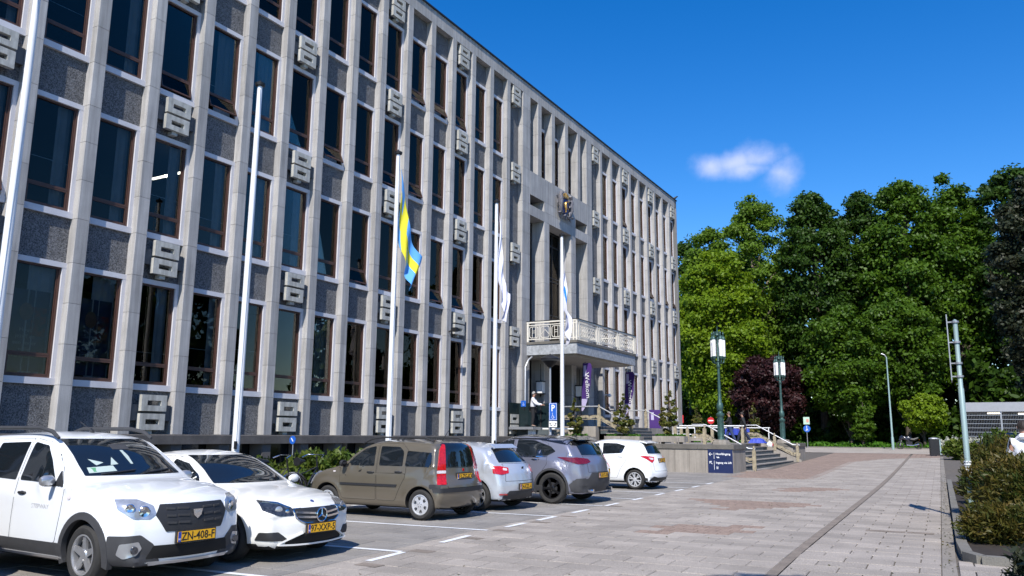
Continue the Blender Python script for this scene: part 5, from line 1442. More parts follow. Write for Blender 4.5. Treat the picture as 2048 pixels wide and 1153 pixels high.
for a_, b_ in zip([0, 1.7, 3.4, 5.1, 6.8, 8.4], [1.7, 3.4, 5.1, 6.8, 8.4, TX+.05]): tp('coping_stone', mb().cbox(a_+.004, b_-.004, TY0-.05, TY0+.40, 1.065, TZ+.015, .012).mesh('coping_stone', M['coping']))
tp('coping_stone', mb().cbox(TX-.34, TX+.05, TY0+.404, 37.86, 1.065, TZ+.015, .012).mesh('coping_stone', M['coping']))
tp('coping_stone', mb().cbox(TX-.34, TX+.05, 49.32, 52.9, 1.065, TZ+.015, .012).mesh('coping_stone', M['coping']))
tp('coping_stone', mb().cbox(8.1, TX-.345, 49.32, 49.7, 1.065, TZ+.015, .012).mesh('coping_stone', M['coping']))
# terrace floor slabs
for i in range(10):
    for j in range(18):
        x0, y0 = .2+.78*i, 36.1+.78*j
        if y0 < 49.2: tp('terrace_floor_slab', mb().box(x0+.003, x0+.777, y0+.003, y0+.777, TZ-.015, TZ).mesh('terrace_floor_slab', M['step']))
# lower steps
for k in range(6):
    z1 = TZ-.19*(k+1)+.0; x1 = 8.1+.36*(k+1)
    for (ya, yb) in ((37.88, 41.7), (41.7, 45.5), (45.5, 49.3)):
        tp('step', mb().box(x1-.42, x1+.02, ya+.004, yb-.004, z1-.035+.0, z1+.0).mesh('step', M['step']))
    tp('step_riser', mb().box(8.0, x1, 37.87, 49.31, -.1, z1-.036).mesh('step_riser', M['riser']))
tp('step', mb().box(7.9, 8.12, 37.87, 49.31, TZ-.03, TZ+.004).mesh('step', M['step']))
tp('step_flank', mb().prism([(8.1, 1.06), (8.1, 1.30), (10.35, .32), (10.35, .0), (9.9, .0)], 49.15, 49.33, 'XZ').mesh('step_flank', M['concrete']))
# upper steps and landing
for k in range(5):
    z1 = 2.05-.16*k; x1 = 3.3+.36*k
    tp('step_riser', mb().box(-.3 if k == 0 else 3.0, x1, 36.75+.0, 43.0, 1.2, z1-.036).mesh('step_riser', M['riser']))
    for (ya, yb) in ((36.72, 38.8), (38.8, 40.9), (40.9, 43.03)):
        tp('step', mb().box(x1-(.42 if k else 3.5), x1+.02, ya+.004, yb-.004, z1-.035, z1).mesh('step', M['step']))
tp('landing_wall', mb().box(-.3, 3.25, 36.3, 36.7, 1.2, 2.04).box(-.3, 3.25, 43.05, 46.5, 1.2, 2.04).mesh('landing_wall', M['concrete']))
tp('entrance_floor', mb().box(-4, -.31, 35.4, 43, 1.9, 2.04).mesh('entrance_floor', M['step']))
# sign on the terrace wall
sg = empty('direction_sign', (9.38, TY0-.012, .52), 0, 'dark navy direction board with white arrows reading Hoofdingang and Ingang via Lift', 'sign')
link('board', mb().box(-.54, .54, -.02, .012, -.53, .56).mesh('board', M['navy']), sg)
def stx(txt, x, z, s, **k):
    o = link('lettering', text_mesh(txt, s, M['white'], .001, 'LEFT', .002), sg, (x, -.024, z), rot=(R(90), 0, 0)); return o
stx('Hoofdingang', -.19, .34, .125); stx('Ingang via Lift', -.19, -.03, .125)
link('divider', mb().box(-.27, -.255, -.024, -.021, .13, .40).mesh('divider', M['white']), sg)
link('divider', mb().box(-.27, -.255, -.024, -.021, -.33, .05).mesh('divider', M['white']), sg)
def arrow(x, z, ang):
    b = mb(); ca, sa = math.cos(ang), math.sin(ang)
    def P(a, c): return (x+ca*a-sa*c, -.024, z+sa*a+ca*c)
    b.beam(P(-.07, 0), P(.08, 0), .014, .022); b.beam(P(.085, 0), P(.02, .065), .014, .022); b.beam(P(.085, 0), P(.02, -.065), .014, .022)
    link('arrow', b.mesh('arrow', M['white']), sg)
arrow(-.40, .33, math.pi); arrow(-.40, -.04, R(135))
b = mb()
for k in range(2): b.beam((-.15+.06*k, -.024, .22), (-.10+.06*k, -.024, .17), .012, .03)
link('stairs_symbol', b.mesh('stairs_symbol', M['white']), sg)
b = mb()
for k in (-1, 0, 1): b.beam((-.13+.03*k, -.024, -.20+.02*abs(k)), (-.13+.03*k, -.024, -.30), .01, .014)
b.lathe([(.028, -.024), (.036, -.024)], 14, (-.13, 0, -.25), axis='Y', cap=False); link('lift_symbol', b.mesh('lift_symbol', M['white']), sg)

def newel(parent, x, y, z, h=1.05, name='newel_post'):
    b = mb(); b.box(x-.07, x+.07, y-.07, y+.07, z, z+h*.86); b.box(x-.085, x+.085, y-.03, y+.03, z+.1, z+h*.8)
    b.lathe([(.001, z+h*.86), (.06, z+h*.87), (.035, z+h*.9), (.06, z+h*.95), (.05, z+h), (.001, z+h+.05)], 10, (x, y, 0))
    o = link(name, b.mesh(name, M['brass']), parent); return o
def railing(label, pts, newels, loc, lower=True, mat=None, wave=False):
    r_ = empty('stair_railing', loc, 0, label, 'railing', 'metal railings on the terrace')
    r0 = Vector(loc)
    P = [Vector(p)-r0 for p in pts]
    link('handrail', mb().tube(P, .036, 8).mesh('handrail', mat or M['steel'], True), r_)
    for k, off in enumerate((.42, .62) if lower else ()):
        link('lower_rail', mb().tube([p-Vector((0, 0, off)) for p in P], .018, 6).mesh('lower_rail', M['brass'] if k else M['metal_dark'], True), r_)
    if lower:
        b = mb()
        for a_, b_ in zip(P[:-1], P[1:]):
            n_ = max(1, int((b_-a_).length/.16))
            for q in range(n_):
                c0 = a_+(b_-a_)*q/n_-Vector((0, 0, .50)); c1 = a_+(b_-a_)*(q+1)/n_-Vector((0, 0, .50)); b.beam(c0+Vector((0, 0, .04*math.sin(q*2.1))), c1+Vector((0, 0, .04*math.sin((q+1)*2.1))), .03, .13)
        link('wave_band', b.mesh('wave_band', M['brass']), r_)
    for (x, y, z, h) in newels: newel(r_, x-r0.x, y-r0.y, z-r0.z, h)
    return r_
railing('sloping handrail beside the lamp at the near end of the wide steps', [(7.4, 38.15, 2.15), (8.05, 38.15, 2.15), (10.0, 38.15, 1.08), (10.32, 38.15, 1.06)], [(8.0, 38.15, TZ, .85), (10.25, 38.15, .07, 1.08)], (9, 38.15, .1))
railing('sloping handrail at the far end of the wide steps', [(6.9, 49.2, 2.28), (7.9, 49.2, 2.28), (9.9, 49.2, 1.18), (10.3, 49.2, 1.16)], [(7.2, 49.2, TZ, 1.0), (8.9, 49.2, .85, .95), (10.15, 49.2, .23, 1.02)], (9, 49.2, .2))
railing('handrail on the near side of the entrance stair, behind the planters', [(1.4, 36.6, 3.0), (3.3, 36.6, 3.0), (4.9, 36.6, 2.15), (5.2, 36.6, 2.15)], [(3.3, 36.6, 2.05, 1.0), (4.95, 36.6, TZ, 1.0)], (3.3, 36.6, 2.0), wave=True)
railing('handrail on the far side of the entrance stair', [(1.0, 43.1, 3.0), (3.3, 43.1, 3.0), (5.0, 43.1, 2.15)], [(3.3, 43.1, 2.05, 1.0), (4.95, 43.1, TZ, 1.0)], (3.3, 43.1, 2.0), False)
railing('straight white railing along the back of the terrace', [(4.2, 46.2, 2.2), (7.9, 46.2, 2.2)], [(4.3, 46.2, TZ, .95), (6.1, 46.2, TZ, .95), (7.8, 46.2, TZ, .95)], (6, 46.2, TZ), False, M['white_paint'])
railing('white railing between the two square planters', [(4.9, 43.2, 2.05), (6.0, 43.2, 2.05), (6.0, 43.2, 1.5)], [(5.6, 43.2, TZ, .85)], (5.5, 43.2, TZ), False, M['white_paint'])

# ---------------------------------------------------------------- ornate lamps
def ornate(label, x, y, z, H):
    t = empty('street_lamp', (x, y, z), 0, label, 'street lamp', 'ornate lamps on the terrace')
    k = H/5.1
    link('lamp_base', mb().lathe([(.42, 0), (.42, .12), (.36, .14), (.36, .2), (.20, .22)], 8).mesh('lamp_base', M['concrete']), t)
    b = mb(); b.lathe([(0.156, .2), (0.148, .3), (0.129, .35), (0.129, 1.15*k), (0.156, 1.22*k), (0.187, 1.26*k), (0.187, 1.33*k), (0.117, 1.38*k), (0.101, 1.45*k), (0.148, 1.5*k), (0.156, 1.68*k), (0.133, 1.78*k), (0.086, 1.85*k), (0.074, 2.3*k), (0.058, 3.35*k), (0.086, 3.38*k), (0.094, 3.48*k), (0.070, 3.54*k), (0.055, 3.62*k), (0.086, 3.66*k), (0.047, 3.72*k), (0.039, 4.9*k), (0.001, 5.3*k)], 12)
    link('lamp_post', b.mesh('lamp_post', M['copper'], True), t)
    for q in range(8):
        a = 2*math.pi*q/8; link('flute', mb().tube([(.131*math.cos(a), .131*math.sin(a), .36), (.131*math.cos(a), .131*math.sin(a), 1.12*k)], .018, 5).mesh('flute', M['copper']), t)
    for q in range(5):
        a = 2*math.pi*q/5+.5; ca, sa = math.cos(a)*.26, math.sin(a)*.26
        l_ = link('lamp_shade', mb().lathe([(.083, 3.86*k), (.086, 3.9*k), (.086, 4.60*k), (.083, 4.64*k)], 16).mesh('lamp_shade', M['opal'], True), t, (ca, sa, 0))
        link('shade_cap', mb().lathe([(.094, 4.62*k), (.098, 4.68*k), (.07, 4.74*k), (.03, 4.78*k), (.025, 4.86*k), (.045, 4.9*k), (.012, 4.96*k), (.001, 5.02*k)], 12).mesh('shade_cap', M['copper'], True), l_)
        link('shade_foot', mb().lathe([(.04, 3.72*k), (.09, 3.80*k), (.094, 3.87*k), (.08, 3.88*k)], 12).mesh('shade_foot', M['copper'], True), l_)
        link('bracket', mb().tube([(0, 0, 3.62*k), (ca*.5, sa*.5, 3.55*k), (ca, sa, 3.62*k), (ca, sa, 3.75*k)], [.03, .025, .03, .03], 6).mesh('bracket', M['copper'], True), t)
        link('bracket', mb().tube([(0, 0, 4.82*k), (ca*.6, sa*.6, 4.86*k), (ca, sa, 4.75*k)], .016, 5).mesh('bracket', M['copper'], True), t)
    b = mb()
    for q in range(6):
        a = 2*math.pi*q/6; b.beam((.10*math.cos(a), .10*math.sin(a), 4.85*k), (.13*math.cos(a), .13*math.sin(a), 5.0*k), .04, .03)
    b.lathe([(.10, 4.80*k), (.12, 4.84*k), (.10, 4.9*k)], 12, cap=False); link('lamp_crown', b.mesh('lamp_crown', M['copper']), t)
    return t
ornate('green cast iron lamp with white glass tubes on the near corner above the navy sign', 9.15, 36.75, TZ, 5.2)
ornate('smaller-looking green cast iron lamp with white glass tubes beyond the wide steps', 9.1, 50.6, TZ, 5.3)
# ================================================================== LEAVES
def leaf_arrays(centres, size, aspect=1.6, up=.3, outward=None, jit=.35, r=rng):
    n = len(centres); s = size*(1+jit*(r.random(n)*2-1))
    d = r.normal(size=(n, 3)); 
    if outward is not None: d = d*.8+outward*1.0
    d[:, 2] += up; d /= np.linalg.norm(d, axis=1)[:, None]
    a = np.cross(d, r.normal(size=(n, 3))); a /= np.linalg.norm(a, axis=1)[:, None]
    b = np.cross(d, a)
    l = (s*aspect/2)[:, None]; w = (s/2)[:, None]
    V = np.empty((n, 4, 3)); V[:, 0] = centres-a*l; V[:, 1] = centres+b*w-a*l*.1; V[:, 2] = centres+a*l; V[:, 3] = centres-b*w-a*l*.1
    V[:, 1] -= d*(w*.35); V[:, 3] -= d*(w*.35)
    return V.reshape(-1, 3)
def leaf_mesh(name, V, mat, rnd=None):
    n = len(V)//4; me = bpy.data.meshes.new(name)
    me.vertices.add(n*4); me.vertices.foreach_set('co', V.astype(np.float32).ravel())
    me.loops.add(n*4); me.loops.foreach_set('vertex_index', np.arange(n*4, dtype=np.int32))
    me.polygons.add(n); me.polygons.foreach_set('loop_start', np.arange(0, n*4, 4, dtype=np.int32))
    me.update(calc_edges=True); me.materials.append(mat)
    at = me.attributes.new('rnd', 'FLOAT', 'FACE')
    at.data.foreach_set('value', (rnd if rnd is not None else rng.random(n)).astype(np.float32))
    return me
LM = dict(
    bright=leafmat('bright_spring_leaves', (.14, .235, .010), (.24, .34, .016), .48),
    light=leafmat('light_green_leaves', (.075, .15, .010), (.145, .235, .018), .4),
    mid=leafmat('mid_green_leaves', (.042, .098, .006), (.095, .175, .010), .38),
    dark=leafmat('dark_beech_leaves', (.022, .055, .005), (.052, .105, .008), .30),
    copper=leafmat('copper_beech_leaves', (.022, .008, .009), (.050, .014, .014), .2),
    pine=leafmat('pine_needles', (.014, .026, .010), (.038, .040, .018), .15),
    yew=leafmat('yew_sprays', (.03, .058, .008), (.15, .105, .022), .3),
    hedge=leafmat('hedge_leaves', (.045, .09, .010), (.14, .17, .025), .3),
    laurel=leafmat('glossy_planter_leaves', (.05, .09, .012), (.20, .17, .05), .25, .3),
    herb=leafmat('ground_cover_leaves', (.05, .15, .012), (.10, .24, .02), .35),
    white=leafmat('white_blossom', (.45, .45, .36), (.6, .6, .5), .3))
M['bark'] = pmat('bark', (.085, .068, .052), .9, var=.35, scale=4, bump=.02, bscale=12)
M['bark_pale'] = pmat('pale_bark', (.24, .20, .15), .9, var=.3, scale=3)
def tree(name, label, x, y, top, bot, rad, kind, nl=20000, size=.34, lobes=42, seed=1, cat='tree', group=None, bark='bark', base=None, shape='round', trunk=None, rz=None, sparse=1.0):
    if group == T_: nl = int(nl*2.0); size *= .66; lobes = int(lobes*2.4)
    r = np.random.default_rng(seed); z0 = G(y) if base is None else base
    t = empty(name, (x, y, z0), 0, label, cat, group)
    H = top-z0; b0 = bot-z0; hc = (H+b0)/2; hz = (H-b0)/2
    C = []; RR = []
    for k in range(lobes):
        while True:
            p = r.uniform(-1, 1, 3)
            q = np.linalg.norm(p)
            if q < 1: break
        p = p/q*(q**.45)                       # push outwards
        s_ = 1.0
        if shape == 'cone': s_ = max(.08, (1-(p[2]+1)/2))**.85
        if shape == 'egg': s_ = (1-.35*max(0, p[2]))*(1-.25*max(0, -p[2]))
        lr_ = rad*r.uniform(.10, .29)*(1 if shape != 'cone' else max(.25, s_))
        C.append((p[0]*(rad-lr_*.6)*s_, p[1]*(rad-lr_*.6)*s_, hc+p[2]*(hz-lr_*.5))); RR.append(lr_)
    C = np.array(C); RR = np.array(RR)
    w = RR**2; idx = r.choice(lobes, nl, p=w/w.sum())
    u = r.normal(size=(nl, 3)); u /= np.linalg.norm(u, axis=1)[:, None]
    flip = (u[:, 2] < -.2) & (r.random(nl) < .6); u[flip, 2] *= -1
    rr = RR[idx]*(r.random(nl)**.38)*(1+.2*r.normal(size=nl))
    sq = np.array([1.05, 1.05, .68]); P = C[idx]+u*rr[:, None]*sq
    if kind != 'laurel':
        nf = nl//9; v_ = r.normal(size=(nf, 3)); v_ /= np.linalg.norm(v_, axis=1)[:, None]; v_ *= (r.random(nf)**.4)[:, None]*.93
        es = 1-.35*np.clip(v_[:, 2], 0, 1) if shape != 'cone' else np.clip(1-(v_[:, 2]+1)/2, .05, 1)
        P[:nf] = np.stack([v_[:, 0]*rad*es, v_[:, 1]*rad*es, hc+v_[:, 2]*hz], 1); u[:nf] = v_
    V = leaf_arrays(P, size, 1.5, .35, u, r=r)
    tint = np.clip(r.random(lobes)[idx]*.6+r.random(nl)*.5-.05, 0, 1)
    link('crown', leaf_mesh('crown', V, LM[kind], tint), t)
    b = mb(); tr = trunk or max(.12, H*.016)
    pts = [(0, 0, -.1), (r.normal()*.1, r.normal()*.1, b0*.5), (r.normal()*.2, r.normal()*.2, hc*.8), (r.normal()*.3, r.normal()*.3, H*.82)]
    b.tube(pts, [tr*1.25, tr, tr*.7, tr*.2], 8)
    for k in r.choice(lobes, min(lobes, 14), replace=False):
        zz = max(b0*.5, C[k][2]-rad*.7); zz = min(zz, H*.75)
        mid = (C[k][0]*.5, C[k][1]*.5, (zz+C[k][2])/2+.1)
        b.tube([(0, 0, zz), mid, tuple(C[k])], [tr*.45, tr*.28, tr*.08], 5)
    link('trunk', b.mesh('trunk', M[bark], True), t)
    return t
T_ = 'trees of the park behind the square'
tree('maple_tree', 'bright yellow-green tree beside the far corner of the building', -4.0, 86, 22.5, 2.4, 5.4, 'bright', 30000, .36, 60, 1, group=T_, shape='egg')
tree('ash_tree', 'tall loose light-green tree with pale bare limbs, highest beside the small cloud', -1.2, 92, 29.2, 5, 5.3, 'light', 24000, .34, 60, 2, group=T_, bark='bark_pale', shape='egg', trunk=.35)
tree('ash_tree', 'light green tree rising behind the bright yellow-green one', -7.0, 95, 27.3, 5, 4.7, 'light', 18000, .36, 50, 21, group=T_, shape='egg')
tree('beech_tree', 'dark tree peeping out just right of the roof corner', -11.3, 100, 28.2, 5, 4.6, 'dark', 16000, .40, 40, 3, group=T_)
tree('beech_tree', 'dark dense tree with an uneven top right of the tall light-green tree', 5.6, 90, 28.2, 5.5, 4.6, 'dark', 26000, .36, 56, 4, group=T_, shape='egg')
tree('beech_tree', 'dark tree in the middle of the wood, between two equally tall crowns', 10.1, 94, 28.9, 6, 4.7, 'dark', 24000, .36, 56, 5, group=T_, shape='egg')
tree('beech_tree', 'tall mid-green tree over the thin street light', 14.2, 90, 28.7, 6, 4.9, 'mid', 28000, .36, 60, 6, group=T_, shape='egg')
tree('beech_tree', 'tall mid-green tree behind the grey sign pole', 18.6, 93, 29.4, 6, 4.7, 'mid', 24000, .36, 56, 7, group=T_, shape='egg')
tree('beech_tree', 'tall dark tree at the right edge behind the pine', 24.5, 92, 30, 5, 5.0, 'dark', 20000, .38, 50, 8, group=T_)
tree('pine_tree', 'dark brownish pine at the right edge reaching above the other crowns', 24.2, 70, 22.0, 3.4, 3.7, 'pine', 28000, .28, 60, 9, group=T_, shape='egg')
tree('linden_tree', 'low wide green tree right of the copper-leaved tree', 8.7, 84, 14.5, 2.6, 4.2, 'mid', 26000, .33, 52, 10, group=T_)
tree('linden_tree', 'low green tree under the tall crowns left of the sign pole', 13.6, 86, 15.0, 4.2, 4.4, 'mid', 24000, .33, 50, 11, group=T_)
tree('hazel_tree', 'small sunlit yellow-green tree above the parked motorcycle', 15.2, 82, 5.6, 2.0, 2.0, 'bright', 6000, .26, 24, 12, group=T_)
tree('fir_tree', 'small pointed dark fir standing at the edge of the wood', 10.2, 81, 5.7, 1.2, 1.5, 'mid', 5000, .22, 30, 13, group=T_, shape='cone')
tree('copper_beech_tree', 'round purple-leaved tree between the two ornate lamps', 1.7, 82, 9.7, 1.7, 3.55, 'copper', 30000, .28, 60, 14, group=T_)
for k, (x, y, tp_, r_) in enumerate(((-16, 104, 23, 6), (-7.5, 103, 24, 5.5), (1.5, 104, 25, 5.5), (7.5, 106, 26.5, 5.5), (12.5, 107, 27, 5.5), (17, 106, 27, 5.5), (22.5, 106, 27, 5.5), (29, 102, 28, 6), (36, 98, 27, 6), (43, 92, 24, 6.5), (-2.5, 100, 24, 5))):
    tree('beech_tree', ['dark tree deep in the wood behind the building corner', 'dark tree behind the bright yellow-green tree', 'dark tree deep in the wood behind the copper-leaved tree', 'dark tree deep in the wood left of the fir', 'dark tree deep in the wood behind the middle crown', 'dark tree deep in the wood behind the street light', 'dark tree deep in the wood behind the sign pole', 'dark tree at the far right behind the bicycle shelter', 'dark tree beyond the right edge of the wood', 'farthest right dark tree of the wood', 'dark tree behind the tall light-green tree'][k],
         x, y, tp_, 2.0, r_, 'dark', 14000, .48, 44, 30+k, group='trees deep in the wood')
# undergrowth: a mass nobody could count
def mass(name, kind, n, size, fn, label=None, up=.5):
    P = fn(n); o = link(name, leaf_mesh(name, leaf_arrays(P, size, 1.6, up), LM[kind])); tag(o, kind='stuff')
    return o
def ug(n):
    X = rng.uniform(-22, 58, n); Y = rng.uniform(88, 101, n)
    h = 3.4+1.6*np.sin(X*.7)+1.2*np.sin(X*1.9+Y)
    return np.stack([X, Y, .8+rng.random(n)*np.maximum(h, .6)], 1)
mass('undergrowth', 'dark', 56000, .42, ug)
def ug2(n):
    X = rng.uniform(19, 62, n); Y = rng.uniform(86, 94, n)
    return np.stack([X, Y, .8+rng.random(n)*(8.5+1.5*np.sin(X*.8))], 1)
mass('woodland_edge', 'dark', 42000, .5, ug2)
tree('plane_tree', 'tree standing behind the camera whose shadow tip reaches the path', 20.75, -1.55, 12.2, 6.1, 2.6, 'dark', 7000, .28, 40, 90, base=-.2)
def fallen(n):
    v = rng.uniform(7, 40, n); u = np.where(rng.random(n) < .6, -.09+rng.normal(size=n)*.07, rng.uniform(-7, 0, n))
    X = OX+u*math.cos(TH)-v*math.sin(TH); Y = u*math.sin(TH)+v*math.cos(TH)
    return np.stack([X, Y, np.array([G(y) for y in Y])+.008], 1)
_p = fallen(520); _V = leaf_arrays(_p, .028, 1.5, 3.0); _V[:, 2] = np.maximum(_V[:, 2], np.repeat(_p[:, 2], 4)-.004)
tag(link('fallen_leaves', leaf_mesh('fallen_leaves', _V, LM['yew'])), kind='stuff')
def gc(n):
    X = rng.uniform(-16, 30, n); Y = rng.uniform(80.6, 89, n)
    return np.stack([X, Y, .70+rng.random(n)**2*(.30+.25*np.sin(X*1.3)**2)], 1)
mass('ground_cover', 'herb', 26000, .20, gc, up=.2)
M['forest_floor'] = pmat('forest_floor', (.02, .024, .012), .95, var=.4, scale=2)
ground_sheet('woodland_floor', -60, 60, 80.3, 160, .012, M['forest_floor'])
b = mb()
for k in range(38): b.box(-8+k*.9, -8+k*.9+.885, 80.1, 80.3, G(80)-.02, G(80)+.10)
tag(link('far_kerb', b.mesh('far_kerb', M['kerb'])), kind='stuff')
# trees across the square, seen only as reflections in the panes
for k, (x, y, h) in enumerate(((52, 18, 15), (56, 34, 17), (50, 48, 18), (58, 62, 19), (54, 4, 14), (48, 76, 20))):
    tree('plane_tree', ['plane tree across the square, nearest the camera', 'plane tree across the square facing the first bays', 'plane tree across the square facing the middle bays', 'plane tree across the square facing the portal', 'plane tree across the square behind the camera side', 'plane tree across the square facing the far wing'][k], x, y, h, 2.4, 5.6, 'dark', 5000, .8, 30, 60+k, group='plane trees across the square')
# ================================================================== SHRUBS
YG = 'loose yew shrubs in the bed at the right edge'
def shrub(label, x, y, z0, h, r_, kind='yew', n=9000, size=.06, seed=1, aspect=3.2, name='yew_shrub', cat='shrub', group=None, spikes=60):
    if group == YG: n = int(n*1.9); size *= .68; aspect = 3.6; spikes = int(spikes*1.25)
    r = np.random.default_rng(seed); t = empty(name, (x, y, z0), 0, label, cat, group)
    P = []; O = []
    b = mb()
    for k in range(spikes):
        a = r.uniform(0, 2*math.pi); e = r.uniform(.15, 1.0)
        tip = np.array([math.cos(a)*r_*math.cos(e*1.3)**.6*r.uniform(.8, 1.15), math.sin(a)*r_*math.cos(e*1.3)**.6*r.uniform(.8, 1.15), h*(.25+.75*math.sin(e*1.45))*r.uniform(.75, 1.08)])
        base = np.array([r.normal()*.08, r.normal()*.08, h*.05]); mid = base*.4+tip*.6+np.array([0, 0, h*.12])
        b.tube([tuple(base), tuple(mid), tuple(tip)], [.012, .008, .003], 4, cap=False)
        m_ = n//spikes; s_ = r.random(m_)**.6
        q = ((1-s_)**2)[:, None]*base+(2*s_*(1-s_))[:, None]*mid+(s_**2)[:, None]*tip
        w = .17*r_*(1.15-s_)+.025
        q = q+r.normal(size=(m_, 3))*w[:, None]; P.append(q); O.append(np.tile((tip-base)/np.linalg.norm(tip-base), (m_, 1)))
    P = np.concatenate(P); O = np.concatenate(O); P[:, 2] = np.maximum(P[:, 2], .02)
    # sprays lie along their twig
    nn = len(P); d = O*.8+r.normal(size=(nn, 3))*.5; d /= np.linalg.norm(d, axis=1)[:, None]
    s = size*(1+.4*(r.random(nn)*2-1)); a_ = np.cross(d, r.normal(size=(nn, 3))); a_ /= np.linalg.norm(a_, axis=1)[:, None]
    V = np.empty((nn, 4, 3)); L_ = (s*aspect/2)[:, None]; W_ = (s/2)[:, None]
    V[:, 0] = P-d*L_; V[:, 1] = P+a_*W_; V[:, 2] = P+d*L_; V[:, 3] = P-a_*W_
    tint = np.clip(np.repeat(r.random(spikes), n//spikes)*.7+r.random(nn)*.45-.1, 0, 1)
    link('foliage', leaf_mesh('foliage', V.reshape(-1, 3), LM[kind], tint), t)
    link('stems', b.mesh('stems', M['bark']), t)
    return t
shrub('large brownish-green yew shrub around the foot of the sign pole', 19.7, 19.2, .05, 1.5, .95, n=20000, size=.045, seed=1, group=YG, spikes=110)
shrub('yew shrub reaching over the kerb farther along the bed', 19.5, 22.6, .05, 1.05, .75, n=11000, size=.045, seed=2, group=YG, spikes=80)
shrub('yew shrub in front, cut by the right edge of the photo', 20.05, 16.4, .05, 1.25, 1.05, n=19000, size=.040, seed=3, group=YG, spikes=100)
shrub('yew shrub between the sign pole and the hooded person', 20.15, 17.9, .05, 1.2, .95, n=12000, size=.042, seed=4, group=YG, spikes=90)
shrub('small green shrub at the far end of the bed', 19.3, 27.5, .05, .75, .65, 'hedge', 6000, .06, 5, 2.0, 'green_shrub', group=YG)
shrub('dense rounded green shrub near the litter bin', 18.4, 57, .36, 1.1, 1.1, 'hedge', 5000, .13, 6, 1.8, 'green_shrub', spikes=60)
shrub('tall slim green shrub with light leaves beside the sign pole', 19.6, 25.5, .05, 1.75, .5, 'hedge', 4000, .055, 7, 2.2, 'green_shrub', spikes=40)
shrub('dark spiky conifer branches low in the bottom right corner', 19.75, 8.6, .0, .62, .62, 'pine', 7000, .03, 8, 4.2, 'conifer_shrub', spikes=34)
shrub('low yew tuft hugging the kerb beside the drain cover', 19.35, 14.6, .05, .55, .62, n=7000, size=.035, seed=12, group=YG, spikes=60)
for k, (x, y) in enumerate(((17.6, 64), (18.6, 64.5), (19.4, 66))):
    tt = shrub(['white-flowering shrub behind the litter bin', 'middle white-flowering shrub by the bicycle shelter', 'white-flowering shrub nearest the bicycle shelter'][k], x, y, .45, 1.2, .8, 'white', 1800, .11, 20+k, 1.2, 'flowering_shrub', group='white flowering shrubs')
# hedge between the cars and the building
HG = 'shrubs planted along the foot of the building'
hr = random.Random(4)
for k in range(13):
    y = 8.2+k*1.55
    nm = ['low shrub hidden behind the white family car', 'low shrub behind the roof of the cream-white hatchback', 'brownish low shrub left of the bicycles', 'dark green shrub behind the bicycle handlebars', 'yellow-green shrub over the bonnet of the brown mini', 'tall yellow-green shrub next to the brown mini', 'shrub behind the windscreen of the brown mini', 'shrub behind the brown mini, hidden by its roof', 'shrub behind the silver-blue hatchback', 'shrub hidden behind the crossover bonnet', 'shrub hidden behind the crossover', 'shrub at the foot of the second last flagpole', 'shrub nearest the terrace lift'][k]
    shrub(nm, 4.6+hr.uniform(-.3, .5), y, 0, [.85, .85, .85, .8, .95, 1.15, 1.1, 1.0, 1.0, 1.0, 1.0, .9, .9][k], .95, 'hedge' if k not in (2, 3) else 'yew', 5000 if k < 8 else 3000, .075, 40+k, 1.8, 'garden_shrub', group=HG, spikes=50)
ground_sheet('planting_strip', 2.4, 6.1, 6, 34, .03, M['soil'])
# ================================================================== PLANTERS
def planter(label, x, y, z, w, d, h, plant_h, pr_, seed, tall=False):
    t = empty('planter', (x, y, z), 0, label, 'planter', 'concrete planters on the terrace')
    b = mb()
    b.box(-w/2, w/2, -d/2, -d/2+.06, .10, h); b.box(-w/2, w/2, d/2-.06, d/2, .10, h); b.box(-w/2, -w/2+.06, -d/2+.06, d/2-.06, .10, h); b.box(w/2-.06, w/2, -d/2+.06, d/2-.06, .10, h)
    b.box(-w/2+.06, w/2-.06, -d/2+.06, d/2-.06, .10, .14)
    link('trough', b.mesh('trough', M['concrete']), t)
    for sx in (-.28, .28):
        for q in (-.05, .05): link('foot', mb().box(w*sx+q-.03, w*sx+q+.03, -d/2-.02, d/2, -.0, h-.06).mesh('foot', M['step']), t)
    link('planter_soil', mb().box(-w/2+.06, w/2-.06, -d/2+.06, d/2-.06, .14, h-.05).mesh('planter_soil', M['soil']), t)
    s_ = tree('potted_laurel', 'leafy shrub in the '+label, x, y, z+plant_h, z+h+.05, pr_, 'laurel', 5200, .085, 46, seed, 'shrub', 'shrubs in the planters', base=z+h-.05, shape='cone', trunk=.025)
    r = np.random.default_rng(seed); P = np.stack([x+r.uniform(-w/2+.08, w/2-.08, 500), y+r.uniform(-d/2+.08, d/2-.08, 500), z+h+r.random(500)*.10-.02], 1)
    g_ = link('low_planting', leaf_mesh('low_planting', leaf_arrays(P, .06)-np.array([x, y, z]), LM['herb']), t); tag(g_, kind='stuff')
planter('concrete planter behind the fourth flagpole', 2.25, 36.05, TZ, 1.5, .55, .34, 2.15, .55, 71)
planter('concrete planter left of the entrance stair handrail, above the crossover', 4.78, 36.05, TZ, 1.75, .55, .34, 2.3, .72, 72)
planter('concrete planter with the tallest shrub above the small white hatchback', 7.0, 36.1, TZ, 1.5, .55, .36, 2.65, .66, 73)
planter('concrete planter at the back, left of the near lamp', 4.8, 47.6, TZ, 1.4, .6, .34, 2.1, .55, 74)
planter('concrete planter at the back, behind the walking men', 7.2, 51.6, TZ, 1.4, .6, .34, 2.5, .55, 75)
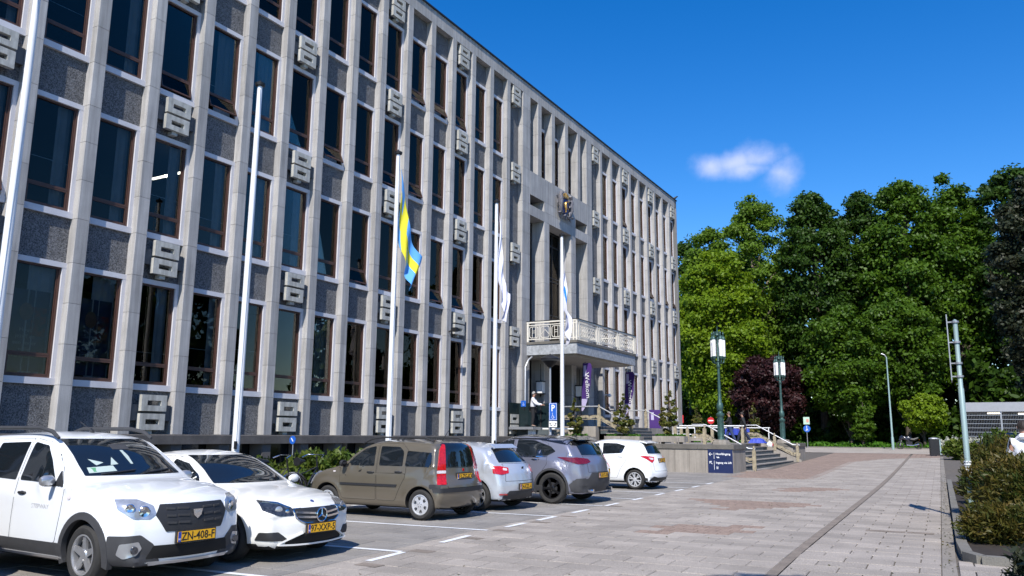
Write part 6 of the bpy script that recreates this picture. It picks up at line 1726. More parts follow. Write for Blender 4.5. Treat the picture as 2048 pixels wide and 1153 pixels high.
# ================================================================== FLAGPOLES
def pole(label, y, top, flag=None):
    t = empty('flagpole', (5.0, y, 0), 0, label, 'flagpole', 'white flagpoles in front of the facade')
    link('mast', mb().lathe([(.16, -.02), (.16, .04), (.085, .05), (.083, 2), (.075, 5), (.058, top-.2), (.055, top-.05)], 16).mesh('mast', M['white_paint'], True), t)
    link('mast_cap', mb().lathe([(.05, top-.05), (.11, top-.03), (.12, top+.03), (.04, top+.07), (.02, top+.10), (.001, top+.12)], 14).mesh('mast_cap', M['black'], True), t)
    link('halyard', mb().tube([(.06, -.06, top-.1), (.11, -.09, top-.9), (.075, -.07, 1.3)], .006, 4).mesh('halyard', M['white_paint']), t)
    link('cleat', mb().box(.05, .11, -.10, -.06, 1.25, 1.42).mesh('cleat', M['metal_dark']), t)
    return t
for k, (y, tp_) in enumerate(((7.45, 9.7), (12.72, 9.72), (18.08, 9.72), (23.78, 9.72), (29.03, 9.66))):
    pole(['tall white flagpole at the left edge, its top out of sight', 'bare white flagpole behind the cream-white hatchback', 'white flagpole carrying the blue and yellow flag', 'white flagpole carrying a plain white flag near the portal', 'white flagpole carrying the white flag with blue emblem before the balcony'][k], y, tp_)
M['flag_blue'] = pmat('flag_blue', (.10, .36, .78), .8)
M['flag_yellow'] = pmat('flag_yellow', (.72, .66, .03), .8)
M['flag_white'] = pmat('flag_white', (.74, .74, .84), .8)
M['flag_print'] = pmat('flag_print_blue', (.02, .22, .75), .8)
M['flag_dark'] = pmat('flag_print_dark', (.12, .12, .2), .8)
def flag(label, y, z0, hoist, fly, drop, spread, colour, seed, folds=3.2, rzf=38, amp0=.05):
    """a flag hanging in folds from its upper hoist corner"""
    t = empty('flag', (5.06, y+.03, z0), R(-rzf), label, 'flag')
    r = random.Random(seed); N1, N2 = 46, 34; vs = []; fs = []; mi = []
    ph = r.random()*6
    for i in range(N1+1):
        s = i/N1
        for j in range(N2+1):
            q = j/N2
            sag = 1-(1-s)**1.6
            z = -hoist*q*(1-.12*s)-drop*sag*(1-.25*q)
            amp = amp0+.10*s
            fx = amp*math.sin(folds*2*math.pi*s+q*2.2+ph)
            fy = spread*(s**1.1)*(1-.3*q)+.04*math.sin(5*q+7*s)
            vs.append((fx*(.4+.6*q)+.02, fy, z))
    for i in range(N1):
        for j in range(N2):
            a = i*(N2+1)+j; fs.append((a, a+1, a+N2+2, a+N2+1)); mi.append(colour((i+.5)/N1, (j+.5)/N2))
    me = bpy.data.meshes.new('flag_cloth'); me.from_pydata(vs, [], fs)
    for k in ('flag_blue', 'flag_yellow', 'flag_white', 'flag_print', 'flag_dark'): me.materials.append(M[k])
    me.polygons.foreach_set('material_index', mi); me.polygons.foreach_set('use_smooth', [True]*len(fs))
    o = link('flag_cloth', me, t); md = o.modifiers.new('s', 'SOLIDIFY'); md.thickness = .004
    return t
flag('light blue flag with a yellow cross hanging in folds', 18.1, 9.25, 1.9, 2.8, 2.5, .85, lambda s, q: 1 if (.36 < q < .64 or .22 < s < .42) else 0, 1, 2.3, 15)
def wf(s, q): return 3 if ((s-.35)**2/.012+(q-.35)**2/.02 < 1 or (s-.52)**2/.004+(q-.62)**2/.006 < 1) else 2
flag('limp white flag with faint grey lettering', 23.8, 9.35, 2.0, 2.8, 2.9, .42, lambda s, q: 4 if (abs(q-.5) < .015 and .42 < s < .55 and int(s*60) % 3 == 0) else 2, 2, 3.1)
flag('white flag with a bright blue emblem drooping in front of the balcony', 29.0, 9.2, 2.1, 2.7, 3.0, .34, wf, 3, 2.2, 38, .16)
# ================================================================== MODERN LAMP + PARKING SIGN
t = empty('street_lamp', (3.17, 31.6, 0), 0, 'slim grey lamp post with a dark cone-shaped head before the balcony', 'street lamp')
link('post', mb().lathe([(.07, -.02), (.07, 2.2), (.05, 2.25), (.045, 4.55)], 12).mesh('post', M['steel'], True), t)
link('lamp_head', mb().lathe([(.05, 4.50), (.12, 4.55), (.42, 4.86), (.42, 4.90), (.36, 4.95), (.001, 5.12)], 20).mesh('lamp_head', M['metal_dark'], True), t)
link('lamp_lens', mb().lathe([(.13, 4.58), (.405, 4.84)], 20, cap=False).mesh('lamp_lens', pmat('smoked_lens', (.20, .20, .20), .3), True), t)
t = empty('parking_sign', (3.40, 31.42, 2.6), R(14), 'blue parking sign with white P and wheelchair symbol on the lamp post', 'sign')
t.scale = (.72, 1, .88)
link('sign_plate', mb().box(-.24, .24, -.02, .0, -.42, .42).mesh('sign_plate', M['blue']), t)
link('sign_border', mb().box(-.22, .22, -.024, -.021, .385, .40).box(-.22, .22, -.024, -.021, -.40, -.385).box(-.22, -.205, -.024, -.021, -.385, .385).box(.205, .22, -.024, -.021, -.385, .385).mesh('sign_border', M['white']), t)
link('sign_lettering', text_mesh('P', .44, M['white'], .001, 'CENTER', .008), t, (0, -.026, .16), rot=(R(90), 0, 0))
def wheelchair(parent, x, y, z, s, mat=None):
    b = mb(); pts = [(x+s*(.02+.16*math.cos(a)), y, z+s*(-.14+.16*math.sin(a))) for a in np.linspace(R(110), R(400), 14)]
    b.tube(pts, s*.022, 5); b.tube([(x-s*.02, y, z+s*.22), (x, y, z-s*.02), (x+s*.14, y, z-s*.02), (x+s*.20, y, z-s*.22), (x+s*.25, y, z-s*.21)], s*.03, 5)
    b.lathe([(.001, y-.003), (s*.045, y-.003), (s*.045, y+.003)], 10, (x-s*.02, 0, z+s*.30), axis='Y'); link('wheelchair_symbol', b.mesh('wheelchair_symbol', mat or M['white']), parent)
wheelchair(t, -.02, -.026, -.20, .42)
link('arrow_plate', mb().box(-.24, .24, -.02, .0, -.74, -.46).mesh('arrow_plate', M['white']), t)
b = mb()
for s_ in (-1, 1):
    b.tube([(s_*.05, -.024, -.66), (s_*.15, -.024, -.66), (s_*.17, -.024, -.55)], .014, 5); b.beam((s_*.13, -.024, -.575), (s_*.17, -.024, -.535), .012, .02); b.beam((s_*.205, -.024, -.575), (s_*.17, -.024, -.535), .012, .02)
link('arrows', b.mesh('arrows', M['ink']), t)
# ================================================================== LIFT
t = empty('platform_lift', (1.0, 34.2, 0), 0, 'platform lift with dark glass sides where a grey-haired woman stands', 'lift')
gl = pmat('dark_lift_glass', (.012, .022, .026), .06)
link('platform', mb().box(-1.05, .25, -.55, .45, 1.86, 1.98).mesh('platform', M['steel']), t)
link('lift_column', mb().box(-.15, .1, -.3, .0, 0, 1.86).mesh('lift_column', M['white_paint']), t)
link('base_block', mb().box(-1.0, 2.6, -.2, 1.3, 0, 1.55).mesh('base_block', M['concrete']), t)
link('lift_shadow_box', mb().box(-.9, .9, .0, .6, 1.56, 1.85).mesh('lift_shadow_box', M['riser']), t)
link('glass_side', mb().box(-1.05, .12, .40, .43, 1.99, 3.12).mesh('glass_side', gl), t)
link('glass_side', mb().box(.20, 1.15, .40, .43, 1.95, 3.10).mesh('glass_side', gl), t)
link('glass_side', mb().box(-1.05, -1.02, -.5, .39, 1.99, 3.12).mesh('glass_side', gl), t)
for q in ((.13, .19, .36, .46, 1.6, 3.14), (-1.09, -1.055, -.55, -.5, 1.6, 3.14), (1.16, 1.2, .38, .44, 1.6, 3.1)): link('lift_post', mb().box(*q).mesh('lift_post', M['metal_dark']), t)
link('ledge', mb().box(.3, 1.9, .3, .36, 1.88, 1.94).mesh('ledge', M['white_paint']), t)
for x in (.38, .62): link('bronze_leg', mb().box(x, x+.12, .2, .32, 1.56, 1.86).mesh('bronze_leg', M['brass']), t)
b = mb(); 
for k in range(9): b.beam((.8+.12*k, .28, 1.66+.08*(k % 2)), (.92+.12*k, .28, 1.66+.08*((k+1) % 2)), .03, .09)
link('bronze_scroll', b.mesh('bronze_scroll', M['brass']), t)
t2 = empty('wheelchair_sign', (.75, 33.62, 3.05), 0, 'small square blue wheelchair sign on the lift', 'sign')
link('sign_plate', mb().box(-.13, .13, -.01, .0, -.14, .14).mesh('sign_plate', M['blue']), t2); wheelchair(t2, 0, -.014, -.02, .24)
link('sign_bracket', mb().box(-.03, .03, .0, .06, -.3, .1).mesh('sign_bracket', M['metal_dark']), t2)
# ================================================================== BANNERS
def banner(label, x, y, z, h, w, txt, rz=0):
    t = empty('welcome_banner', (x, y, z), rz, label, 'banner')
    N = 20; vs = []; 
    for k in range(N+1):
        s = k/N; zz = .75+h*s; ww = w*(.16+.84*min(1, s/.55)**.7)
        if s > .93: ww *= 1-.25*(s-.93)/.07
        bow = .12*s*s
        vs += [(bow-.0, .012, zz), (bow+ww, .012+.03*math.sin(s*7), zz)]
    fs = [(2*k, 2*k+1, 2*k+3, 2*k+2) for k in range(N)]
    b = mb(); b.add(vs, fs); me = b.mesh('banner_cloth', [M['purple'], M['lilac']])
    for i, p in enumerate(me.polygons): p.material_index = 1 if i < 5 else 0
    o = link('banner_cloth', me, t); md = o.modifiers.new('s', 'SOLIDIFY'); md.thickness = .01
    link('banner_pole', mb().tube([(0, 0, .0), (0, 0, .9), (.02, 0, 1.6), (.12, 0, .75+h), (.3, 0, .8+h)], .014, 6).mesh('banner_pole', M['metal_dark']), t)
    link('banner_foot', mb().box(-.3, .3, -.2, .2, 0, .03).mesh('banner_foot', M['metal_dark']), t)
    link('banner_lettering', text_mesh(txt, .36, M['white'], .001, 'LEFT'), t, (.36, -.03, .75+h*.80), rot=(R(90), R(86), 0))
    link('banner_logo', mb().box(.17, .34, -.03, -.028, .75+h*.72, .75+h*.95).mesh('banner_logo', M['lilac']), t)
    return t
banner('purple feather banner reading Welkom under the balcony', 2.2, 36.95, 2.05, 2.35, .55, 'Welkom', R(-12))
banner('second purple feather banner beyond the balcony, half behind a shrub', 1.85, 43.6, 2.05, 2.4, .6, 'Welkom', R(-12))
t = empty('notice_stand', (2.5, 46.8, 1.25), R(10), 'small purple notice board near the far wing', 'sign')
link('panel', mb().box(-.33, .33, -.03, .0, .75, 1.9).mesh('panel', M['purple']), t); link('print', mb().box(-.22, -.05, -.034, -.031, 1.3, 1.75).mesh('print', M['lilac']), t)
link('stand', mb().box(-.03, .03, -.0, .05, 0, .8).box(-.3, .3, -.15, .2, 0, .03).mesh('stand', M['metal_dark']), t)
# ================================================================== SMALL THINGS ROUND THE TERRACE
def post_sign(label, x, y, shape, z, sz, mat, parts=None, name='traffic_sign', rz=0, ph=None):
    t = empty(name, (x, y, G(y)), rz, label, 'sign')
    link('post', mb().tube([(0, 0, -.05), (0, 0, z+sz*.6)], .035, 8).mesh('post', M['steel']), t)
    if shape == 'disc': link('sign_plate', mb().lathe([(.001, -.05), (sz/2, -.05), (sz/2, -.035), (.001, -.035)], 24, (0, 0, z), axis='Y').mesh('sign_plate', mat), t)
    else: link('sign_plate', mb().box(-sz/2, sz/2, -.05, -.035, z-sz*.6, z+sz*.6).mesh('sign_plate', mat), t)
    return t
t = post_sign('red no-entry sign with white bar behind the terrace rail, left of the near lamp', -2.1, 75, 'disc', 2.45, .62, M['red'], rz=R(18))
link('white_bar', mb().box(-.22, .22, -.056, -.052, 2.40, 2.50).mesh('white_bar', M['white']), t)
t = post_sign('red and white square sign left of the tall planter shrub', -5.0, 75, 'box', 2.6, .6, M['red'], rz=R(18))
link('white_bar', mb().box(-.2, .2, -.056, -.052, 2.48, 2.70).mesh('white_bar', M['white']), t)
t = post_sign('round blue footpath sign with a walking figure under a pale square sign', 5.6, 79.3, 'disc', 1.72, .62, M['blue'], rz=R(18))
b = mb(); b.tube([(-.02, -.056, 1.86), (0, -.056, 1.72), (-.09, -.056, 1.52)], .028, 5); b.tube([(0, -.056, 1.72), (.09, -.056, 1.54)], .028, 5); b.lathe([(.001, -.058), (.04, -.058), (.04, -.054)], 8, (0, 0, 1.92), axis='Y')
link('walking_figure', b.mesh('walking_figure', M['white']), t)
link('upper_plate', mb().box(-.27, .27, -.05, -.035, 2.12, 2.78).mesh('upper_plate', pmat('pale_green_sign', (.45, .62, .50), .5)), t)
link('upper_plate_print', mb().box(-.02, .20, -.056, -.052, 2.3, 2.6).mesh('upper_plate_print', pmat('sign_pink', (.6, .28, .22), .5)), t)
t = empty('folding_table', (3.9, 47.5, TZ), R(10), 'white folding table behind the terrace planters', 'table')
link('table_top', mb().cbox(-.6, .6, -.35, .35, .45, .50).mesh('table_top', M['white_paint']), t)
for sx in (-.5, .5):
    for sy in (-.28, .28): link('leg', mb().tube([(sx, sy, 0), (sx, sy, .45)], .02, 6).mesh('leg', M['steel']), t)
def tarp(label, x, y, z, w, d, h, mat, seed):
    t = empty('tarpaulin', (x, y, z), 0, label, 'tarpaulin', 'blue covers lying on the terrace'); r = random.Random(seed); N = 9; vs = []
    for i in range(N+1):
        for j in range(N+1):
            a, c = i/N*2-1, j/N*2-1; e = (1-abs(a)**4)*(1-abs(c)**4)
            vs.append((a*w/2, c*d/2, max(.01, h*e**.5*(.75+.25*r.random()))))
    b = mb(); b.add(vs, [(i*(N+1)+j, (i+1)*(N+1)+j, (i+1)*(N+1)+j+1, i*(N+1)+j+1) for i in range(N) for j in range(N)])
    link('cover', b.mesh('cover', mat), t)
M['tarp'] = pmat('blue_tarpaulin', (.03, .06, .42), .6)
t = empty('tarpaulin', (6.3, 51.0, TZ+.75), 0, 'blue sheet hung over the back railing behind the walking men', 'tarpaulin')
link('cover', MB().add([(-.75+1.5*k/16, .03*math.sin(k*1.7), zz) for k in range(17) for zz in (-.28, .12)], [(2*k, 2*k+2, 2*k+3, 2*k+1) for k in range(16)]).mesh('cover', M['tarp']), t).modifiers.new('s', 'SOLIDIFY').thickness = .02
link('rail', mb().tube([(-1.6, 0, .15), (2.0, 0, .15)], .03, 6).tube([(-1.5, 0, .15), (-1.5, 0, -.75)], .03, 6).tube([(1.9, 0, .15), (1.9, 0, -.75)], .03, 6).mesh('rail', M['white_paint']), t)
tarp('blue cloth lying on top of the wide steps', 8.15, 48.2, TZ, .9, .8, .3, M['tarp'], 3)
t = empty('plastic_bag', (8.75, 48.55, TZ-.2), 0, 'small white and red bag on the wide steps beside the blue cloth', 'bag')
link('bag', mb().lathe([(.001, 0), (.16, .02), (.19, .12), (.12, .26), (.03, .3), (.05, .36)], 9).mesh('bag', M['white']), t); link('red_print', mb().box(.17, .2, -.08, .08, .05, .2).mesh('red_print', M['red']), t)
# ================================================================== RIGHT SIDE
PX_, PY_ = 18.92, 18.9
t = empty('sign_pole', (PX_, PY_, 0), 0, 'grey-green steel pole with a sign plate seen edge-on, standing in the yew shrubs', 'sign pole')
link('pole', mb().lathe([(.054, -.02), (.054, 2.6), (.044, 2.62), (.044, 4.0), (.001, 4.03)], 14).mesh('pole', pmat('painted_pole', (.30, .40, .39), .45, .2), True), t)
sp_ = link('sign_plate', mb().box(-.010, .010, -.42, .42, 2.75, 4.08).mesh('sign_plate', M['steel']), t, (-.15, 0, 0), rot=(0, 0, R(1.2)))
for z in (2.85, 3.12, 3.55, 3.97): link('clamp', mb().lathe([(.07, z-.02), (.07, z+.02)], 12).box(-.145, -.055, -.02, .02, z-.012, z+.012).mesh('clamp', M['steel']), t)
for z in (.95, 1.0, 1.05, 1.1, 1.15): link('wrap', mb().lathe([(.068, z-.015), (.068, z+.015)], 12).mesh('wrap', M['white_paint']), t)
t = empty('street_light', (12.9, 77.2, G(77)), 0, 'very slim grey-green street light before the wood', 'street light')
link('post', mb().lathe([(.11, 0), (.11, 1.0), (.08, 1.1), (.05, 7.9)], 10).mesh('post', pmat('painted_pole2', (.30, .42, .41), .45, .2), True), t)
link('lamp_head', mb().tube([(0, 0, 7.85), (-.15, 0, 8.1), (-.4, 0, 8.2)], [.05, .045, .06], 6).mesh('lamp_head', M['steel']), t)
t = empty('litter_bin', (16.6, 63.0, G(63)), R(12), 'dark litter bin with pale side standing at the end of the paved path', 'litter bin')
link('body', mb().cbox(-.28, .28, -.28, .28, .05, 1.12, .03).mesh('body', M['black']), t)
link('side_panel', mb().box(.285, .36, -.26, .26, .08, 1.10).mesh('side_panel', pmat('bin_side', (.28, .38, .38), .4)), t); link('lid', mb().lathe([(.34, 1.13), (.30, 1.2), (.001, 1.26)], 12).mesh('lid', M['steel']), t)
link('notice', mb().box(.362, .366, -.15, .12, .5, .9).mesh('notice', M['white']), t)
# motorcycle
t = empty('motorcycle', (14.05, 78.9, G(79)), R(6), 'dark motorcycle parked at the edge of the wood beside the street light', 'motorcycle')
for x in (-.72, .72):
    link('wheel', mb().lathe([(.30, -.06), (.33, -.05), (.33, .05), (.30, .06), (.24, .03), (.24, -.03), (.30, -.06)], 20, axis='Y', cap=False).mesh('wheel', M['tyre'], True), t, (x, 0, .32))
    link('brake_disc', mb().lathe([(.001, -.01), (.14, -.01), (.14, .01)], 14, axis='Y').mesh('brake_disc', M['rim_black']), t, (x, 0, .32))
link('fairing', mb().tube([(-.75, 0, .75), (-.60, 0, .95), (-.35, 0, .98), (-.1, 0, .82), (0, 0, .6)], [.08, .16, .17, .16, .12], 10).mesh('fairing', pmat('bike_paint', (.02, .02, .03), .2, coat=1), True), t)
link('fuel_tank', mb().tube([(-.30, 0, .90), (-.05, 0, .98), (.2, 0, .85)], [.10, .17, .10], 10).mesh('fuel_tank', pmat('bike_tank', (.03, .035, .05), .2, coat=1), True), t)
link('seat', mb().tube([(.12, 0, .84), (.4, 0, .82), (.75, 0, .98)], [.12, .13, .07], 8).mesh('seat', M['black'], True), t)
link('engine', mb().box(-.25, .25, -.16, .16, .30, .66).mesh('engine', M['metal_dark']), t); link('exhaust', mb().tube([(-.2, -.17, .35), (.3, -.2, .32), (.75, -.22, .45)], [.03, .04, .055], 8).mesh('exhaust', M['chrome'], True), t)
link('fork', mb().tube([(-.72, 0, .32), (-.52, 0, .98)], .04, 6).mesh('fork', M['steel']), t); link('handlebar', mb().tube([(-.42, -.35, 1.02), (-.5, 0, 1.0), (-.42, .35, 1.02)], .018, 6).mesh('handlebar', M['black']), t)
link('windshield', mb().tube([(-.66, 0, .98), (-.48, 0, 1.18)], [.12, .05], 8).mesh('windshield', M['car_glass'], True), t); link('indicator', mb().lathe([(.001, 0), (.04, .02), (.001, .04)], 8).mesh('indicator', M['lamp_orange']), t, (.8, -.15, .8))
# bicycle shelter
t = empty('bicycle_shelter', (25, 68, G(68)), 0, 'flat-roofed bicycle shelter with grey fascia and wire mesh wall', 'shelter')
gz = 0
link('roof', mb().box(-6.6, 9, -.1, 6, 3.02, 3.68).mesh('roof', pmat('fascia', (.36, .37, .39), .5, .2, var=.05)), t)
for x in (-6.5, -4.2, -1.9, .4, 2.7, 5.0): link('post', mb().box(x-.06, x+.06, -.06, .06, 0, 3.01).mesh('post', M['steel']), t)
for k in range(9): link('mesh_rail', mb().box(-6.5, 8.9, -.02, .0, .35+.30*k, .385+.30*k).mesh('mesh_rail', M['steel']), t)
b = mb()
for k in range(150): b.box(-6.45+.1*k, -6.44+.1*k, .004, .012, .3, 2.95)
tag(link('mesh_wires', b.mesh('mesh_wires', M['steel']), t), kind='stuff')
link('back_wall', mb().box(-6.6, 9, 5.8, 5.95, 0, 3.0).mesh('back_wall', M['dark_in']), t)
for x, y in ((-5.0, 2.0), (-3.0, 3.4), (-2.2, 3.6)): link('strip_lamp', mb().box(x, x+.9, y, y+.12, 2.92, 2.98).mesh('strip_lamp', M['tube_lamp']), t)
# dark car on the side road
r_, c_ = mk_hidden('dark blue car seen from behind beyond the shrub bed at the right edge', (.012, .016, .03)); r_.location = (20.15, 43.5, G(43.5)); r_.rotation_euler = (0, 0, R(95)); r_.scale = (1.05, 1.05, 1.18)
# bicycles between cars and building
def bicycle(label, x, y, rz, col, lamp=False):
    t = empty('bicycle', (x, y, 0), rz, label, 'bicycle', 'bicycles parked against the building'); fm_ = pmat('frame_paint', col, .3, .2)
    for cx_ in (-.52, .52):
        w = link('wheel', mb().tube([(.34*math.cos(a), 0, .34*math.sin(a)) for a in np.linspace(0, 2*math.pi, 25)], .018, 5, cap=False).mesh('wheel', M['tyre'], True), t, (cx_, 0, .36))
        b = mb()
        for q in range(12): b.tube([(0, 0, 0), (.33*math.cos(q*math.pi/6), 0, .33*math.sin(q*math.pi/6))], .003, 3, cap=False)
        link('spokes', b.mesh('spokes', M['chrome']), w)
        link('mudguard', mb().tube([(.38*math.cos(a), 0, .38*math.sin(a)) for a in np.linspace(.2, 2.8, 12)], .022, 5).mesh('mudguard', M['chrome'], True), w)
    link('frame', mb().tube([(-.52, 0, .36), (-.05, 0, .32), (.36, 0, .85), (-.2, 0, .70), (-.05, 0, .32)], .02, 6).tube([(-.52, 0, .36), (-.22, 0, .86)], .016, 6).mesh('frame', fm_, True), t)
    link('fork', mb().tube([(.52, 0, .36), (.36, 0, .9), (.33, 0, 1.08)], .018, 6).mesh('fork', fm_, True), t)
    link('handlebar', mb().tube([(.16, -.28, 1.06), (.30, -.22, 1.12), (.36, 0, 1.12), (.30, .22, 1.12), (.16, .28, 1.06)], .013, 6).mesh('handlebar', M['chrome'], True), t)
    link('saddle', mb().tube([(-.36, 0, .98), (-.1, 0, .99)], [.10, .03], 8).mesh('saddle', M['black'], True), t)
    return t
bicycle('black bicycle with chrome handlebars behind the cream-white hatchback', 5.75, 13.1, R(75), (.02, .02, .02))
bicycle('dark bicycle half hidden in the shrubs beside the brown mini', 5.9, 14.0, R(95), (.03, .03, .04))
t = empty('marker_sign', (3.0, 16.5, 0), 0, 'tiny round blue sign on a thin post among the shrubs', 'sign')
link('post', mb().tube([(0, 0, 0), (0, 0, 1.35)], .015, 6).mesh('post', M['steel']), t); link('disc', mb().lathe([(.001, -.03), (.11, -.03), (.11, -.015), (.001, -.015)], 16, (0, 0, 1.42), axis='Y').mesh('disc', M['blue']), t)
link('arrow', mb().beam((-.04, -.034, 1.47), (.03, -.034, 1.38), .01, .02).mesh('arrow', M['white']), t)
# ================================================================== PEOPLE
M['skin'] = pmat('skin', (.42, .23, .16), .6)
def skinned(name, joints, edges, mat, parent, levels=2, root=0):
    me = bpy.data.meshes.new(name); me.from_pydata([j[0] for j in joints], edges, [])
    o = bpy.data.objects.new(name, me); COL.objects.link(o)
    md = o.modifiers.new('skin', 'SKIN'); md.use_smooth_shade = True
    for i, j in enumerate(joints):
        r_ = j[1] if isinstance(j[1], tuple) else (j[1], j[1]); me.skin_vertices[0].data[i].radius = r_
        me.skin_vertices[0].data[i].use_root = (i == root)
    sb = o.modifiers.new('sub', 'SUBSURF'); sb.levels = levels; sb.render_levels = levels
    dg = bpy.context.evaluated_depsgraph_get(); r = bpy.data.meshes.new_from_object(o.evaluated_get(dg))
    bpy.data.objects.remove(o); r.name = name; r.materials.clear(); r.materials.append(mat)
    r.polygons.foreach_set('material_index', [0]*len(r.polygons)); r.polygons.foreach_set('use_smooth', [True]*len(r.polygons))
    return link(name, r, parent)
def person(label, x, y, z, rz, H, top, legs, hair, stride=.0, arms=((.05, -.05), (.05, -.05)), long_coat=False, hood=False, cap=False, shoes=None, look=-.1):
    """faces +X. arms: per side either (forward elbow, forward hand) or a hand target (x, y, z) as fractions"""
    t = empty('person', (x, y, z), rz, label, 'person'); k = H/1.75
    def S(p): return tuple(c*k for c in p)
    hipz, kneez = .92, .50
    fx = (stride*.5, -stride*.5)
    J = {}; 
    J['pel'] = (0, 0, .95); J['wai'] = (.0, 0, 1.12); J['che'] = (.01, 0, 1.33); J['nek'] = (.02, 0, 1.47); J['hb'] = (.05, 0, 1.55); J['hd'] = (.06+look*.0, 0, 1.66)
    for s_, n_ in ((-1, 'R'), (1, 'L')):
        f_ = fx[0] if s_ < 0 else fx[1]
        J['hip'+n_] = (0, s_*.10, .90); J['kne'+n_] = (f_*.55+.04, s_*.10, .50+abs(f_)*.02); J['ank'+n_] = (f_-.02, s_*.10, .09+(.06 if f_ < -.1 else 0)); J['toe'+n_] = (f_+.15, s_*.12, .035+(.0 if f_ >= -.1 else .02))
        J['sho'+n_] = (.0, s_*.185, 1.40)
        a = arms[0 if s_ < 0 else 1]
        if len(a) == 2: J['elb'+n_] = (a[0], s_*.25, 1.13); J['wri'+n_] = (a[1], s_*.24, .88); J['han'+n_] = (a[1]+.03, s_*.235, .79)
        else:
            w = Vector(a); sh = Vector(J['sho'+n_]); md = (sh+w)/2+Vector((-.03, s_*.06, -.10)); J['elb'+n_] = tuple(md); J['wri'+n_] = a; J['han'+n_] = tuple(w+(w-md).normalized()*.09)
    def grow_(names, radii, edges, mat, name, root):
        idx = {n: i for i, n in enumerate(names)}
        jl = [(S(J[n]), tuple(q*k for q in (radii[n] if isinstance(radii[n], tuple) else (radii[n], radii[n])))) for n in names]
        return skinned(name, jl, [(idx[a], idx[b]) for a, b in edges], mat, t, 2, idx[root])
    body_r = dict(pel=(.13, .10), wai=(.12, .09), che=(.14, .10), nek=.05, hb=.06, hd=(.078, .095))
    names = ['pel', 'wai', 'che', 'nek', 'hb', 'hd']; ed = [('pel', 'wai'), ('wai', 'che'), ('che', 'nek'), ('nek', 'hb'), ('hb', 'hd')]
    for n_ in 'RL':
        names += [q+n_ for q in ('hip', 'kne', 'ank', 'toe', 'sho', 'elb', 'wri', 'han')]
        ed += [('pel', 'hip'+n_), ('hip'+n_, 'kne'+n_), ('kne'+n_, 'ank'+n_), ('ank'+n_, 'toe'+n_), ('che', 'sho'+n_), ('sho'+n_, 'elb'+n_), ('elb'+n_, 'wri'+n_), ('wri'+n_, 'han'+n_)]
        body_r.update({'hip'+n_: .075, 'kne'+n_: .05, 'ank'+n_: .036, 'toe'+n_: .03, 'sho'+n_: .05, 'elb'+n_: .036, 'wri'+n_: .026, 'han'+n_: (.036, .016)})
    grow_(names, body_r, ed, M['skin'], 'body', 'pel')
    # fingers on each hand
    for n_, s_ in (('R', -1), ('L', 1)):
        w = Vector(J['wri'+n_]); h = Vector(J['han'+n_]); d = (h-w).normalized(); sd_ = d.cross(Vector((0, 0, 1)))
        sd_ = sd_.normalized() if sd_.length > .2 else Vector((1, 0, 0))
        b = mb()
        for q, l_ in enumerate((.065, .075, .07, .055)):
            p0 = h+sd_*(q-1.5)*.018; p1 = p0+d*l_*.55; p2 = p1+d*l_*.4+Vector((0, -s_*.02, -.01)); b.tube([S(p0), S(p1), S(p2)], [.009*k, .0085*k, .006*k], 5)
        p0 = (w+h)/2-sd_*.03; b.tube([S(p0), S(p0-sd_*.022+d*.03), S(p0-sd_*.02+d*.06)], [.011*k, .010*k, .007*k], 5)
        link('fingers', b.mesh('fingers', M['skin'], True), t)
    # jacket
    jr = dict(pel=(.20, .155), wai=(.185, .15), che=(.215, .165), nek=.085)
    nm = ['pel', 'wai', 'che', 'nek']; e2 = [('pel', 'wai'), ('wai', 'che'), ('che', 'nek')]
    for n_ in 'RL':
        nm += ['sho'+n_, 'elb'+n_, 'wri'+n_]; e2 += [('che', 'sho'+n_), ('sho'+n_, 'elb'+n_), ('elb'+n_, 'wri'+n_)]; jr.update({'sho'+n_: .105, 'elb'+n_: .075, 'wri'+n_: .055})
    J0 = dict(J)
    J['pel'] = (0, 0, .80 if long_coat else .90)
    J['nek'] = (.015, 0, 1.455)
    grow_(nm, jr, e2, top, 'jacket', 'che'); J.update(J0)
    tr_ = dict(pel=(.18, .145)); nm = ['pel']; e3 = []
    for n_ in 'RL':
        nm += ['hip'+n_, 'kne'+n_, 'ank'+n_]; e3 += [('pel', 'hip'+n_), ('hip'+n_, 'kne'+n_), ('kne'+n_, 'ank'+n_)]; tr_.update({'hip'+n_: .12, 'kne'+n_: .088, 'ank'+n_: .07})
    grow_(nm, tr_, e3, legs, 'trousers', 'pel')
    for n_, s_ in (('R', -1), ('L', 1)):
        a, b_ = Vector(J['ank'+n_]), Vector(J['toe'+n_])
        link('shoe', mb().tube([S(a+Vector((-.05, 0, -.04))), S(a+Vector((.02, 0, -.035))), S(b_)], [.042*k, .046*k, .034*k], 8).mesh('shoe', shoes or M['black'], True), t)
    hx, hz_ = .055, 1.66
    # face
    b = mb(); b.tube([S((hx+.085, 0, hz_+.01)), S((hx+.108, 0, hz_-.028)), S((hx+.088, 0, hz_-.036))], [.009*k, .014*k, .010*k], 6); link('nose', b.mesh('nose', M['skin'], True), t)
    for s_ in (-1, 1):
        link('eye', mb().lathe([(.001, -.008*k), (.012*k, 0), (.001, .008*k)], 8, S((hx+.082, s_*.030, hz_+.012))).mesh('eye', M['black'], True), t)
        link('ear', mb().lathe([(.001, -.028*k), (.014*k, -.01*k), (.016*k, .012*k), (.001, .03*k)], 8, S((hx, s_*.084, hz_))).mesh('ear', M['skin'], True), t)
    link('mouth', mb().tube([S((hx+.083, -.022, hz_-.062)), S((hx+.09, 0, hz_-.06)), S((hx+.083, .022, hz_-.062))], .004*k, 5).mesh('mouth', M['red'], True), t)
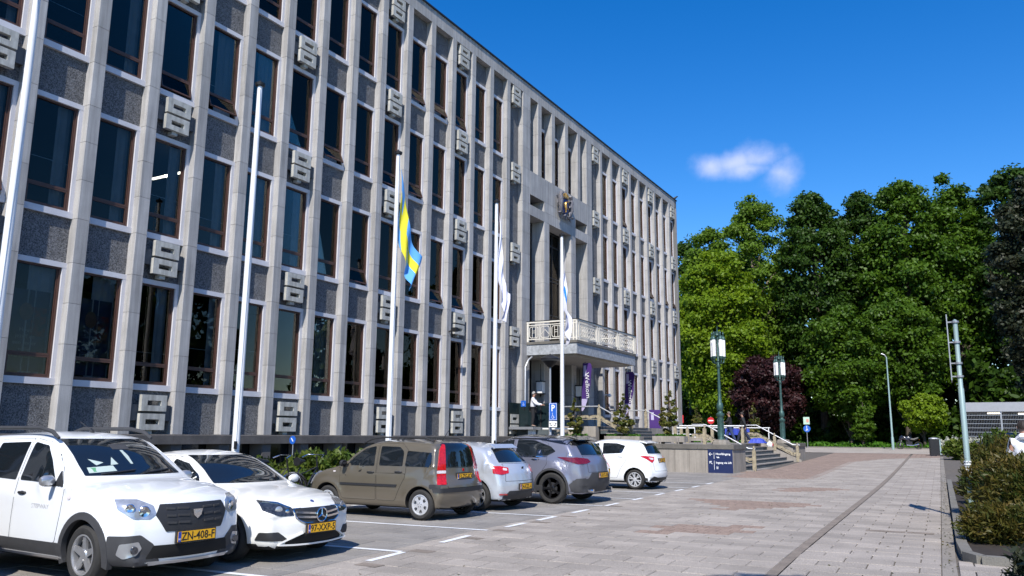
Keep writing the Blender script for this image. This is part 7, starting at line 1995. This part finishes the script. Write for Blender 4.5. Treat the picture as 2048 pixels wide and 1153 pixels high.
    if hair is not None:
        vs = []; fs = []; N1, N2 = 10, 20
        for i in range(N1+1):
            th = math.pi*.60*i/N1
            for j in range(N2):
                ph = 2*math.pi*j/N2; fr_ = max(0, math.cos(ph)); thh = th*(1-.45*fr_)
                rr = .102+.006*math.sin(5*ph)
                vs.append(S((hx-.012+rr*math.sin(thh)*math.cos(ph), rr*.86*math.sin(thh)*math.sin(ph), hz_+.018+(rr+.008)*math.cos(thh))))
        for i in range(N1):
            for j in range(N2): fs.append((i*N2+j, i*N2+(j+1) % N2, (i+1)*N2+(j+1) % N2, (i+1)*N2+j))
        link('hair', mb().add(vs, fs).mesh('hair', hair, True), t)
    if cap: link('cap', mb().lathe([(.001, .12), (.07, .11), (.10, .07), (.105, .04)], 14).box(.05, .19, -.06, .06, .045, .058).mesh('cap', hair, True), t, S((hx, 0, hz_)))
    if hood: link('hood', mb().tube([S((-.02, -.12, 1.46)), S((-.09, -.07, 1.50)), S((-.11, 0, 1.50)), S((-.09, .07, 1.50)), S((-.02, .12, 1.46))], [.04*k, .06*k, .065*k, .06*k, .04*k], 8).mesh('hood', top, True), t)
    return t
wt = pmat('white_jacket', (.72, .72, .76), .8); bt = pmat('black_trousers', (.015, .015, .018), .85); bj = pmat('black_jacket', (.014, .015, .018), .8)
jn = pmat('blue_jeans', (.03, .05, .12), .85); gh = pmat('grey_hair', (.30, .29, .28), .8); dh = pmat('dark_hair', (.03, .022, .018), .7); bh = pmat('brown_grey_hair', (.12, .09, .07), .8)
person('grey-haired woman in a white jacket and black trousers leaning on the lift rail', 1.05, 34.0, 1.98, R(20), 1.62, wt, bt, gh, .0, ((.42, -.20, 1.10), (.46, .12, 1.12)))
person('man with short hair in dark jacket and jeans, left of the two walkers', 6.55, 48.4, TZ, R(188), 1.78, bj, jn, bh, .55, ((.30, -.16, 1.15), (.30, .10, 1.18)), hood=False)
person('man in black jacket and cap in mid-stride, right of the two walkers', 7.25, 48.7, TZ, R(190), 1.76, bj, pmat('dark_jeans', (.015, .022, .05), .85), dh, .75, ((.12, .22), (-.1, -.15)), cap=True)
person('person in a white hooded jacket seen from behind at the right edge', 19.92, 18.6, 0, R(100), 1.92, wt, jn, dh, .2, ((.03, .02), (.03, .02)), hood=True)
